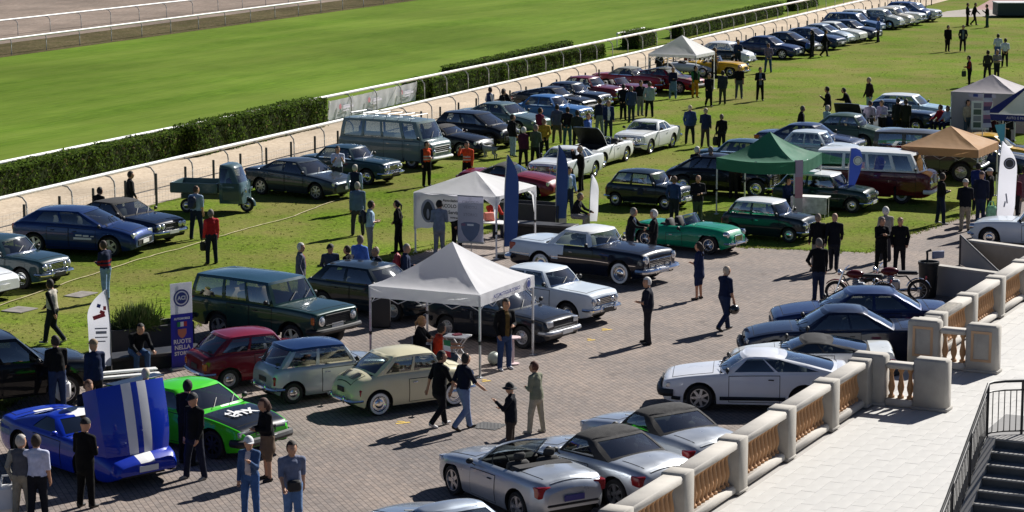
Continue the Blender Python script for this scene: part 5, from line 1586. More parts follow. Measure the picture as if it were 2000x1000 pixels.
def bench(label, c, rz, L_, d, h):
    root = empty('bench_block', at(*c), rz, label, 'bench')
    q = MB(); q.box((0, 0, h - .05), (L_, d, .10), 0, bev=.02); q.build('seat', [BENCHM], root)
    for s in (-1, 1):
        q = MB(); q.box((s * (L_ / 2 - .18), 0, (h - .1) / 2), (.22, d * .85, h - .1), 0, bev=.01); q.build('leg', [BENCHM], root)
    q = MB(); q.box((0, d * .12, (h - .1) / 2), (L_ - .5, d * .55, h - .12), 0); q.build('core', [BENCHM], root, smooth=0)
    return root
bench('black stone bench with a seated man left of the roll-up banner', (288, 722), R(32), 3.0, .72, .46)
bench('black stone bench behind the crest poster tent', (1053, 462), R(-22), 2.6, .75, .46)
def planter(label, c, rz, L_, d, h, bush):
    root = empty('planter', at(*c), rz, label, 'planter')
    q = MB()
    t = .05
    q.box((0, -d / 2, h / 2), (L_, t, h), 0, bev=.01); q.box((0, d / 2, h / 2), (L_, t, h), 0, bev=.01); q.box((-L_ / 2, 0, h / 2), (t, d - t, h), 0); q.box((L_ / 2, 0, h / 2), (t, d - t, h), 0)
    q.build('trough', [mat('planter_grey', (.045, .045, .047), rough=.6, var=.15)], root)
    q = MB(); q.box((0, 0, h * .42), (L_ - t, d - t, h * .84), 0); q.build('soil', [mat('soil', (.05, .035, .02), rough=1)], root, smooth=0)
    if bush:
        rg = random.Random(5); V = []; F = []; M = []
        for k in range(4200):
            a, e = rg.uniform(0, 6.28), rg.uniform(.15, 1.0); ln = rg.uniform(.35, .95) * (.75 + .25 * e)
            q0 = Vector((rg.gauss(-.25, .22), rg.gauss(0, .13), h * .8)); d_ = Vector((math.cos(a) * (1.05 - e) * .9, math.sin(a) * (1.05 - e) * .9, e)).normalized()
            q0 = q0 + d_ * ln * rg.uniform(0, .5); q1 = q0 + d_ * ln * .5 + Vector((0, 0, -.10 * rg.random()))
            s = Vector((-math.sin(a), math.cos(a), rg.uniform(-.4, .4))) * .011
            m1 = q0.lerp(q1, .5) + Vector((0, 0, .02)); i = len(V)
            V += [q0 - s * .4, q0 + s * .4, m1 + s, q1, m1 - s]; F.append((i, i + 1, i + 2, i + 3, i + 4)); M.append(rg.choice((0, 1, 1, 2)))
        tag(link('foliage', mesh('foliage', V, F, [mat('bush_a', (.05, .09, .02), rough=.6), mat('bush_b', (.09, .14, .03), rough=.6), mat('bush_c', (.15, .16, .06), rough=.7)], M, smooth=0), root), kind='stuff')
planter('grey planter box with a tall green bush beside the path', (288, 678), R(32), 2.3, .8, .62, True)
planter('dark planter box behind the bench of the crest poster tent', (1040, 440), R(-22), 2.2, .8, .80, False)
root = empty('white_bench', at(243, 775), R(24), 'white slatted bench top behind the green sports car', 'bench')
for k, y in enumerate((0, .26)):
    q = MB(); q.box((0, y, .50 + .06 * k), (1.75, .18, .05), 0, bev=.012); q.build('slat', [WHITEP], root)
for s in (-1, 1):
    q = MB(); q.box((s * .7, .13, .24), (.08, .4, .48), 0, bev=.01); q.build('leg', [STEEL], root)

# ---- motorcycles
def motorcycle(label, c, rz, colr):
    root = empty('motorcycle', at(*c), R(rz), label, 'motorcycle', 'parked motorcycles')
    pc = paint(colr)
    ty_ = MB(); ty_.lathe([(.24, -.045), (.30, -.05), (.325, 0), (.30, .05), (.24, .045)], 22, 'Y', cap=False); tm = ty_.me('tyre', [RUBBER])
    sp = MB(); sp.lathe([(.245, -.03), (.25, .03), (.23, .03), (.23, -.03), (.245, -.03)], 22, 'Y', cap=False); sp.lathe([(.05, -.06), (.05, .06)], 10, 'Y')
    for k in range(12):
        a = k * math.pi / 6; sp.tube([(.05 * math.cos(a), 0, .05 * math.sin(a)), (.235 * math.cos(a + .2), 0, .235 * math.sin(a + .2))], .006, 4)
    sm = sp.me('rim', [STEEL])
    for x in (.70, -.66):
        w = link('wheel', tm, root, (x, 0, .325)); link('rim', sm, w)
    q = MB(); q.sphere((.16, 0, .86), (.27, .14, .13), 14, 8); q.build('fuel_tank', [pc], root)
    q = MB(); q.box((-.34, 0, .84), (.62, .24, .10), 0, bev=.045); q.build('seat', [BLACK], root)
    q = MB(); q.box((.05, 0, .48), (.36, .26, .30), 0, bev=.05); q.lathe([(.09, .0), (.11, .03), (.09, .06), (.11, .09), (.09, .12), (.11, .15), (.08, .2)], 12, 'Z', c=(.14, 0, .56)); q.build('engine', [STEEL], root)
    q = MB()
    for s in (-1, 1): q.tube([(.70, s * .08, .325), (.48, s * .08, .95)], .022, 6)
    q.build('fork', [CHROME], root)
    q = MB(); q.tube([(.38, -.36, 1.05), (.46, -.12, .99), (.46, .12, .99), (.38, .36, 1.05)], .016, 6); q.build('handlebar', [CHROME], root)
    q = MB(); q.lathe([(.03, -.08), (.09, .0), (.095, .05), (.0001, .06)], 14, 'X', c=(.60, 0, .90)); q.build('headlight', [CHROME], root)
    q = MB(); q.tube([(.2, -.14, .35), (-.1, -.17, .30), (-.75, -.19, .36)], [.025, .03, .04], 8); q.build('exhaust', [CHROME], root)
    for (x, a0, a1) in ((-.66, 20, 165), (.70, 40, 150)):
        q = MB(); q.tube([(x + .36 * math.cos(R(a)), 0, .325 + .36 * math.sin(R(a))) for a in np.linspace(a0, a1, 9)], .055, 6, flat=.35); q.build('mudguard', [pc if x > 0 else CHROME], root)
    q = MB(); q.box((-.86, 0, .70), (.06, .12, .09), 0, bev=.02); q.build('tail_light', [LAMPR], root)
    q = MB(); q.tube([(-.1, .12, .3), (-.2, .34, .02)], .015, 5); q.tube([(.5, 0, .85), (-.1, 0, .72), (-.3, 0, .74), (-.66, 0, .33)], .024, 6); q.tube([(.5, 0, .8), (.2, 0, .3), (-.3, 0, .3), (-.66, 0, .33)], .02, 6); q.build('frame', [BLACK], root)
    return root
motorcycle('red classic motorcycle with black seat beside the litter bin', (1748, 588), 172, '#5a0f14')
motorcycle('red motorcycle with dark tank behind the blue saloon', (1680, 594), 165, '#5a1214')
# ================================================================== people
def surfnets(Vg, org, h):
    nx, ny, nz = Vg.shape
    s = Vg < 0
    c = [s[i:nx - 1 + i, j:ny - 1 + j, k:nz - 1 + k] for i in (0, 1) for j in (0, 1) for k in (0, 1)]
    sm = sum(x.astype(np.int8) for x in c)
    mask = (sm > 0) & (sm < 8)
    idx = -np.ones(mask.shape, np.int64); I = np.argwhere(mask); idx[mask] = np.arange(len(I))
    acc = np.zeros((len(I), 3)); cnt = np.zeros(len(I))
    cor = [(i, j, k) for i in (0, 1) for j in (0, 1) for k in (0, 1)]
    vals = [Vg[I[:, 0] + a, I[:, 1] + b, I[:, 2] + d] for a, b, d in cor]
    for p in range(8):
        for q in range(p + 1, 8):
            if sum(abs(cor[p][t] - cor[q][t]) for t in range(3)) != 1: continue
            cr = (vals[p] < 0) != (vals[q] < 0)
            t = vals[p] / (vals[p] - vals[q] + 1e-12)
            for ax in range(3):
                acc[:, ax] += np.where(cr, cor[p][ax] + t * (cor[q][ax] - cor[p][ax]), 0)
            cnt += cr
    P = (I + acc / cnt[:, None]) * h + org
    F = []
    for ax in range(3):
        sl0 = [slice(None)] * 3; sl1 = [slice(None)] * 3
        sl0[ax] = slice(0, -1); sl1[ax] = slice(1, None)
        a, b = s[tuple(sl0)], s[tuple(sl1)]
        E = np.argwhere(a != b); fl = a[a != b]
        o1, o2 = [(1, 2), (2, 0), (0, 1)][ax]
        ok = (E[:, o1] > 0) & (E[:, o2] > 0) & (E[:, o1] < Vg.shape[o1] - 1) & (E[:, o2] < Vg.shape[o2] - 1)
        E = E[ok]; fl = fl[ok]
        def g(d1, d2):
            Q = E.copy(); Q[:, o1] += d1; Q[:, o2] += d2
            return idx[Q[:, 0], Q[:, 1], Q[:, 2]]
        q = np.stack([g(-1, -1), g(0, -1), g(0, 0), g(-1, 0)], 1)
        q[~fl] = q[~fl][:, ::-1]
        F.append(q)
    return P, np.concatenate(F)
ARMS = dict(down=(.06, .09, .18, 0), relax=(.10, .12, .35, .1), walkf=(.45, .10, .40, .1), walkb=(-.40, .12, .15, 0), phone=(.50, .05, 1.75, .35), pocket=(-.18, .26, .62, .25), hip=(-.35, .62, 1.35, .75),
            behind=(-.42, .16, .25, .75), cross=(.42, .16, 1.55, .95), cam=(1.15, .15, 1.75, .35), fwd=(.75, .08, .75, .1), hold=(.12, .16, 1.50, .95), knee=(.65, .12, .55, .15), reach=(1.25, .12, .35, .1))
def skeleton(pose, arms, lean, head, rg, fem):
    J = {}
    fx = .0
    if pose == 'walk':
        a = .17
        J['hipz'] = .90
        J['kneeL'] = (.13, .085, .49); J['ankL'] = (.20, .085, .09); J['footL'] = .10
        J['kneeR'] = (.04, -.085, .48); J['ankR'] = (-.26, -.085, .15); J['footR'] = -.55
    elif pose == 'sit':
        J['hipz'] = .54
        J['kneeL'] = (.42, .13, .52); J['ankL'] = (.42, .13, .09); J['kneeR'] = (.44, -.14, .52); J['ankR'] = (.34, -.13, .09); J['footL'] = J['footR'] = 0
    elif pose == 'crouch':
        J['hipz'] = .50
        J['kneeL'] = (.36, .14, .56); J['ankL'] = (.12, .13, .10); J['kneeR'] = (.34, -.14, .44); J['ankR'] = (-.06, -.12, .12); J['footL'] = 0; J['footR'] = -.3
    else:
        J['hipz'] = .92
        d = rg.uniform(-.09, .09); w = rg.uniform(.085, .15)
        J['kneeL'] = (.02 + d * .5, w, .49); J['ankL'] = (d, w + .02, .085); J['kneeR'] = (.02 - d * .5, -w, .49); J['ankR'] = (-d, -w - .02, .085); J['footL'] = J['footR'] = 0
    hz = J['hipz']
    def up(x, y, z):                                 # torso frame with forward lean
        c, s = math.cos(lean), math.sin(lean); dz = z
        return (x * c + dz * s, y, hz + dz * c - x * s)
    sw = .165 if fem else .192
    J['pel'] = up(0, 0, .02); J['waist'] = up(0, 0, .14); J['chest'] = up(.01, 0, .38)
    J['shL'] = up(0, sw, .468); J['shR'] = up(0, -sw, .468); J['neck'] = up(.0, 0, .53); J['head'] = up(.035, 0, .700)
    for s, n, a in ((1, 'L', arms[0]), (-1, 'R', arms[1])):
        af, out, be, inn = ARMS[a]; af += rg.uniform(-.06, .06)
        sh = Vector(J['sh' + n])
        u = Vector((math.sin(af), s * math.sin(out), -math.cos(af))).normalized()
        el = sh + u * .29
        f = Vector((math.sin(af + be), -s * math.sin(inn) + s * math.sin(out) * .4, -math.cos(af + be))).normalized()
        wr = el + f * .25
        J['el' + n] = tuple(el); J['wr' + n] = tuple(wr); J['ha' + n] = tuple(wr + f * .085); J['hd' + n] = f
    return J
PCOUNT = {'n': 0}
def hairmesh(style, hd, m, yaw):
    """hair or hat as its own mesh, built round the head centre"""
    q = MB(); ex = MB(); c = Vector(hd)
    nu, nv = 14, 9
    Rz = Matrix.Rotation(yaw, 3, 'Z')
    def shell(rx, ry, rz_, keep, dx=0, dz=0):
        V = []; F = []
        for i in range(nv + 1):
            th = math.pi * i / nv
            for k in range(nu):
                a = 2 * math.pi * k / nu
                V.append((dx + rx * math.sin(th) * math.cos(a), ry * math.sin(th) * math.sin(a), dz + rz_ * math.cos(th)))
        for i in range(nv):
            for k in range(nu):
                j = (k + 1) % nu; f = (i * nu + k, (i + 1) * nu + k, (i + 1) * nu + j, i * nu + j)
                ce = sum((Vector(V[t]) for t in f), Vector()) / 4
                if keep(ce): F.append(f)
        q.add([Rz @ Vector(v) + c for v in V], F)
    if style in ('short', 'grey', 'long', 'pony', 'curly'):
        k = 1.12 if style == 'curly' else 1.0
        shell(.118 * k, .100 * k, .136 * k, lambda p: p.z > -.100 and not (p.x > .03 and p.z < .070) and not (p.x > .015 and p.z < .02) and not (p.x > -.02 and p.z < -.045), -.008, .008)
    if style == 'fringe':
        shell(.113, .096, .130, lambda p: -.085 < p.z and p.x < .03 and not (p.x > -.01 and p.z < .02) and not (p.z > .10 and p.x > -.02), -.008, .006)
    if style in ('long',):
        ex.tube([Rz @ Vector((-.07, 0, .05)) + c, Rz @ Vector((-.105, 0, -.10)) + c, Rz @ Vector((-.11, 0, -.26)) + c, Rz @ Vector((-.10, 0, -.34)) + c], [.06, .085, .075, .03], 8)
    if style == 'pony':
        ex.tube([Rz @ Vector((-.10, 0, .03)) + c, Rz @ Vector((-.16, 0, -.03)) + c, Rz @ Vector((-.16, 0, -.20)) + c], [.03, .035, .015], 7)
    if style in ('cap', 'hat'):
        shell(.124, .106, .134, lambda p: p.z > .02, 0, .012)
        if style == 'cap':
            V = [Rz @ Vector((.07 + .12 * math.cos(a), .085 * math.sin(a), .035 - .02 * math.cos(a))) + c for a in np.linspace(-1.57, 1.57, 9)] + [Rz @ Vector((.05, 0, .04)) + c]
            nV = len(V); ex.add(V + [v - Vector((0, 0, .008)) for v in V], [tuple(range(nV)), tuple(reversed(range(nV, 2 * nV)))] + [(i, nV + i, nV + (i + 1) % nV, (i + 1) % nV) for i in range(nV)])
        else:
            ex.lathe([(.10, .02), (.175, .005), (.18, -.01), (.10, .01)], 16, 'Z', c=tuple(c), cap=False)
    return q, ex
def person(label, at_, face, top='#222a3a', bottom='#1b2233', skin='#b98a6c', hair='short', haircol='#2a211b', pose='stand', arms=('down', 'relax'), h=1.73, lean=0.02, shoe='#1a1a1a', sleeve=None,
           inner=None, short=False, shorts=None, jacket=False, fem=False, skirt=None, look=0.0, bulk=1.0, seat=None, z=0.0, group='visitors at the car show', legs=None, stripe=None):
    PCOUNT['n'] += 1
    rg = random.Random(PCOUNT['n'] * 13 + 5)
    pt = at(*at_) if len(at_) == 2 else Vector(at_)
    dist = math.hypot(pt.x, pt.y)
    near = dist < 72
    res = .022 if dist < 64 else (.027 if dist < 95 else .034)
    if arms == ('down', 'relax'): arms = rg.choice((('down', 'relax'), ('relax', 'down'), ('pocket', 'relax'), ('hold', 'relax'), ('pocket', 'pocket'), ('hold', 'hold'), ('behind', 'behind')))
    if not look: look = rg.uniform(-.6, .6)
    if lean == .02: lean = rg.uniform(-.04, .09)
    J = skeleton(pose, arms, lean, look, rg, fem)
    P = []    # (a, b, r1, r2, zone, scale)
    def cp(a, b, r1, r2, zn, sc=(1, 1, 1)): P.append((np.array(a, float), np.array(b, float), r1, r2, zn, np.array(sc, float)))
    SK, TP, BT, SH, IN, SL = 0, 1, 2, 3, 4, 5
    k = bulk * 1.09
    hz = J['hipz']
    for s, n in ((1, 'L'), (-1, 'R')):
        hp = (J['pel'][0] * .6, s * .088, J['pel'][2] - .02)
        kn, an = J['knee' + n], J['ank' + n]
        low = SK if shorts else BT
        if legs: low = legs
        cp(hp, kn, .100 * (.5 + .5 * k), .076, BT); cp(kn, an, .073 if low == BT else .052, .062 if low == BT else .038, low)
        fa = J['foot' + n]; ca, sa = math.cos(fa), math.sin(fa)
        a0 = Vector((an[0] - .035, an[1], an[2] - .035)); a1 = Vector((an[0] + .15 * ca, an[1] + s * .02, max(.028, an[2] - .055 + .15 * sa)))
        cp(a0, a1, .042, .034, SH)
        cp(J['sh' + n], J['el' + n], .064 * (.7 + .3 * k), .053, SL if sleeve else TP)
        cp(J['el' + n], J['wr' + n], .050 if not short else .040, .042 if not short else .029, SK if short else (SL if sleeve else TP))
        cp(J['wr' + n], J['ha' + n], .030, .034, SK, (1, 1, 1))
    pel = J['pel']
    cp((pel[0], -.065, pel[2]), (pel[0], .065, pel[2]), .118 * (.5 + .5 * k), .118 * (.5 + .5 * k), BT)
    ch = J['chest']; wa = J['waist']
    cp(wa, ch, .118 * k, .135 * (.6 + .4 * k), TP, (1, 1.22 if not fem else 1.12, 1))
    if k > 1.05: cp((wa[0] + .05, 0, wa[2]), (wa[0] + .04, 0, wa[2] + .1), .11 * k, .11 * k, TP, (1, 1.2, 1))
    cp((pel[0], 0, pel[2] + .06), wa, .128 * (.4 + .6 * k), .120 * k, TP, (1, 1.22, 1))
    if jacket: cp((pel[0], 0, pel[2] - (.10 if jacket is True else jacket)), wa, .150, .128 * k, TP, (1, 1.2, 1))
    if skirt: cp((pel[0], 0, pel[2] - skirt), pel, .165, .125, BT, (1, 1.15, 1))
    nk = J['neck']
    for n in 'LR': cp((nk[0] - .01, 0, nk[2] - .025), J['sh' + n], .074, .062, TP)
    if fem: cp((ch[0] + .06, -.055, ch[2] - .02), (ch[0] + .06, .055, ch[2] - .02), .07, .07, TP)
    cp(J['neck'], J['head'], .055, .05, SK)
    hd = np.array(J['head']); ya = look
    hs = np.array((1.06, .90, 1.26))
    cp(hd, hd + np.array((.008 * math.cos(ya), .008 * math.sin(ya), -.01)), .097, .097, SK, hs)
    dirh = np.array((math.cos(ya), math.sin(ya), 0))
    cp(hd + dirh * .045 + (0, 0, -.075), hd + dirh * .05 + (0, 0, -.085), .05, .045, SK)
    cp(hd + dirh * .100 + (0, 0, .005), hd + dirh * .112 + (0, 0, -.022), .012, .017, SK)
    # field
    allp = np.array([p[0] for p in P] + [p[1] for p in P])
    lo = allp.min(0) - .22; hi = allp.max(0) + .22; lo[2] = max(lo[2], -.03); lo[2] = -.03
    n = np.ceil((hi - lo) / res).astype(int) + 1
    gx = np.stack(np.meshgrid(*[lo[i] + np.arange(n[i]) * res for i in range(3)], indexing='ij'), -1).astype(np.float32)
    def dist_(X, p):
        a, b, r1, r2, _, sc = p
        a_ = a / sc; b_ = b / sc; Xs = X / sc
        d = b_ - a_; L2 = max((d * d).sum(), 1e-9)
        t = np.clip(((Xs - a_) @ d) / L2, 0, 1)
        return np.sqrt((((Xs - a_) - t[..., None] * d) ** 2).sum(-1)) - (r1 + (r2 - r1) * t)
    kk = .028
    Vf = np.full(gx.shape[:3], .5, np.float32)
    for p in P:
        rr = (max(p[2], p[3]) + .07) * p[5]
        l_ = np.minimum(p[0], p[1]) - rr; u_ = np.maximum(p[0], p[1]) + rr
        i0 = np.clip(np.floor((l_ - lo) / res).astype(int), 0, n - 1); i1 = np.clip(np.ceil((u_ - lo) / res).astype(int) + 1, 1, n)
        sl = tuple(slice(int(i0[t]), int(i1[t])) for t in range(3))
        d = dist_(gx[sl], p); w = Vf[sl]
        hh = np.clip(.5 + .5 * (w - d) / kk, 0, 1)
        Vf[sl] = w * (1 - hh) + d * hh - kk * hh * (1 - hh)
    Vf = np.maximum(Vf, -gx[..., 2] + .0)
    V, F = surfnets(Vf, lo, res)
    fc = V[F].mean(1)
    D = np.stack([dist_(fc, p) for p in P], 1)
    am = D.argmin(1)
    zone = np.array([p[4] for p in P])[am]
    if pose not in ('sit', 'crouch') and lean < .3:
        core = np.array([p[4] == TP or (p[4] == BT and max(p[0][2], p[1][2]) > .7) for p in P]) & ~np.array([abs(p[0][1]) > .12 and p[4] != BT for p in P])
        hem = J['pel'][2] + (.03 if not jacket else (-.10 if jacket is True else -jacket)) + .012 * np.sin(fc[:, 1] * 40 + fc[:, 0] * 25)
        cz = core[am]
        zone[cz & (fc[:, 2] > hem)] = TP; zone[cz & (fc[:, 2] <= hem)] = BT
    if inner:
        rel = fc - np.array(J['chest'])
        zone[(zone == TP) & (rel[:, 0] > .06) & (np.abs(rel[:, 1]) < .062)] = IN
    if stripe:
        rel = fc[:, 2] - J['chest'][2]
        zone[(zone == TP) & (np.abs(rel + .12) < .03)] = IN; zone[(zone == TP) & (np.abs(rel + .24) < .03)] = IN
    verts = [tuple(v) for v in V]; faces = [tuple(f) for f in F]; mi = list(zone)
    DARK = 6
    if near:
        ex = MB()
        for s, nn in ((1, 'L'), (-1, 'R')):
            f = J['hd' + nn].normalized(); hb = Vector(J['ha' + nn])
            sd = f.cross(Vector((0, 0, 1))) if abs(f.z) < .9 else Vector((1, 0, 0)); sd.normalize(); dn = f.cross(sd)
            for i, (o, ln) in enumerate(((-.027, .062), (-.009, .075), (.009, .072), (.026, .055))):
                b0 = hb + sd * o + f * .01
                ex.tube([b0, b0 + f * ln * .5 + dn * .004 * s, b0 + f * ln * .85 + dn * .02 * s], [.0095, .009, .006], 6)
            b0 = hb - f * .045 + sd * (-.034)
            ex.tube([b0, b0 + f * .03 - sd * .018, b0 + f * .062 - sd * .014], [.011, .010, .007], 6)
        base = len(verts); verts += ex.v; faces += [tuple(i + base for i in q) for q in ex.f]; mi += [SK] * len(ex.f)
        ex = MB(); H_ = Vector(J['head']); Rz = Matrix.Rotation(look, 3, 'Z')
        for s in (-1, 1):
            ex.sphere(H_ + Rz @ Vector((.094, s * .032, .012)), (.010, .013, .008), 6, 4)
        ex.box(H_ + Rz @ Vector((.096, 0, -.058)), (.012, .042, .009), 0)
        base = len(verts); verts += ex.v; faces += [tuple(i + base for i in q) for q in ex.f]; mi += [DARK] * len(ex.f)
        ex = MB()
        for s in (-1, 1): ex.sphere(H_ + Rz @ Vector((-.005, s * .084, -.005)), (.022, .012, .032), 6, 4)
        base = len(verts); verts += ex.v; faces += [tuple(i + base for i in q) for q in ex.f]; mi += [SK] * len(ex.f)
    sk = mat('skin_' + skin.strip('#'), skin, rough=.6, var=.06, vs=8)
    mats = [sk, cloth(top), cloth(bottom), mat('shoe_' + shoe.strip('#'), shoe, rough=.6), cloth(inner or stripe or top), cloth(sleeve or top), INKK]
    me = mesh('person', verts, faces, mats, mi, smooth=None)
    me.polygons.foreach_set('use_smooth', [True] * len(me.polygons))
    o = link('person', me)
    sc = h / 1.73
    o.scale = (sc, sc, sc)
    o.location = (pt.x, pt.y, z); o.rotation_euler = (0, 0, R(face))
    tag(o, label, 'person', group)
    if hair and hair != 'bald':
        q, ex = hairmesh(hair, J['head'], None, look)
        nm = 'cap' if hair == 'cap' else ('hat' if hair == 'hat' else 'hair')
        hm = mat('hair_' + haircol.strip('#'), haircol, rough=.75, var=.25, vs=20, bump=.4, bs=60)
        ho = q.build(nm, [hm], o, smooth=70)
        if ex.v: ex.build('brim' if nm in ('cap', 'hat') else 'ponytail', [hm], ho, smooth=70)
    return o, J, sc
def held(o, J, sc, which, dz=0.0):
    """world position just under a hand"""
    p = Vector(J['ha' + which]) * sc; a = o.rotation_euler.z
    return Vector((o.location.x + p.x * math.cos(a) - p.y * math.sin(a), o.location.y + p.x * math.sin(a) + p.y * math.cos(a), o.location.z + p.z + dz))
def bag(label, p, m, kind='tote', s=1.0, rz=0.0):
    q = MB()
    if kind == 'tote':
        q.box((0, 0, -.30 * s), (.30 * s, .14 * s, .36 * s), 0, bev=.05 * s)
        for y in (-.04, .04): q.tube([(-.08 * s, y * s, -.13 * s), (-.05 * s, y * s * .4, 0), (.05 * s, y * s * .4, 0), (.08 * s, y * s, -.13 * s)], .012 * s, 5)
    elif kind == 'pack':
        q.box((0, 0, 0), (.16 * s, .30 * s, .42 * s), 0, bev=.07 * s); q.box((-.09 * s, 0, -.06 * s), (.06 * s, .24 * s, .22 * s), 0, bev=.03 * s)
    elif kind == 'helmet':
        q.sphere((0, 0, -.15), (.15, .125, .135), 14, 9); q.tube([(0, 0, -.05), (0, 0, .0)], .012, 5)
    elif kind == 'pouch':
        q.box((0, 0, 0), (.10 * s, .22 * s, .18 * s), 0, bev=.03 * s)
    o = tag(q.build({'tote': 'carrier_bag', 'pack': 'backpack', 'helmet': 'crash_helmet', 'pouch': 'shoulder_bag'}[kind], [m]), label, {'tote': 'bag', 'pack': 'backpack', 'helmet': 'helmet', 'pouch': 'bag'}[kind])
    o.location = p; o.rotation_euler = (0, 0, rz)
    return o
# ================================================================== the cars
def spot(P, mode, px, py, yaw, side='R'):
    a = R(yaw); d = Vector((math.cos(a), math.sin(a), 0)); left = Vector((-math.sin(a), math.cos(a), 0))
    s = 1 if side == 'R' else -1                      # from the visible flank to the centre line
    xf = P['L'] / 2 - P['fo']; xr = xf - P['wb']; hw = P['W'] / 2 - .03
    if mode == 'fw': c = at(px, py) - d * xf + left * s * hw
    elif mode == 'rw': c = at(px, py) - d * xr + left * s * hw
    elif mode == 'mid': c = at(px, py) - d * (xf + xr) / 2 + left * s * hw
    elif mode == 'fc': c = at(px, py) - d * P['L'] / 2
    elif mode == 'roof': c = at(px, py, P['H']) - d * (P['L'] / 2 - P['L'] * (P['cab'][1] + P['cab'][2]) / 2); c.z = 0
    else: c = at(px, py)
    c.z = .006
    return c
def C(kind, colr, mode, px, py, yaw, label, side='R', group=None, metal=0.0, lod=0, **kw):
    P = dict(K[kind]); P.update(kw)
    return car(P, paint(colr, metal) if isinstance(colr, str) else colr, spot(P, mode, px, py, yaw, side), R(yaw), label, group, lod=lod)
def lid(info, t0, t1, hinge, ang, colr, thick=.03, width=.92, under=None, name='bonnet', stripes=None, nx=8, flange=0, curve=0):
    """a bonnet or boot lid raised about its hinge: cut from the deck surface and turned"""
    X, deckp = info['X'], info['deckp']
    ny = 24 if stripes else 12; V = []; F = []; M = []
    hx = X(t0 if hinge == 'front' else t1); hz = deckp(t0 if hinge == 'front' else t1, 0).z
    Rm = Matrix.Rotation(ang, 3, 'Y')
    for lay in (0, 1):
        for i in range(nx + 1):
            t = t0 + (t1 - t0) * i / nx
            for j in range(ny + 1):
                f = -1 + 2 * j / ny; p = deckp(t, f * width)
                dz = 0
                if flange and j in (0, ny): p = Vector((p.x, p.y * 1.04, deckp(t, width * (1 - 2 / ny)).z)); dz = flange
                q = Vector((p.x - hx, p.y, p.z - hz - dz - lay * thick - curve * f * f))
                q = Rm @ q
                V.append((q.x + hx, q.y, q.z + hz))
    st = (nx + 1) * (ny + 1)
    for i in range(nx):
        for j in range(ny):
            a = i * (ny + 1) + j
            q = (a, a + 1, a + ny + 2, a + ny + 1)
            y = (V[q[0]][1] + V[q[1]][1]) / 2
            F.append(q); M.append(2 if stripes and stripes(y) else 0)
            F.append(tuple(k + st for k in reversed(q))); M.append(1)
    ring = [j for j in range(ny + 1)] + [i * (ny + 1) + ny for i in range(1, nx + 1)] + [nx * (ny + 1) + j for j in range(ny - 1, -1, -1)] + [i * (ny + 1) for i in range(nx - 1, 0, -1)]
    for k in range(len(ring)):
        a, b = ring[k], ring[(k + 1) % len(ring)]
        F.append((a, a + st, b + st, b)); M.append(0)
    return link(name, mesh(name, V, F, [colr, under or BLACK, INKW], M, smooth=35), info['root'])
G1 = 'cars parked nose out along the fence'; G2 = 'cars facing the yard on the grass'; G3 = 'cars parked on the paved yard'; G4 = 'cars parked tail to the balustrade'; G5 = 'small classics parked in a row facing away'
WHT = paint('#e4e6e6'); WH2 = paint('#dfe0da')
# ---- row along the fence, from the left edge to the far end
C('sedan80', '#dfe2e4', 'fc', 8, 590, -30, 'white car cut by the left edge, only its nose in the photo', group=G1)
C('sedan60', '#274049', 'fc', 112, 562, -30, 'dark teal saloon with twin headlights at the left edge', group=G1, deck=[(0, .80), (.03, .86), (.27, .93), (.78, .94), (.96, .90), (1, .86)])
r, info = C('hatch2010', '#1a3366', 'fw', 214, 503, -15, 'modern metallic blue hatchback with white print on its door', group=G1, metal=.35)
pz = info['side'](.36, .62)
q = MB()
for (x, z, w, h) in ((-.35, .06, .22, .05), (-.10, .05, .2, .05), (-.22, -.04, .62, .07), (.12, .04, .12, .03)):
    q.box((pz.x + x, -pz.y - .016, pz.z + z), (w, .004, h), 0)
q.build('door_print', [INKW], r, smooth=0)
C('coupe90', '#101c33', 'fw', 266, 481, -33, 'dark navy convertible with its black fabric roof up', group=G1, roofmat=FABRICB, upper=FABRICB, wheel='alloy', deck=[(0, .76), (.03, .80), (.28, .90), (.80, .94), (.97, .92), (1, .86)],
  front=[('round', .62, .66, .08), ('round', .42, .66, .08), ('grille', .66, .6, .14, 3, BLACK), ('bumper', .46, .13, CHROME, .06), ('plate', .46, PLATE, .14)], stripe=[(.98, .32, .95, CHROME, .008)])
C('sedan80', '#35404a', 'fw', 616, 391, -34, 'dark grey three box saloon with alloy wheels beside the three-wheeler', group=G1, metal=.5, stripe=[(.38, .06, .95, BLACK, .018)])
C('sedan60', '#1d3a44', 'fw', 716, 362, -31, 'dark petrol blue boxy saloon behind the man in the pale shirt', group=G1)
r, info = C('van', '#6f8080', 'fw', 803, 330, -30, 'grey green van with roof rack parked along the fence', group=G1, roofmat=paint('#6f8080'), front=[('round', .60, .72, .09), ('bumper', .45, .12, WHITEP, .05), ('grille', .80, 1.2, .24, 2, WHITEP)])
root = empty('roof_rack', (0, 0, 0)); bpy.data.objects.remove(root)
rk = MB()
for y in (-.62, .62): rk.tube([(-1.8, y, 2.14), (1.2, y, 2.14)], .018, 5)
for x in np.linspace(-1.8, 1.2, 6): rk.tube([(x, -.62, 2.14), (x, .62, 2.14)], .014, 5); rk.tube([(x, -.62, 2.14), (x, -.66, 1.94)], .014, 5); rk.tube([(x, .62, 2.14), (x, .66, 1.94)], .014, 5)
rk.build('roof_rack', [STEEL], r)
C('roadster', '#12151a', 'fw', 900, 308, -31, 'low black sports car between the grey van and black people carrier', group=G1, roofmat=FABRICB, upper=FABRICB, seats=False)
C('mpv', '#14171c', 'fw', 955, 291, -32, 'black compact people carrier with big alloy wheels', group=G1)
C('sedan80', '#5d7273', 'fw', 1010, 264, -33, 'grey green saloon with a sunlit bonnet behind the crowd', group=G1, metal=.3)
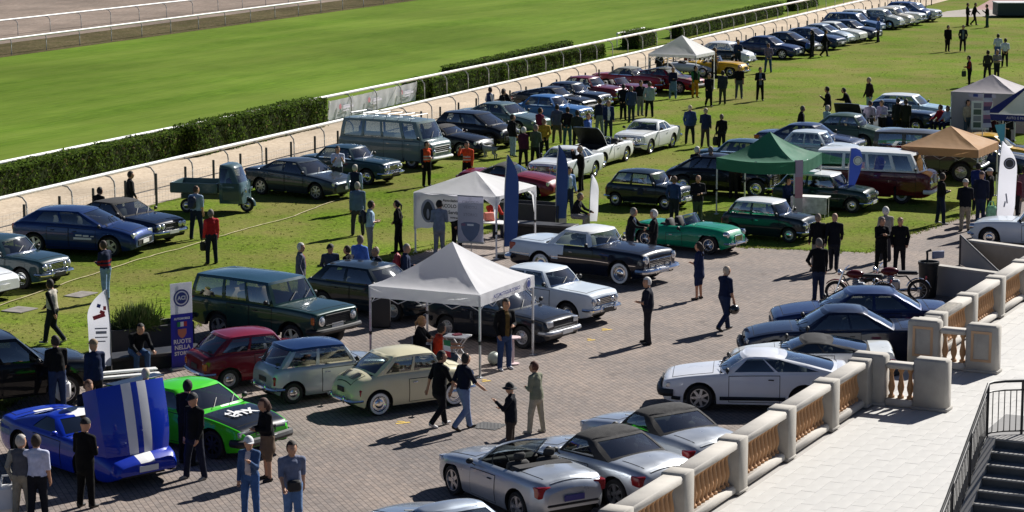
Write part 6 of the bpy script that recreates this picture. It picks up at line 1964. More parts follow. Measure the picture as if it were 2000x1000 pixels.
r, info = C('sedan60', '#3e6ea8', 'fw', 1104, 249, -32, 'sky blue saloon with its boot lid raised', group=G1, boot=False, tubs=[(.83, .96)])
lid(info, .82, .97, 'front', -R(-62) * -1, paint('#6fa3d8'), name='boot_lid')
C('gtv', '#15181d', 'fw', 1108, 226, -32, 'black coupe directly behind the sky blue saloon', group=G1, lod=1)
C('sedan60', '#1a2130', 'fw', 1143, 220, -32, 'navy saloon with round chrome headlights in the fence row', group=G1)
C('sedan60', '#6e1622', 'fw', 1176, 207, -32, 'dark red saloon in the fence row next to the open roadster', group=G1, lod=1)
C('spider', '#7a2233', 'fw', 1234, 200, -32, 'open dark red roadster with a bluish sheen', group=G1, metal=.3, lod=1)
C('coupe60', '#9a1f2c', 'fw', 1263, 182, -32, 'red convertible with a grey fabric roof', group=G1, upper=mat('soft_top_grey', (.16, .17, .165), rough=.9), roofmat=mat('soft_top_grey', (.16, .17, .165)), lod=1)
C('gtv', '#8a1220', 'fw', 1326, 183, -32, 'bright red wedge coupe in front of the far white tent', group=G1, roofmat=paint('#2a1518'), lod=1)
C('mga', '#d5a71c', 'fw', 1425, 152, -30, 'low yellow sports car beside the far white tent', group=G1, lod=1)
C('beetle', '#dfe3e6', 'fw', 1437, 131, -30, 'white and dark two tone rounded car beyond the yellow sports car', group=G1, lod=1, tone=lambda t, j, n, z: 2 if .2 < t < .8 and 3 < j < 9 else 0, paint2=paint('#15242e'))
C('sedan80', '#172a55', 'fw', 1527, 116, -28, 'navy blue saloon first in the far part of the fence row', group=G1, lod=1)
C('sedan2000', '#14171c', 'fw', 1563, 108, -30, 'black saloon behind the navy blue saloon in the far row', group=G1, lod=1)
C('sedanbig', '#22375c', 'fw', 1610, 98, -30, 'long dark blue saloon behind the woman with the blue bag', group=G1, lod=1)
C('sedan2000', '#a9b4bd', 'fw', 1630, 90, -30, 'silver saloon after the long dark blue one', group=G1, metal=.4, lod=1)
C('sedan80', '#dddfd8', 'fw', 1654, 84, -30, 'white saloon in the far row before the navy one', group=G1, lod=1)
C('sedan80', '#1b2740', 'fw', 1684, 80, -30, 'navy saloon with shiny wheels, far row', group=G1, lod=1)
C('wagon', '#3d5c86', 'fw', 1692, 66, -30, 'steel blue estate car in the far row', group=G1, lod=1)
C('hatch', '#3a5580', 'fw', 1705, 58, -30, 'blue hatchback with pale roof in the far row', group=G1, roofmat=WH2, lod=1)
C('beetle', '#b9bdb9', 'fw', 1736, 58, -30, 'pale grey rounded beetle shaped car in the far row', group=G1, lod=1)
C('beetle', '#c9c3b4', 'fw', 1757, 54, -30, 'cream rounded car second from the end of the far row', group=G1, lod=1)
C('sedan60', '#e3e5e3', 'fw', 1778, 50, -30, 'white saloon near the end of the far row', group=G1, lod=1)
C('mpv', '#2d4678', 'fw', 1795, 44, -30, 'blue people carrier near the end of the far row', group=G1, lod=1)
C('sedan60', '#d9dcdc', 'fw', 1809, 43, -30, 'white saloon at the very end of the fence row', group=G1, lod=1, p2=None)
# ---- cars on the grass facing the yard
C('coupe60', '#e6e8e6', 'fw', 1272, 301, -116, 'white two door coupe on the grass facing the yard', 'L', G2)
r, info = C('spider', '#e6e8e6', 'fw', 1180, 328, -116, 'white convertible with its bonnet raised', 'L', G2, bonnet_open=True, bonnet=False, tubs=[(.07, .33)], framemat=CHROME)
lid(info, .06, .34, 'rear', -R(52) if False else R(-48), WHT, name='bonnet')
C('coupe60', '#dfe3e6', 'fw', 1112, 361, -116, 'white classic saloon behind the second navy flag', 'L', G2)
C('roadster', '#7a1d28', 'fw', 1036, 392, -24, 'dark red car with black roof half hidden by the crest tent', group=G2, roofmat=FABRICB, upper=FABRICB, seats=False)
C('mini', '#0f1f26', 'mid', 1249, 407, -31, 'dark green mini hatchback alone on the grass', group=G2, stripe=[(.05, .06, .95, CHROME, .012)])
C('traction', '#0c0e12', 'rw', 1333, 380, -25, 'black vintage saloon with long bonnet beside the green tent', group=G2)
C('mga', '#0f8a66', 'fw', 1383, 498, -35, 'open emerald green roadster at the edge of the paving', group=G2)
C('mini', '#10222a', 'fw', 1540, 475, -30, 'dark mini hatchback with white roof nearest the yard', group=G2, roofmat=WHT)
C('mini', '#16302b', 'fw', 1663, 417, -26, 'dark green mini saloon with white roof before the minibus', group=G2, roofmat=WHT, L=3.6, W=1.5, wb=2.3, r=.27, H=1.38)
r, info = C('bus', '#5a0f18', 'fw', 1760, 399, -21, 'dark red and white minibus with tinted side windows', group=G2, upper=WHT, roofmat=WHT, glass=GLASSD)
q = MB(); q.lathe([(.17, -.03), (.17, .03), (.13, .035), (.13, .0)], 20, 'X', cap=False); q.lathe([(.19, -.04), (.0001, -.04)], 20, 'X')
for s in (-1, 1):
    q.tube([(.02, s * .10, .09), (.02, s * .02, -.02)], .014, 5, 0); q.tube([(.02, s * .12, -.02), (.02, s * .045, -.12), (.02, 0, -.04)], .014, 5, 0)
q.build('emblem', [WHITEP], r, loc=(info['nose'](0, .95, 1) + .03, 0, .90))
C('sedan60', '#c9d4dc', 'c', 1588, 322, -25, 'pale silver rounded saloon behind the green tent', group=G2, deck=K['f600']['deck'], sr=.14, H=1.46, doors=[(.33, .52), (.53, .68)])
C('sedan60', '#274452', 'c', 1462, 341, -25, 'dark teal saloon showing its roof behind the green tent', group=G2, lod=1)
C('sedan80', '#22304f', 'c', 1582, 303, -25, 'dark blue saloon behind the pale silver rounded one', group=G2, lod=1)
C('beetle', '#4a5d50', 'c', 1650, 287, -25, 'olive green rounded small car among the crowd', group=G2, H=1.52, L=3.6, W=1.5, wb=2.2)
r, info = C('sedan60', '#9aa0a8', 'c', 1672, 268, -116, 'silver saloon with its white bonnet up behind the olive car', group=G2, lod=1, bonnet=False, tubs=[(.06, .27)])
lid(info, .06, .28, 'rear', R(-55), WHT)
C('hatch', '#a9c6d8', 'c', 1778, 240, -25, 'pale blue hatchback with white roof near the grey tent', group=G2, roofmat=WHT, lod=1)
C('sedan60', '#172b44', 'fw', 1788, 260, -25, 'navy saloon with chrome hubcaps among the crowd', group=G2)
C('sedan60', '#7f9fc4', 'c', 1746, 317, -92, 'light blue saloon facing the camera left of the tan tent', group=G2, lod=1, W=1.4, L=3.7, wb=2.2)
C('landie', '#4c4a44', 'fw', 1876, 356, -22, 'old grey brown off roader under the tan orange tent', group=G2)
C('sedan80', '#1b3050', 'c', 1915, 340, -22, 'navy car behind the old grey off roader', group=G2, lod=1)
C('sedan80', '#c79a12', 'fw', 1990, 333, -20, 'yellow car cut by the right edge', group=G2)
C('spider', '#d3dde6', 'fw', 1931, 482, 157, 'white convertible with chrome hubcaps at the right edge', 'L', G2, wsz=1.26)
# ---- paved yard
C('rover', '#1c3a38', 'roof', 490, 531, -36, 'large dark green off-road estate car on the yard', group=G3, roofmat=paint('#1f4250'), metal=.1)
r, info = C('hatch', '#12262b', 'fw', 766, 629, -34, 'dark green hatchback with cream wheels beside the middle tent', group=G3, wheel='steel', stripe=[(.30, .06, .96, BLACK, .03)])
C('hatch', '#1b2029', 'fw', 1018, 682, -36, 'charcoal boxy saloon under the middle canopy tent', group=G3, L=4.0, front=[('rect', .56, .68, .24, .15), ('grille', .68, .86, .15, 4, BLACK), ('bumper', .46, .12, STEEL, .06), ('plate', .46, PLATE, .14)])
C('sedan60', '#d8e1e8', 'fw', 1107, 635, -37, 'white classic saloon with four headlights on the yard', group=G3, deck=[(0, .83), (.03, .88), (.27, .95), (.33, .97), (.78, .97), (.96, .90), (1, .86)])
BLK = paint('#0e1626')
def bel_tone(t, j, n, z):
    return 2 if t > .585 and z > .60 - .25 * max(0, t - .8) else 0
C('belair', '#0e1626', 'fw', 1209, 557, -37, 'big black and white finned saloon with whitewall tyres', group=G3, tone=bel_tone, paint2=paint('#ccd8e4'), upper=paint('#ccd8e4'), roofmat=WHT, bootmat=paint('#ccd8e4'), bonnetmat=BLK, doors=[(.36, .565)],
  stripe=[(lambda t: .60 - .25 * max(0, t - .8), .05, .97, CHROME, .018)])
C('f126', '#6a1020', 'rw', 449, 763, 30, 'small dark red car with orange tail lights', group=G5, roofmat=paint('#7a1a30'))
C('mini', '#a9b3bd', 'rw', 574, 790, 31, 'silver mini hatchback with a dark blue roof', group=G5, metal=.5, roofmat=paint('#16305c'))
r, info = C('f600', '#d6cfae', 'rw', 742, 813, 32, 'small rounded cream car with whitewall tyres', group=G5)
for i in range(7):
    for s in (-1, 1):
        q = MB(); p = info['deckp'](.885 + i * .011, s * .42)
        q.box((p.x, p.y, p.z + .008), (.018, .26, .012), 0, rot=None); q.build('vent_slat', [BLACK], r, smooth=0)
q = MB(); q.tube([(0, 0, 0), (0, 0, .52)], .008, 5, 3)
for i, m in enumerate((0, 1, 2)): q.add([(.0, .0, .5 - .13 * i), (.16, .03, .47 - .13 * i), (.18, .02, .33 - .13 * i), (.02, .0, .37 - .13 * i)], [(0, 1, 2, 3)], m)
fo = tag(q.build('small_flag', [mat('flag_green', (.02, .22, .08)), INKW, INKR, STEEL], smooth=0), 'small green, white and red flag on the cream car', 'flag'); pp = at(838, 720); fo.location = (info['root'].location.x + .95, info['root'].location.y + .10, 1.05)
C('suv', '#0b0e12', 'mid', 25, 806, 29, 'black off-road estate cut by the left edge', group=G5, glass=GLASSD)
GRN = paint('#46c81e')
r, info = C('coupe90', '#46c81e', 'fw', 413, 898, -37, 'lime green tuned coupe with a black bonnet', group=G3, tone=lambda t, j, n, z: 2 if (t < .28 and j >= 10) or False else 0, paint2=paint('#10151f'), bonnetmat=paint('#10151f'), wheel='dark', mirrormat=BLACK, rearglass=GLASSD, glass=GLASSD,
  deck=[(0, .62), (.03, .70), (.26, .88), (.80, .98), (.97, 1.0), (1, .92)])
def on_bonnet(s, size, t, f, sz=1):
    p = info['deckp'](t, f); p2 = info['deckp'](t + .05, f)
    pit = math.atan2(p2.z - p.z, p.x - p2.x)
    return link('lettering', text_mesh(s, size, INKW, bold=.004), r, (p.x, p.y, p.z + .03), (pit, 0, R(90)))
on_bonnet('thx', .62, .165, -.02)
q = MB()
for i in range(9):
    a0, a1 = R(200 + i * 15.5), R(200 + (i + 1) * 15.5)
    pts = []
    for (a, rr) in ((a0, .42), (a1, .42), (a1, .42 - .10 * math.sin(math.pi * (i + 1) / 9)), (a0, .42 - .10 * math.sin(math.pi * i / 9))):
        y, xx = rr * math.cos(a) * .8, rr * math.sin(a) * .75
        t = .14 - xx / info['P']['L']
        p = info['deckp'](min(.25, max(.03, t - .04)), max(-.9, min(.9, y / .7 - .05))); pts.append((p.x, p.y, p.z + .04))
    q.add(pts, [(0, 1, 2, 3)])
q.build('swoosh', [INKW], r, smooth=0)
q = MB(); q.box((-1.72, 0, 1.17), (.34, 1.5, .03), 0, bev=.01); 
for s in (-1, 1): q.box((-1.72, s * .55, 1.07), (.12, .03, .2), 0)
q.build('rear_wing', [paint('#10151f')], r)
VB = paint('#0b2fa8')
r, info = C('vette', '#0b2fa8', 'rw', 40, 905, -47, 'blue sports car with white stripes and its bonnet raised', group=G3, bonnet=False, bonnet_open=True, tubs=[(.085, .37)], paint2=INKW,
  tone=lambda t, j, n, z: 2 if j >= n - 2 and (t < .08 or t > .86) else 0, rooftone=lambda c: abs(c.y) < .26, bootmat=VB, glass=GLASSD, mirrormat=VB)
lid(info, .05, .37, 'front', -R(-74) * -1 * -1 if False else R(71), VB, name='bonnet', width=1.15, stripes=lambda y: .045 < abs(y) < .27, nx=10, under=BLACK, flange=.30, curve=.10)
q = MB(); X_ = info['X']
q.box((X_(.22), 0, .60), (.75, .6, .28), 0, bev=.05)
for y in (-.22, .22): q.box((X_(.22), y, .76), (.6, .14, .08), 1, bev=.03)
q.box((X_(.20), 0, .80), (.4, .3, .08), 2, bev=.03)
for k in range(6): q.tube([(X_(.22) - .3 + .1 * k, -.25, .72), (X_(.22) - .28 + .1 * k, -.55, .62)], .02, 5, 1)
q.box((X_(.31), .45, .70), (.3, .3, .12), 2, bev=.03); q.tube([(X_(.30), -.5, .72), (X_(.2), -.62, .70), (X_(.12), -.5, .66)], .03, 6, 0)
q.build('engine', [BLACK, STEEL, mat('engine_grey', (.12, .12, .13), rough=.5)], r)
# ---- row along the balustrade
C('sedanbig', '#1b2c58', 'roof', 1700, 562, 178, 'mid blue saloon farthest along the balustrade, beside the motorcycles', 'L', G4, metal=.25)
C('coupe90', '#0d1730', 'roof', 1648, 598, 177, 'dark navy saloon second from the ramp along the balustrade', 'L', G4, metal=.2, H=1.4, L=4.6)
C('gtv', '#dfe2e0', 'roof', 1592, 656, 175, 'white wedge sports car with black roof and louvred tail', 'L', G4, roofmat=mat('roof_black', (.03, .03, .033), rough=.85, spec=.2), upper=mat('roof_black', (.03, .03, .033)), L=3.9, wb=2.2, fo=.8, H=1.2, cab=(.30, .44, .60, .86), boot=False)
C('gtv', '#e2e4ea', 'fw', 1366, 804, 174, 'white hatchback coupe with black bumpers by the balustrade', 'L', G4, stripe=[(.22, .05, .97, BLACK, .045)])
SIL = ('#c4c9cf', .4)
C('roadster', SIL[0], 'roof', 1300, 790, 125, 'silver soft top roadster behind two other silver roadsters', 'L', G4, metal=.6, roofmat=FABRICB, upper=FABRICB, rearglass=GLASS, H=1.33, wr=.78, rc=.10, cab=(.36, .46, .62, .77))
C('roadster', '#c9ced4', 'roof', 1187, 833, 130, 'silver rounded roadster with raised black soft top, middle of three', 'L', G4, metal=.6, roofmat=FABRICB, upper=FABRICB, rearglass=GLASSD, H=1.36, wr=.80, rc=.11, cab=(.35, .45, .62, .78))
C('roadster', '#bfc5cc', 'fw', 882, 968, 122, 'open silver roadster nearest the bottom of the photo', 'L', G4, metal=.6, open=True, wsz=1.26, framemat=paint('#bfc5cc', .6), deck=[(0, .56), (.05, .70), (.22, .82), (.38, .88), (.80, .93), (.95, .92), (1, .82)], cab=(.37, .50, .66, .74), mirrormat=BLACK,
  rear=[('rect', .62, .72, .30, .22, LAMPR), ('plate', .58, mat('plate_blue', (.05, .05, .22)), .03), ('band', .46, 1.2, .06, BLACK)])
C('roadster', '#a9b3c0', 'roof', 880, 980, 122, 'silver blue car whose roof is cut by the bottom edge', 'L', G4, metal=.6, wheel='five')

# ---- three-wheeled light truck
def ape():
    c = at(425, 412); yaw = R(-12)
    root = empty('three_wheeler', c, yaw, 'teal three-wheeled light truck with an empty load bed', 'truck')
    T = paint('#4a6064'); T2 = paint('#3a4e52')
    # cab: lofted profile
    prof = [(.28, .62), (.30, 1.05), (.55, 1.12), (.62, 1.62), (.70, 1.72)]
    V = []; F = []
    sect_ = [(.36, .42, .60), (.60, .40, .66), (.98, .36, .68), (1.12, .30, .66), (1.62, .10, .58), (1.74, -.05, .50)]   # z, front x, half width
    back = -.46
    n = 7
    for (z, fx, hw_) in sect_:
        ring = [(back, -hw_), (back + .05, -hw_ * 1.0), (fx - .25, -hw_), (fx - .05, -hw_ * .82), (fx, -hw_ * .45), (fx, hw_ * .45), (fx - .05, hw_ * .82), (fx - .25, hw_), (back + .05, hw_), (back, hw_)]
        V += [(x + .75, y, z) for x, y in ring]
    m = 10
    Mi = []
    for i in range(len(sect_) - 1):
        for k in range(m):
            j = (k + 1) % m
            F.append((i * m + k, i * m + j, (i + 1) * m + j, (i + 1) * m + k))
            Mi.append(1 if i == 3 and k in (3, 4, 5) else (1 if i == 3 and k in (1, 7) else 0))
    F.append(tuple((len(sect_) - 1) * m + k for k in range(m))); Mi.append(0)
    link('cab', mesh('cab', V, F, [T, GLASS], Mi, smooth=45), root)
    q = MB(); q.box((.72, 0, .85), (.5, .9, .8), 0, bev=.05); q.build('seat', [INTER], root)
    for s in (-1, 1):
        q = MB(); q.box((.74, s * .672, .80), (.62, .012, .62), 0, bev=.005); q.build('door', [T2], root)
        q = MB(); q.lathe([(.02, -.04), (.075, 0), (.08, .03), (.0001, .05)], 12, 'X', c=(1.18, s * .34, .82)); q.build('headlight', [CHROME], root)
    # bed
    for (x, y, w, d) in ((-.65, -.70, 1.75, .04), (-.65, .70, 1.75, .04), (.22, 0, .04, 1.40), (-1.52, 0, .04, 1.44)):
        q = MB(); q.box((x, y, .92), (w, d, .34), 0, bev=.01); q.build('bed_side', [T], root)
    q = MB(); q.box((-.65, 0, .74), (1.75, 1.40, .04), 0); q.build('bed_floor', [T2], root, smooth=0)
    q = MB(); q.box((-.2, 0, .55), (2.2, .5, .2), 0, bev=.02); q.box((-.85, 0, .4), (.3, 1.0, .16), 0, bev=.03); q.build('chassis', [T2], root)
    for (x, y) in ((1.12, 0), (-.95, -.58), (-.95, .58)):
        ty_, ri_ = wheel_meshes(.25, .12, 'steelcap')
        w = link('wheel', ty_, root, (x, y, .25), (0, 0, 0 if y > 0 else math.pi)); link('rim', ri_, w)
    q = MB(); q.tube([(1.12 + .30 * math.cos(R(a)), 0, .25 + .30 * math.sin(R(a))) for a in np.linspace(-5, 185, 10)], .09, 8, flat=.4); q.build('mudguard', [T], root)
ape()
# ---- open wheel racer under the far tent
def racer():
    c = at(1340, 148); root = empty('race_car', c, R(-25), 'old open wheel race car with fat tyres under the far tent', 'car')
    ty_, ri_ = wheel_meshes(.40, .30, 'steel'); tf, rf = wheel_meshes(.30, .22, 'steel')
    for (x, y, t) in ((-.9, -.68, (ty_, ri_)), (-.9, .68, (ty_, ri_)), (1.3, -.66, (tf, rf)), (1.3, .66, (tf, rf))):
        w = link('wheel', t[0], root, (x, y, .40 if x < 0 else .30), (0, 0, 0 if y > 0 else math.pi)); link('rim', t[1], w)
    q = MB(); q.tube([(-1.2, 0, .48), (-.4, 0, .52), (.5, 0, .48), (1.4, 0, .40), (2.0, 0, .32)], [.30, .36, .32, .22, .06], 12, flat=.8); q.build('body', [paint('#c9ced2')], root)
    q = MB(); q.box((-.2, 0, .78), (.5, .46, .18), 0, bev=.06); q.build('cockpit', [BLACK], root)
    q = MB(); q.box((-1.3, 0, .95), (.35, 1.3, .04), 0); 
    for s in (-1, 1): q.box((-1.3, s * .3, .75), (.1, .02, .4), 0)
    q.build('rear_wing', [paint('#d5a71c')], root, smooth=0)
    for x in (-.9, 1.3):
        q = MB(); q.tube([(x, -.6, .38), (x, .6, .38)], .03, 6); q.build('axle', [STEEL], root)
racer()
# ================================================================== visitors
NV, BK, GR, JN, LJ, BG = '#1b2236', '#17181b', '#6f747c', '#2a3a58', '#6d86a8', '#a89a84'
def Pn(label, x, y, face, **k): return person(label, (x, y), face, **k)
W_ = dict(pose='walk', arms=('walkb', 'walkf'))
# left: grass beside the fence row
o = Pn('man in pale blue polo shirt and dark jeans beside the three-wheeler', 384, 468, 70, top='#8fa3b8', bottom='#20283c', short=True, hair='fringe', haircol='#4a3a30', h=1.8)
bag('dark rucksack on the back of the man in the pale blue polo', Vector((o[0].location.x - .10, o[0].location.y - .22, 1.28)), mat('pack_navy', (.02, .025, .05)), 'pack', 1.0, R(70))
o = Pn('man in red and black jacket holding a black camera bag', 414, 516, 120, top='#a32028', sleeve='#c03038', bottom='#1c2030', hair='grey', haircol='#6a625c', inner=None, arms=('relax', 'down'), h=1.72)
bag('black camera bag carried by the man in the red jacket', held(*o, 'L', .02), mat('bag_black', (.012, .012, .014)), 'tote', .8, .4)
Pn('person in navy and red jacket with light jeans near the feather flag', 208, 588, 150, top='#1d2540', stripe='#8c2028', bottom='#7f98b8', hair='short', haircol='#3a2c24', h=1.74)
Pn('man in beige vest with black sleeves walking on the grass', 105, 672, 160, top='#b9b3a5', sleeve='#1a1b20', bottom='#20262f', hair='short', shoe='#b0a898', **W_)
Pn('dark haired man behind the navy convertible by the fence', 255, 432, 20, top='#1c1d22', bottom='#20242e', h=1.75)
Pn('man in black leaning at the open navy convertible', 190, 466, 60, top='#151619', bottom='#191b22', lean=.25, arms=('fwd', 'relax'))
Pn('man in white shirt reading his phone by the petrol blue saloon', 660, 376, -80, top='#c3cde0', bottom='#3a3f4a', short=True, arms=('phone', 'phone'), hair='short', h=1.78)
Pn('grey haired man in navy waistcoat with pale sleeves seen from behind', 694, 416, 80, top='#1b2338', sleeve='#8fa2c2', bottom='#1d2130', hair='grey', haircol='#b9b2aa')
Pn('man in grey blue jacket standing with feet apart on the grass', 699, 460, 95, top='#566b84', bottom='#3a3a40', jacket=True, hair='grey', haircol='#9a938c', arms=('down', 'down'), h=1.8, bulk=1.1)
o = Pn('man in light blue shirt and grey trousers wearing a dark rucksack', 722, 502, 10, top='#9bb4c8', bottom='#8b8a8c', short=True, hair='short', arms=('hold', 'hold'), h=1.8)
bag('dark rucksack of the man in grey trousers', Vector((o[0].location.x - .20, o[0].location.y - .03, 1.30)), mat('pack_dark', (.018, .02, .028)), 'pack', 1.15, R(10))
Pn('woman in black with a hand on her hip', 779, 494, 175, top='#131417', bottom='#15161a', fem=True, hair='pony', haircol='#181412', arms=('hip', 'hip'), h=1.7)
Pn('grey haired man with red scarf behind the dark green hatchback', 588, 592, 10, top='#5d6270', inner='#8a1f2a', bottom='#2a2c34', jacket=True, hair='grey', haircol='#c9c4bc')
Pn('man in dark cap behind the roof of the dark green hatchback', 646, 592, -80, top='#3c4656', bottom='#22252e', hair='cap', haircol='#1c1a19', h=1.72)
Pn('short dark haired person half hidden behind the man in blue', 683, 590, 150, top='#1a1c24', bottom='#20222a', hair='short', haircol='#3a2b22', h=1.62)
Pn('tall man in bright blue shirt behind the dark green hatchback', 702, 584, 60, top='#4f74c4', bottom='#23293a', hair='fringe', haircol='#7a6a5c', h=1.85, bulk=1.1)
Pn('balding man in dark jacket with white stripe by the hatchback windscreen', 736, 602, -150, top='#1a2030', inner='#a9adb4', bottom='#252a38', hair='fringe', haircol='#9c8c7c', h=1.75, jacket=True)
o = Pn('grey haired man in navy jacket wearing a red rucksack', 791, 594, 0, top='#25304a', bottom='#1c2030', hair='grey', haircol='#8c857e', jacket=True)
bag('red rucksack on the man in the navy jacket', Vector((o[0].location.x - .21, o[0].location.y, 1.25)), mat('pack_red', (.35, .03, .04)), 'pack', 1.1, 0)
Pn('man in grey tracksuit seen from behind at the club banner', 858, 500, 85, top='#7b8494', bottom='#8a8a90', hair='short', haircol='#231d1a', jacket=True, arms=('hold', 'hold'), h=1.78)
Pn('person in black half hidden by the crest poster', 893, 496, 100, top='#16171b', bottom='#17181d', hair='short')
Pn('steward in orange high visibility vest holding a dark folder', 833, 364, -60, top='#e2542c', stripe='#d8c8b8', sleeve='#22242c', bottom='#15161b', hair='short', haircol='#1a1614', arms=('hold', 'down'), h=1.75)
Pn('steward in orange high visibility vest with an arm bent to his head', 913, 366, -110, top='#e2542c', stripe='#d8c8b8', sleeve='#d85530', bottom='#15161b', hair='short', arms=('down', 'cam'), h=1.78)
Pn('person in coral red top seated behind the white table', 962, 462, -60, top='#b83a2c', bottom='#2a2d38', pose='sit', arms=('fwd', 'fwd'), hair='short', z=.0)
Pn('person in blue and white top standing behind the second navy flag', 1110, 420, -60, top='#7f9cc8', inner='#d8dde2', bottom='#2a3350', hair='short')
Pn('man in black jacket and pale trousers sitting on the black bench', 1122, 452, -20, top='#1a1a1e', bottom='#8d8a88', pose='sit', arms=('knee', 'knee'), hair='grey', haircol='#5c5550', lean=.25)
# crowd behind the navy flags
Pn('man in black jacket and light jeans beside the black people carrier', 1001, 306, 30, top='#17181c', inner='#4a5060', bottom='#8ba0b4', jacket=True, h=1.8)
Pn('white haired woman in maroon cardigan', 1022, 328, 80, top='#4a2032', bottom='#201c24', hair='curly', haircol='#d5cfc6', fem=True, jacket=True, h=1.66)
Pn('person in olive green jacket next to the maroon cardigan', 1045, 326, 60, top='#4d5a48', bottom='#1d2026', hair='grey', haircol='#7c746c', jacket=True)
Pn('person in mustard yellow jumper seen from behind', 1063, 312, 100, top='#a3842a', bottom='#16171b', hair='short', haircol='#8a6a58')
Pn('person in burgundy jumper behind the mustard jumper', 1054, 288, 40, top='#6e2138', sleeve='#8a3a50', bottom='#22222a', hair='short', bulk=1.1)
Pn('man in grey jacket and brown trousers in the middle of the crowd', 1088, 280, 90, top='#4d5466', bottom='#4a453e', jacket=True, hair='short')
Pn('man in dark top and teal jeans next to the grey jacket', 1108, 286, 75, top='#1c1d24', inner='#7c8290', bottom='#33505c', hair='short')
Pn('person in camouflage jacket behind the raised white bonnet', 1127, 293, 80, top='#30352f', bottom='#1b1c20', jacket=True)
Pn('man in bright blue jacket behind the raised white bonnet', 1148, 300, -40, top='#3c5aa0', inner='#8aa0d0', bottom='#222838', hair='short', haircol='#5c4630', jacket=True)
Pn('man in black photographing the white saloon', 1135, 374, 170, top='#17181b', bottom='#15161a', arms=('cam', 'cam'), hair='fringe', haircol='#b8a898', h=1.75)
Pn('person in navy waistcoat with white sleeves behind the sky blue saloon', 956, 241, 30, top='#27365c', sleeve='#d0d3d8', bottom='#22304a', hair='short')
Pn('dark haired person looking into the raised boot', 977, 246, 20, top='#15171a', bottom='#191a1e', hair='short', lean=.2)
Pn('man in black bending into the boot of the sky blue saloon', 996, 240, 200, top='#131519', bottom='#191b22', lean=.45, arms=('fwd', 'fwd'))
Pn('man in open navy blazer and white shirt facing the camera', 1188, 270, -85, top='#1f2c54', inner='#cfd6e0', bottom='#2b3147', jacket=True, hair='grey', haircol='#8c7c68')
Pn('person in dark top and grey jeans left of the navy blazer', 1171, 266, 120, top='#23283c', bottom='#6a7680', hair='short')
Pn('man all in black left of the group by the red cars', 1217, 234, 80, top='#151619', bottom='#15161a', hair='short')
Pn('man in slate blue clothes in the group by the red cars', 1233, 239, 100, top='#3a4660', bottom='#2a3246', jacket=True, hair='grey', haircol='#6c645c')
Pn('man in black t-shirt and grey trousers by the red cars', 1250, 226, -70, top='#15161a', bottom='#6b6f74', short=True)
Pn('man in pale grey jacket and black trousers by the red cars', 1268, 229, 80, top='#9aa8a6', bottom='#17181d', jacket=True, hair='short', haircol='#5a4a3c')
Pn('woman in navy top and long denim skirt by the wedge coupe', 1314, 193, -95, top='#1c2036', bottom='#5c7890', fem=True, skirt=.42, hair='long', haircol='#9a8468', h=1.66)
Pn('person in green and black top with mustard trousers', 1357, 191, -60, top='#1b2a20', sleeve='#2c6a3c', bottom='#a87a1c', hair='short', h=1.7)
Pn('person in long black coat walking towards the camera', 1384, 209, -80, top='#14161e', bottom='#131418', jacket=.35, hair='short', haircol='#3a3230', **W_)
Pn('man in dark grey jacket beside the long black coat', 1411, 204, 95, top='#30343c', bottom='#3a3c34', jacket=True, hair='short')
Pn('man in black t-shirt and grey trousers right of the tent group', 1443, 193, -90, top='#131519', bottom='#4a5058', short=True, hair='bald', h=1.76)
Pn('man in open dark blazer alone on the grass', 1484, 197, -90, top='#161a26', inner='#5f6680', bottom='#131419', jacket=True, h=1.76)
Pn('man in mauve shirt and blue jeans behind the far crowd', 1500, 142, 100, top='#6c6478', bottom='#2c4668', hair='fringe', haircol='#5a4436')
Pn('person in brown mustard jumper under the far white tent', 1394, 152, 20, top='#7a5a24', bottom='#26262c', hair='short', haircol='#5a4028')
Pn('person in dark blue beside the yellow sports car', 1441, 134, -100, top='#22304f', bottom='#1c2230')
Pn('person in white shirt under the far white tent', 1370, 143, -60, top='#cfd2d6', bottom='#22242c', short=True)
Pn('person in yellow shirt under the far white tent', 1343, 138, -80, top='#c99a1c', bottom='#6a2c24', short=True)
Pn('dark figure at the fence behind the wedge coupe', 1287, 160, 120, top='#191b22', bottom='#1a1c22')
# far right of the field
o = Pn('person in black coat walking past the long dark blue saloon', 1610, 111, 0, top='#131519', bottom='#15161a', jacket=True, **W_)
o = Pn('person in black with a bright blue bag in the far row', 1586, 112, 150, top='#1b1d24', bottom='#15161c', hair='long', haircol='#1c1815', fem=True)
bag('bright blue carrier bag by the long dark blue saloon', held(*o, 'L', -.1), mat('bag_blue', (.04, .12, .42)), 'tote', 1.0, .3)
Pn('man in blue shirt and dark trousers at the far row', 1715, 83, 180, top='#45629a', bottom='#191b24')
Pn('person in long black coat, left of a pair on the far grass', 1850, 101, -80, top='#111216', bottom='#15161a', jacket=.25)
Pn('man in dark jacket, right of a pair on the far grass', 1880, 101, -100, top='#22282e', inner='#6a7478', bottom='#1a1c22', jacket=True)
Pn('leftmost dark walker at the far path', 1889, 51, -10, top='#131418', bottom='#1a1418')
Pn('dark walker striding at the far path', 1902, 50, 0, top='#15161b', bottom='#15161a', **W_)
Pn('person in black top and green trousers at the far path', 1928, 54, 170, top='#14161a', bottom='#2f4a40', arms=('phone', 'relax'))
Pn('person in white top and blue shorts beyond the grey tent', 1948, 121, 90, top='#c0c6d6', bottom='#4a5c98', short=True)
Pn('person in white t-shirt and black trousers beyond the grey tent', 1962, 131, 80, top='#d3d6de', bottom='#17181d', short=True)
Pn('person in olive top behind the grey tent', 1928, 158, 100, top='#3c3a34', bottom='#22242a')
Pn('person in grey top with pale hair behind the grey tent', 1946, 156, -80, top='#8a857e', bottom='#26282e', hair='grey', haircol='#b0a08c')
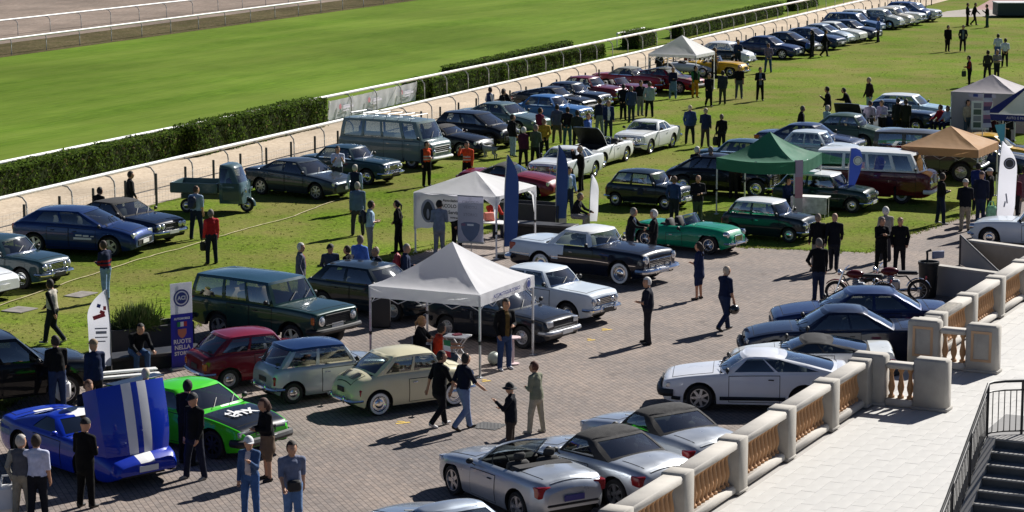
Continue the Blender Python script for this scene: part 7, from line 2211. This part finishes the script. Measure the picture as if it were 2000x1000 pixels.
o = Pn('woman in black and red holding a dark bag by the grey tent', 1893, 170, 180, top='#15161a', sleeve='#7a1f22', bottom='#16171c', fem=True, hair='short')
bag('dark green bag of the woman in black and red', held(*o, 'R', -.1), mat('bag_dkgreen', (.02, .04, .025)), 'tote', .9, .3)
Pn('stout man in black behind the dark blue saloon', 1562, 283, 0, top='#121316', bottom='#15161a', hair='grey', haircol='#55504a', bulk=1.15, lean=.1)
Pn('tall man in dark coat holding up a phone', 1617, 244, 180, top='#15171b', bottom='#17181d', jacket=.2, arms=('phone', 'relax'), h=1.82)
Pn('person in black bending forward near the raised white bonnet', 1657, 240, 185, top='#131417', bottom='#15161a', lean=.35, arms=('fwd', 'hold'))
Pn('tall man in brown jacket and pale jeans above the crowd', 1697, 224, 200, top='#2a1f1e', bottom='#8098a0', jacket=True, hair='grey', haircol='#a89880', h=1.84)
Pn('man in pale mint shirt beside the olive car', 1613, 282, 30, top='#a9c4b8', bottom='#2c3038', short=True, hair='grey', haircol='#b8b0a4')
Pn('person in mauve grey shirt by the olive car', 1697, 272, 60, top='#8a8294', bottom='#3a3840', short=True, bulk=1.15)
Pn('dark haired person in pale lilac shirt by the navy saloon', 1722, 270, -120, top='#a9a4bc', bottom='#1c1d24', hair='short')
Pn('person in dark green coat, left of a pair by the navy saloon', 1752, 266, 80, top='#1d2320', bottom='#17191c', jacket=.2)
Pn('person in dark khaki coat, right of a pair by the navy saloon', 1768, 268, 95, top='#26281f', bottom='#17191c', jacket=.2, hair='short', haircol='#3a3028')
Pn('person in red top seated near the grey tent', 1836, 262, -150, top='#a31f26', bottom='#2a2f40', pose='sit', arms=('knee', 'knee'))
Pn('person in white and blue seated near the grey tent', 1851, 264, -140, top='#aebcd0', bottom='#232b48', pose='sit', arms=('knee', 'knee'))
Pn('dark figure beside the wall of the grey tent', 1868, 258, -90, top='#1d2a2a', bottom='#1a2026')
Pn('person in beige beside the notice board', 1888, 270, -60, top='#a39a84', bottom='#4a5560')
Pn('person in plum top under the blue tent', 1938, 292, -60, top='#3a1420', bottom='#1a1a20')
Pn('dark figure under the blue tent near the right edge', 1965, 300, -100, top='#131418', bottom='#16171c')
Pn('man in blue jacket with grey hair on the grass before the black saloon', 1347, 282, 85, top='#31456c', bottom='#1c1f2c', hair='fringe', haircol='#c9b898', jacket=True, bulk=1.1, h=1.74)
Pn('man in navy jacket with hands together next to the blue jacket', 1377, 287, 70, top='#222c48', bottom='#3b3440', hair='grey', haircol='#b09c80', jacket=True, h=1.7)
o = Pn('person in black beside the black saloon carrying a dark bag', 1409, 298, 100, top='#15161a', bottom='#1b1c22', hair='short', haircol='#6a5c50', h=1.65)
bag('round black bag of the person beside the black saloon', held(*o, 'L', .05), mat('bag_black', (.012, .012, .014)), 'tote', 1.1, .3)
Pn('white haired man in black leaning at the black saloon', 1360, 378, 60, top='#17181d', bottom='#17181c', hair='grey', haircol='#d8d2c8', bulk=1.05, h=1.78)
Pn('grey haired man in black beside the white haired man', 1387, 378, 80, top='#131519', bottom='#15161a', hair='grey', haircol='#7a746e', h=1.78)
Pn('person in brown under the green canopy tent', 1432, 388, 60, top='#3a2a26', bottom='#241f20')
Pn('person in dark blue by the table under the green tent', 1535, 420, -40, top='#1e2a4c', bottom='#20232c', pose='sit', arms=('fwd', 'fwd'))
o = Pn('man in bright blue top crouching near the dark green mini', 1316, 440, 60, top='#2c3f66', bottom='#1d2230', hair='short', haircol='#6a5040', h=1.7)
Pn('man in black jacket behind the green roadster', 1362, 440, -80, top='#17191d', bottom='#3a4a3c', hair='fringe', haircol='#8a7868', arms=('hold', 'hold'), jacket=True, h=1.75)
Pn('elderly man in black jacket leaning over the green roadster', 1230, 512, -20, top='#14161c', inner='#3a4660', bottom='#1a1c24', hair='grey', haircol='#7a746c', lean=.12, arms=('fwd', 'fwd'), jacket=True)
Pn('white haired man in black beside the green roadster', 1276, 518, 170, top='#14151a', bottom='#16171c', hair='curly', haircol='#d8d4cc', arms=('hold', 'relax'))
# the open yard
Pn('woman in short navy dress holding a small bag', 1365, 585, 150, top='#1c2848', bottom='#1c2848', fem=True, skirt=.20, shorts=True, short=True, hair='long', haircol='#2a2019', arms=('hold', 'relax'), h=1.66, skin='#b58466')
o = Pn('man in dark shirt and navy trousers walking with a helmet', 1414, 646, 35, top='#1b2440', bottom='#22304e', short=True, hair='fringe', haircol='#c9b49c', pose='walk', arms=('walkf', 'down'), h=1.78)
bag('black crash helmet hanging from the walking man hand', held(*o, 'R', -.03), mat('helmet_black', (.012, .012, .013), rough=.2, coat=1), 'helmet', 1, .4)
Pn('white haired man in dark polo standing alone on the yard', 1265, 672, 170, top='#191d2c', bottom='#2b2b30', short=True, hair='grey', haircol='#d9d5ce', arms=('hold', 'pocket'), h=1.76, bulk=1.15, lean=.0)
Pn('man in black jacket and blue jeans at the motorcycles', 1598, 588, 95, top='#121419', bottom='#26324c', jacket=True, hair='grey', haircol='#6a635c', arms=('hip', 'down'), h=1.8)
Pn('tall man in black walking away in front of the minis', 1628, 530, 80, top='#15171d', bottom='#1b1f2a', jacket=True, hair='bald', skin='#b08a70', h=1.82, **W_)
Pn('man in black jacket and grey trousers beside the tall man', 1597, 530, 100, top='#131418', bottom='#7a7672', jacket=True, hair='fringe', haircol='#8c7a6a', h=1.78)
Pn('woman in black with folded arms near the motorcycles', 1720, 530, -80, top='#131317', bottom='#131317', fem=True, hair='short', haircol='#7a6a60', arms=('cross', 'cross'), jacket=.2, bulk=1.1, h=1.68)
Pn('balding man in black right of the woman with folded arms', 1756, 532, -100, top='#131418', bottom='#17181e', hair='fringe', haircol='#a89a8c', jacket=True, bulk=1.1, h=1.72)
Pn('white haired person in beige cardigan behind the pair in black', 1729, 510, 100, top='#a39b90', bottom='#3a3a40', hair='curly', haircol='#dcd6cc', h=1.7)
Pn('man in black sweatshirt with a hand at his waist by the minibus', 1836, 438, 10, top='#15171c', bottom='#1d2536', shoe='#b8b4ac', arms=('hold', 'hold'), h=1.78)
Pn('man in black jacket and beige trousers seen from behind', 1884, 452, 90, top='#14171f', bottom='#8b8172', hair='cap', haircol='#c4beb4', jacket=True, bulk=1.15, h=1.78)
o = Pn('man in navy jacket and cap holding a green and white bag', 1914, 436, 70, top='#1a2034', bottom='#232c44', hair='cap', haircol='#5a4a48', jacket=True, bulk=1.1, h=1.8)
bag('green and white carrier bag by the navy jacket man', held(*o, 'R', -.05) + Vector((.1, -.15, 0)), mat('bag_greenwhite', (.22, .50, .30), rough=.4, var=.5, vs=6), 'tote', 1.25, .2)
Pn('man in black with pale cap behind the navy jacket man', 1932, 424, 150, top='#15161b', bottom='#1a1c24', hair='cap', haircol='#d8d6d2', jacket=True)
Pn('person in royal blue jacket behind the men at the path', 1908, 412, 60, top='#26306c', bottom='#1d2230', hair='short', haircol='#241c18')
Pn('woman in maroon top and dark trousers near the right edge', 1981, 432, 80, top='#5c1f2c', bottom='#191a20', fem=True, hair='long', haircol='#3a2018', h=1.66)
Pn('person in dusty pink coat at the right edge', 1998, 420, 100, top='#7a5660', bottom='#8c8480', jacket=.3, hair='short', haircol='#2a2220')
# foreground left
o = Pn('man in black t-shirt and jeans carrying a white bag', 114, 806, 120, top='#121317', bottom='#26365a', short=True, hair='short', haircol='#2c221c', h=1.78, bulk=1.1)
bag('white carrier bag of the man in the black t-shirt', held(*o, 'R', -.02), mat('bag_white', (.70, .70, .70), rough=.4), 'tote', 1.2, .5)
Pn('man in dark blue jacket and flat cap beside the feather flag', 188, 812, 130, top='#1a2746', bottom='#151820', hair='cap', haircol='#8a7458', jacket=True, h=1.76)
Pn('brown haired man in dark shirt behind the person in black', 176, 898, -60, top='#151a26', bottom='#1b1d26', hair='short', haircol='#6a4632', h=1.72)
Pn('person all in black with a hood standing at the engine bay', 168, 992, 60, top='#08090b', bottom='#0a0b0d', hair='cap', haircol='#0c0d10', jacket=.15, arms=('hold', 'hold'), h=1.78, bulk=1.1)
o = Pn('elderly man in grey waistcoat and beige trousers with a cane', 45, 1020, 80, top='#55565c', sleeve='#8a8880', bottom='#8f8878', hair='grey', haircol='#b8b0a6', h=1.70)
bag('crumpled white jacket held by the elderly man', held(*o, 'L', .05) + Vector((-.12, 0, .05)), mat('bag_white', (.70, .70, .70)), 'tote', 1.5, .3)
Pn('man in white polo shirt and dark trousers seen from behind', 75, 1022, 85, top='#c4c8de', bottom='#171a22', short=True, hair='short', haircol='#3a2c22', arms=('fwd', 'down'), h=1.72)
Pn('man in black cap and sweatshirt beside the raised blue bonnet', 382, 936, -130, top='#0e1016', bottom='#161d30', hair='cap', haircol='#14161e', arms=('relax', 'down'), jacket=True, h=1.80, shoe='#8a8880')
Pn('man in black leaning at the lime green coupe windscreen', 366, 908, 60, top='#101116', bottom='#16171c', hair='short', haircol='#12100f', h=1.80)
Pn('grey haired person behind the raised blue bonnet', 288, 868, 100, top='#3a3f4a', bottom='#22242c', hair='fringe', haircol='#c4b4a4', h=1.68)
Pn('woman in white cap and denim jacket with a printed shirt', 490, 1016, -100, top='#3c5478', inner='#c8bcb8', bottom='#3c5c8c', fem=True, hair='cap', haircol='#d4d4d6', arms=('phone', 'relax'), h=1.66)
Pn('long haired woman in black top and patterned skirt with boots', 524, 938, -150, top='#101115', bottom='#6a5848', fem=True, skirt=.26, shorts=True, shoe='#15120f', hair='long', haircol='#4a3024', arms=('hold', 'hold'), h=1.72, skin='#b08468')
o = Pn('man in grey t-shirt and blue jeans with a shoulder bag', 572, 1042, -75, top='#6c7388', bottom='#5f7ca4', short=True, hair='short', haircol='#2a201a', h=1.80, **W_)
bag('black shoulder bag of the man in the grey t-shirt', Vector((o[0].location.x + .06, o[0].location.y - .20, .98)), mat('bag_black', (.012, .012, .014)), 'pouch', 1.2, R(-75) + 0)
Pn('man in black t-shirt and dark trousers, left of the walking couple', 858, 834, 35, top='#101115', bottom='#1a1b1e', short=True, jacket=.15, hair='short', haircol='#1c1714', shoe='#c8c8c8', h=1.74, **W_)
Pn('man in navy shirt and light jeans, right of the walking couple', 905, 840, 30, top='#12182a', bottom='#6d80a4', short=True, hair='fringe', haircol='#2c2420', shoe='#2a2018', h=1.76, **W_)
o = Pn('person in black hat and coat with patterned trousers', 998, 888, 170, top='#12151e', bottom='#3c3430', hair='hat', haircol='#121318', jacket=.12, arms=('phone', 'hold'), h=1.56)
Pn('woman in patterned blouse and cream trousers', 1048, 846, 140, top='#7d7f6c', bottom='#a39c8c', fem=True, jacket=.08, hair='short', haircol='#5a3022', arms=('hold', 'relax'), h=1.60, shoe='#b0a8a0')
Pn('woman in black with fair ponytail seated under the tent', SEATA.x, SEATA.y, -15, top='#14161a', bottom='#17181d', pose='sit', arms=('fwd', 'fwd'), fem=True, short=True, hair='pony', haircol='#a87c50') if False else person('woman in black with fair ponytail seated under the tent', (SEATA.x - .12, SEATA.y, 0), -15, top='#14161a', bottom='#17181d', pose='sit', arms=('fwd', 'fwd'), fem=True, short=True, hair='pony', haircol='#a87c50')
person('man in orange red shirt seated under the tent', (SEATB.x - .12, SEATB.y, 0), 10, top='#c03a22', bottom='#3a4658', pose='sit', arms=('fwd', 'fwd'), short=True, hair='short', haircol='#2c2420', lean=.15, bulk=1.1)
Pn('man in black jacket, blue jeans and white trainers under the tent', 985, 722, -60, top='#121317', inner='#5c4a28', bottom='#31456c', jacket=True, hair='short', shoe='#d4d4d6', arms=('hold', 'pocket'), h=1.80)
Pn('man in black bowed forward on the black bench', 266, 728, -60, top='#0e0f12', bottom='#3c5578', pose='sit', lean=.5, arms=('knee', 'knee'), hair='short', haircol='#15110f', h=1.78)
# a grey dog on the grass
def dog(c, yaw):
    P_ = MB()
    root = tag(link('dog', mesh('dog', [(0, 0, 0)], [], None, smooth=None)), 'pale grey dog standing on the grass behind the stewards', 'dog'); bpy.data.objects.remove(root)
    prims = [((-.28, 0, .40), (.22, 0, .42), .10, .125), ((.22, 0, .42), (.38, 0, .56), .09, .065), ((.40, 0, .60), (.52, 0, .57), .07, .04), ((-.30, 0, .44), (-.50, 0, .52), .03, .015)]
    for s in (-1, 1):
        prims += [((.20, s * .07, .38), (.20, s * .07, .20), .055, .035), ((.20, s * .07, .20), (.22, s * .07, .03), .032, .03), ((-.26, s * .07, .38), (-.20, s * .08, .24), .075, .04), ((-.20, s * .08, .24), (-.32, s * .08, .15), .036, .026), ((-.32, s * .08, .15), (-.29, s * .08, .03), .026, .03), ((.38, s * .05, .66), (.36, s * .07, .60), .022, .03)]
    res = .022; lo = np.array((-.65, -.25, -.02)); n = np.ceil((np.array((.7, .25, .8)) - lo) / res).astype(int)
    gx = np.stack(np.meshgrid(*[lo[i] + np.arange(n[i]) * res for i in range(3)], indexing='ij'), -1)
    Vf = None
    for a, b, r1, r2 in prims:
        a, b = np.array(a), np.array(b); d = b - a; t = np.clip(((gx - a) @ d) / (d @ d), 0, 1)
        v = np.sqrt(((gx - a - t[..., None] * d) ** 2).sum(-1)) - (r1 + (r2 - r1) * t)
        if Vf is None: Vf = v
        else: h = np.clip(.5 + .5 * (Vf - v) / .03, 0, 1); Vf = Vf * (1 - h) + v * h - .03 * h * (1 - h)
    V, F = surfnets(Vf, lo, res)
    o = tag(link('dog', mesh('dog', V, F, [mat('dog_fur', (.30, .31, .32), rough=.9, var=.3, vs=8)], smooth=None)), 'pale grey dog standing on the grass behind the stewards', 'dog')
    o.data.polygons.foreach_set('use_smooth', [True] * len(o.data.polygons))
    o.location = at(*c); o.rotation_euler = (0, 0, R(yaw))
dog((956, 309), 150)
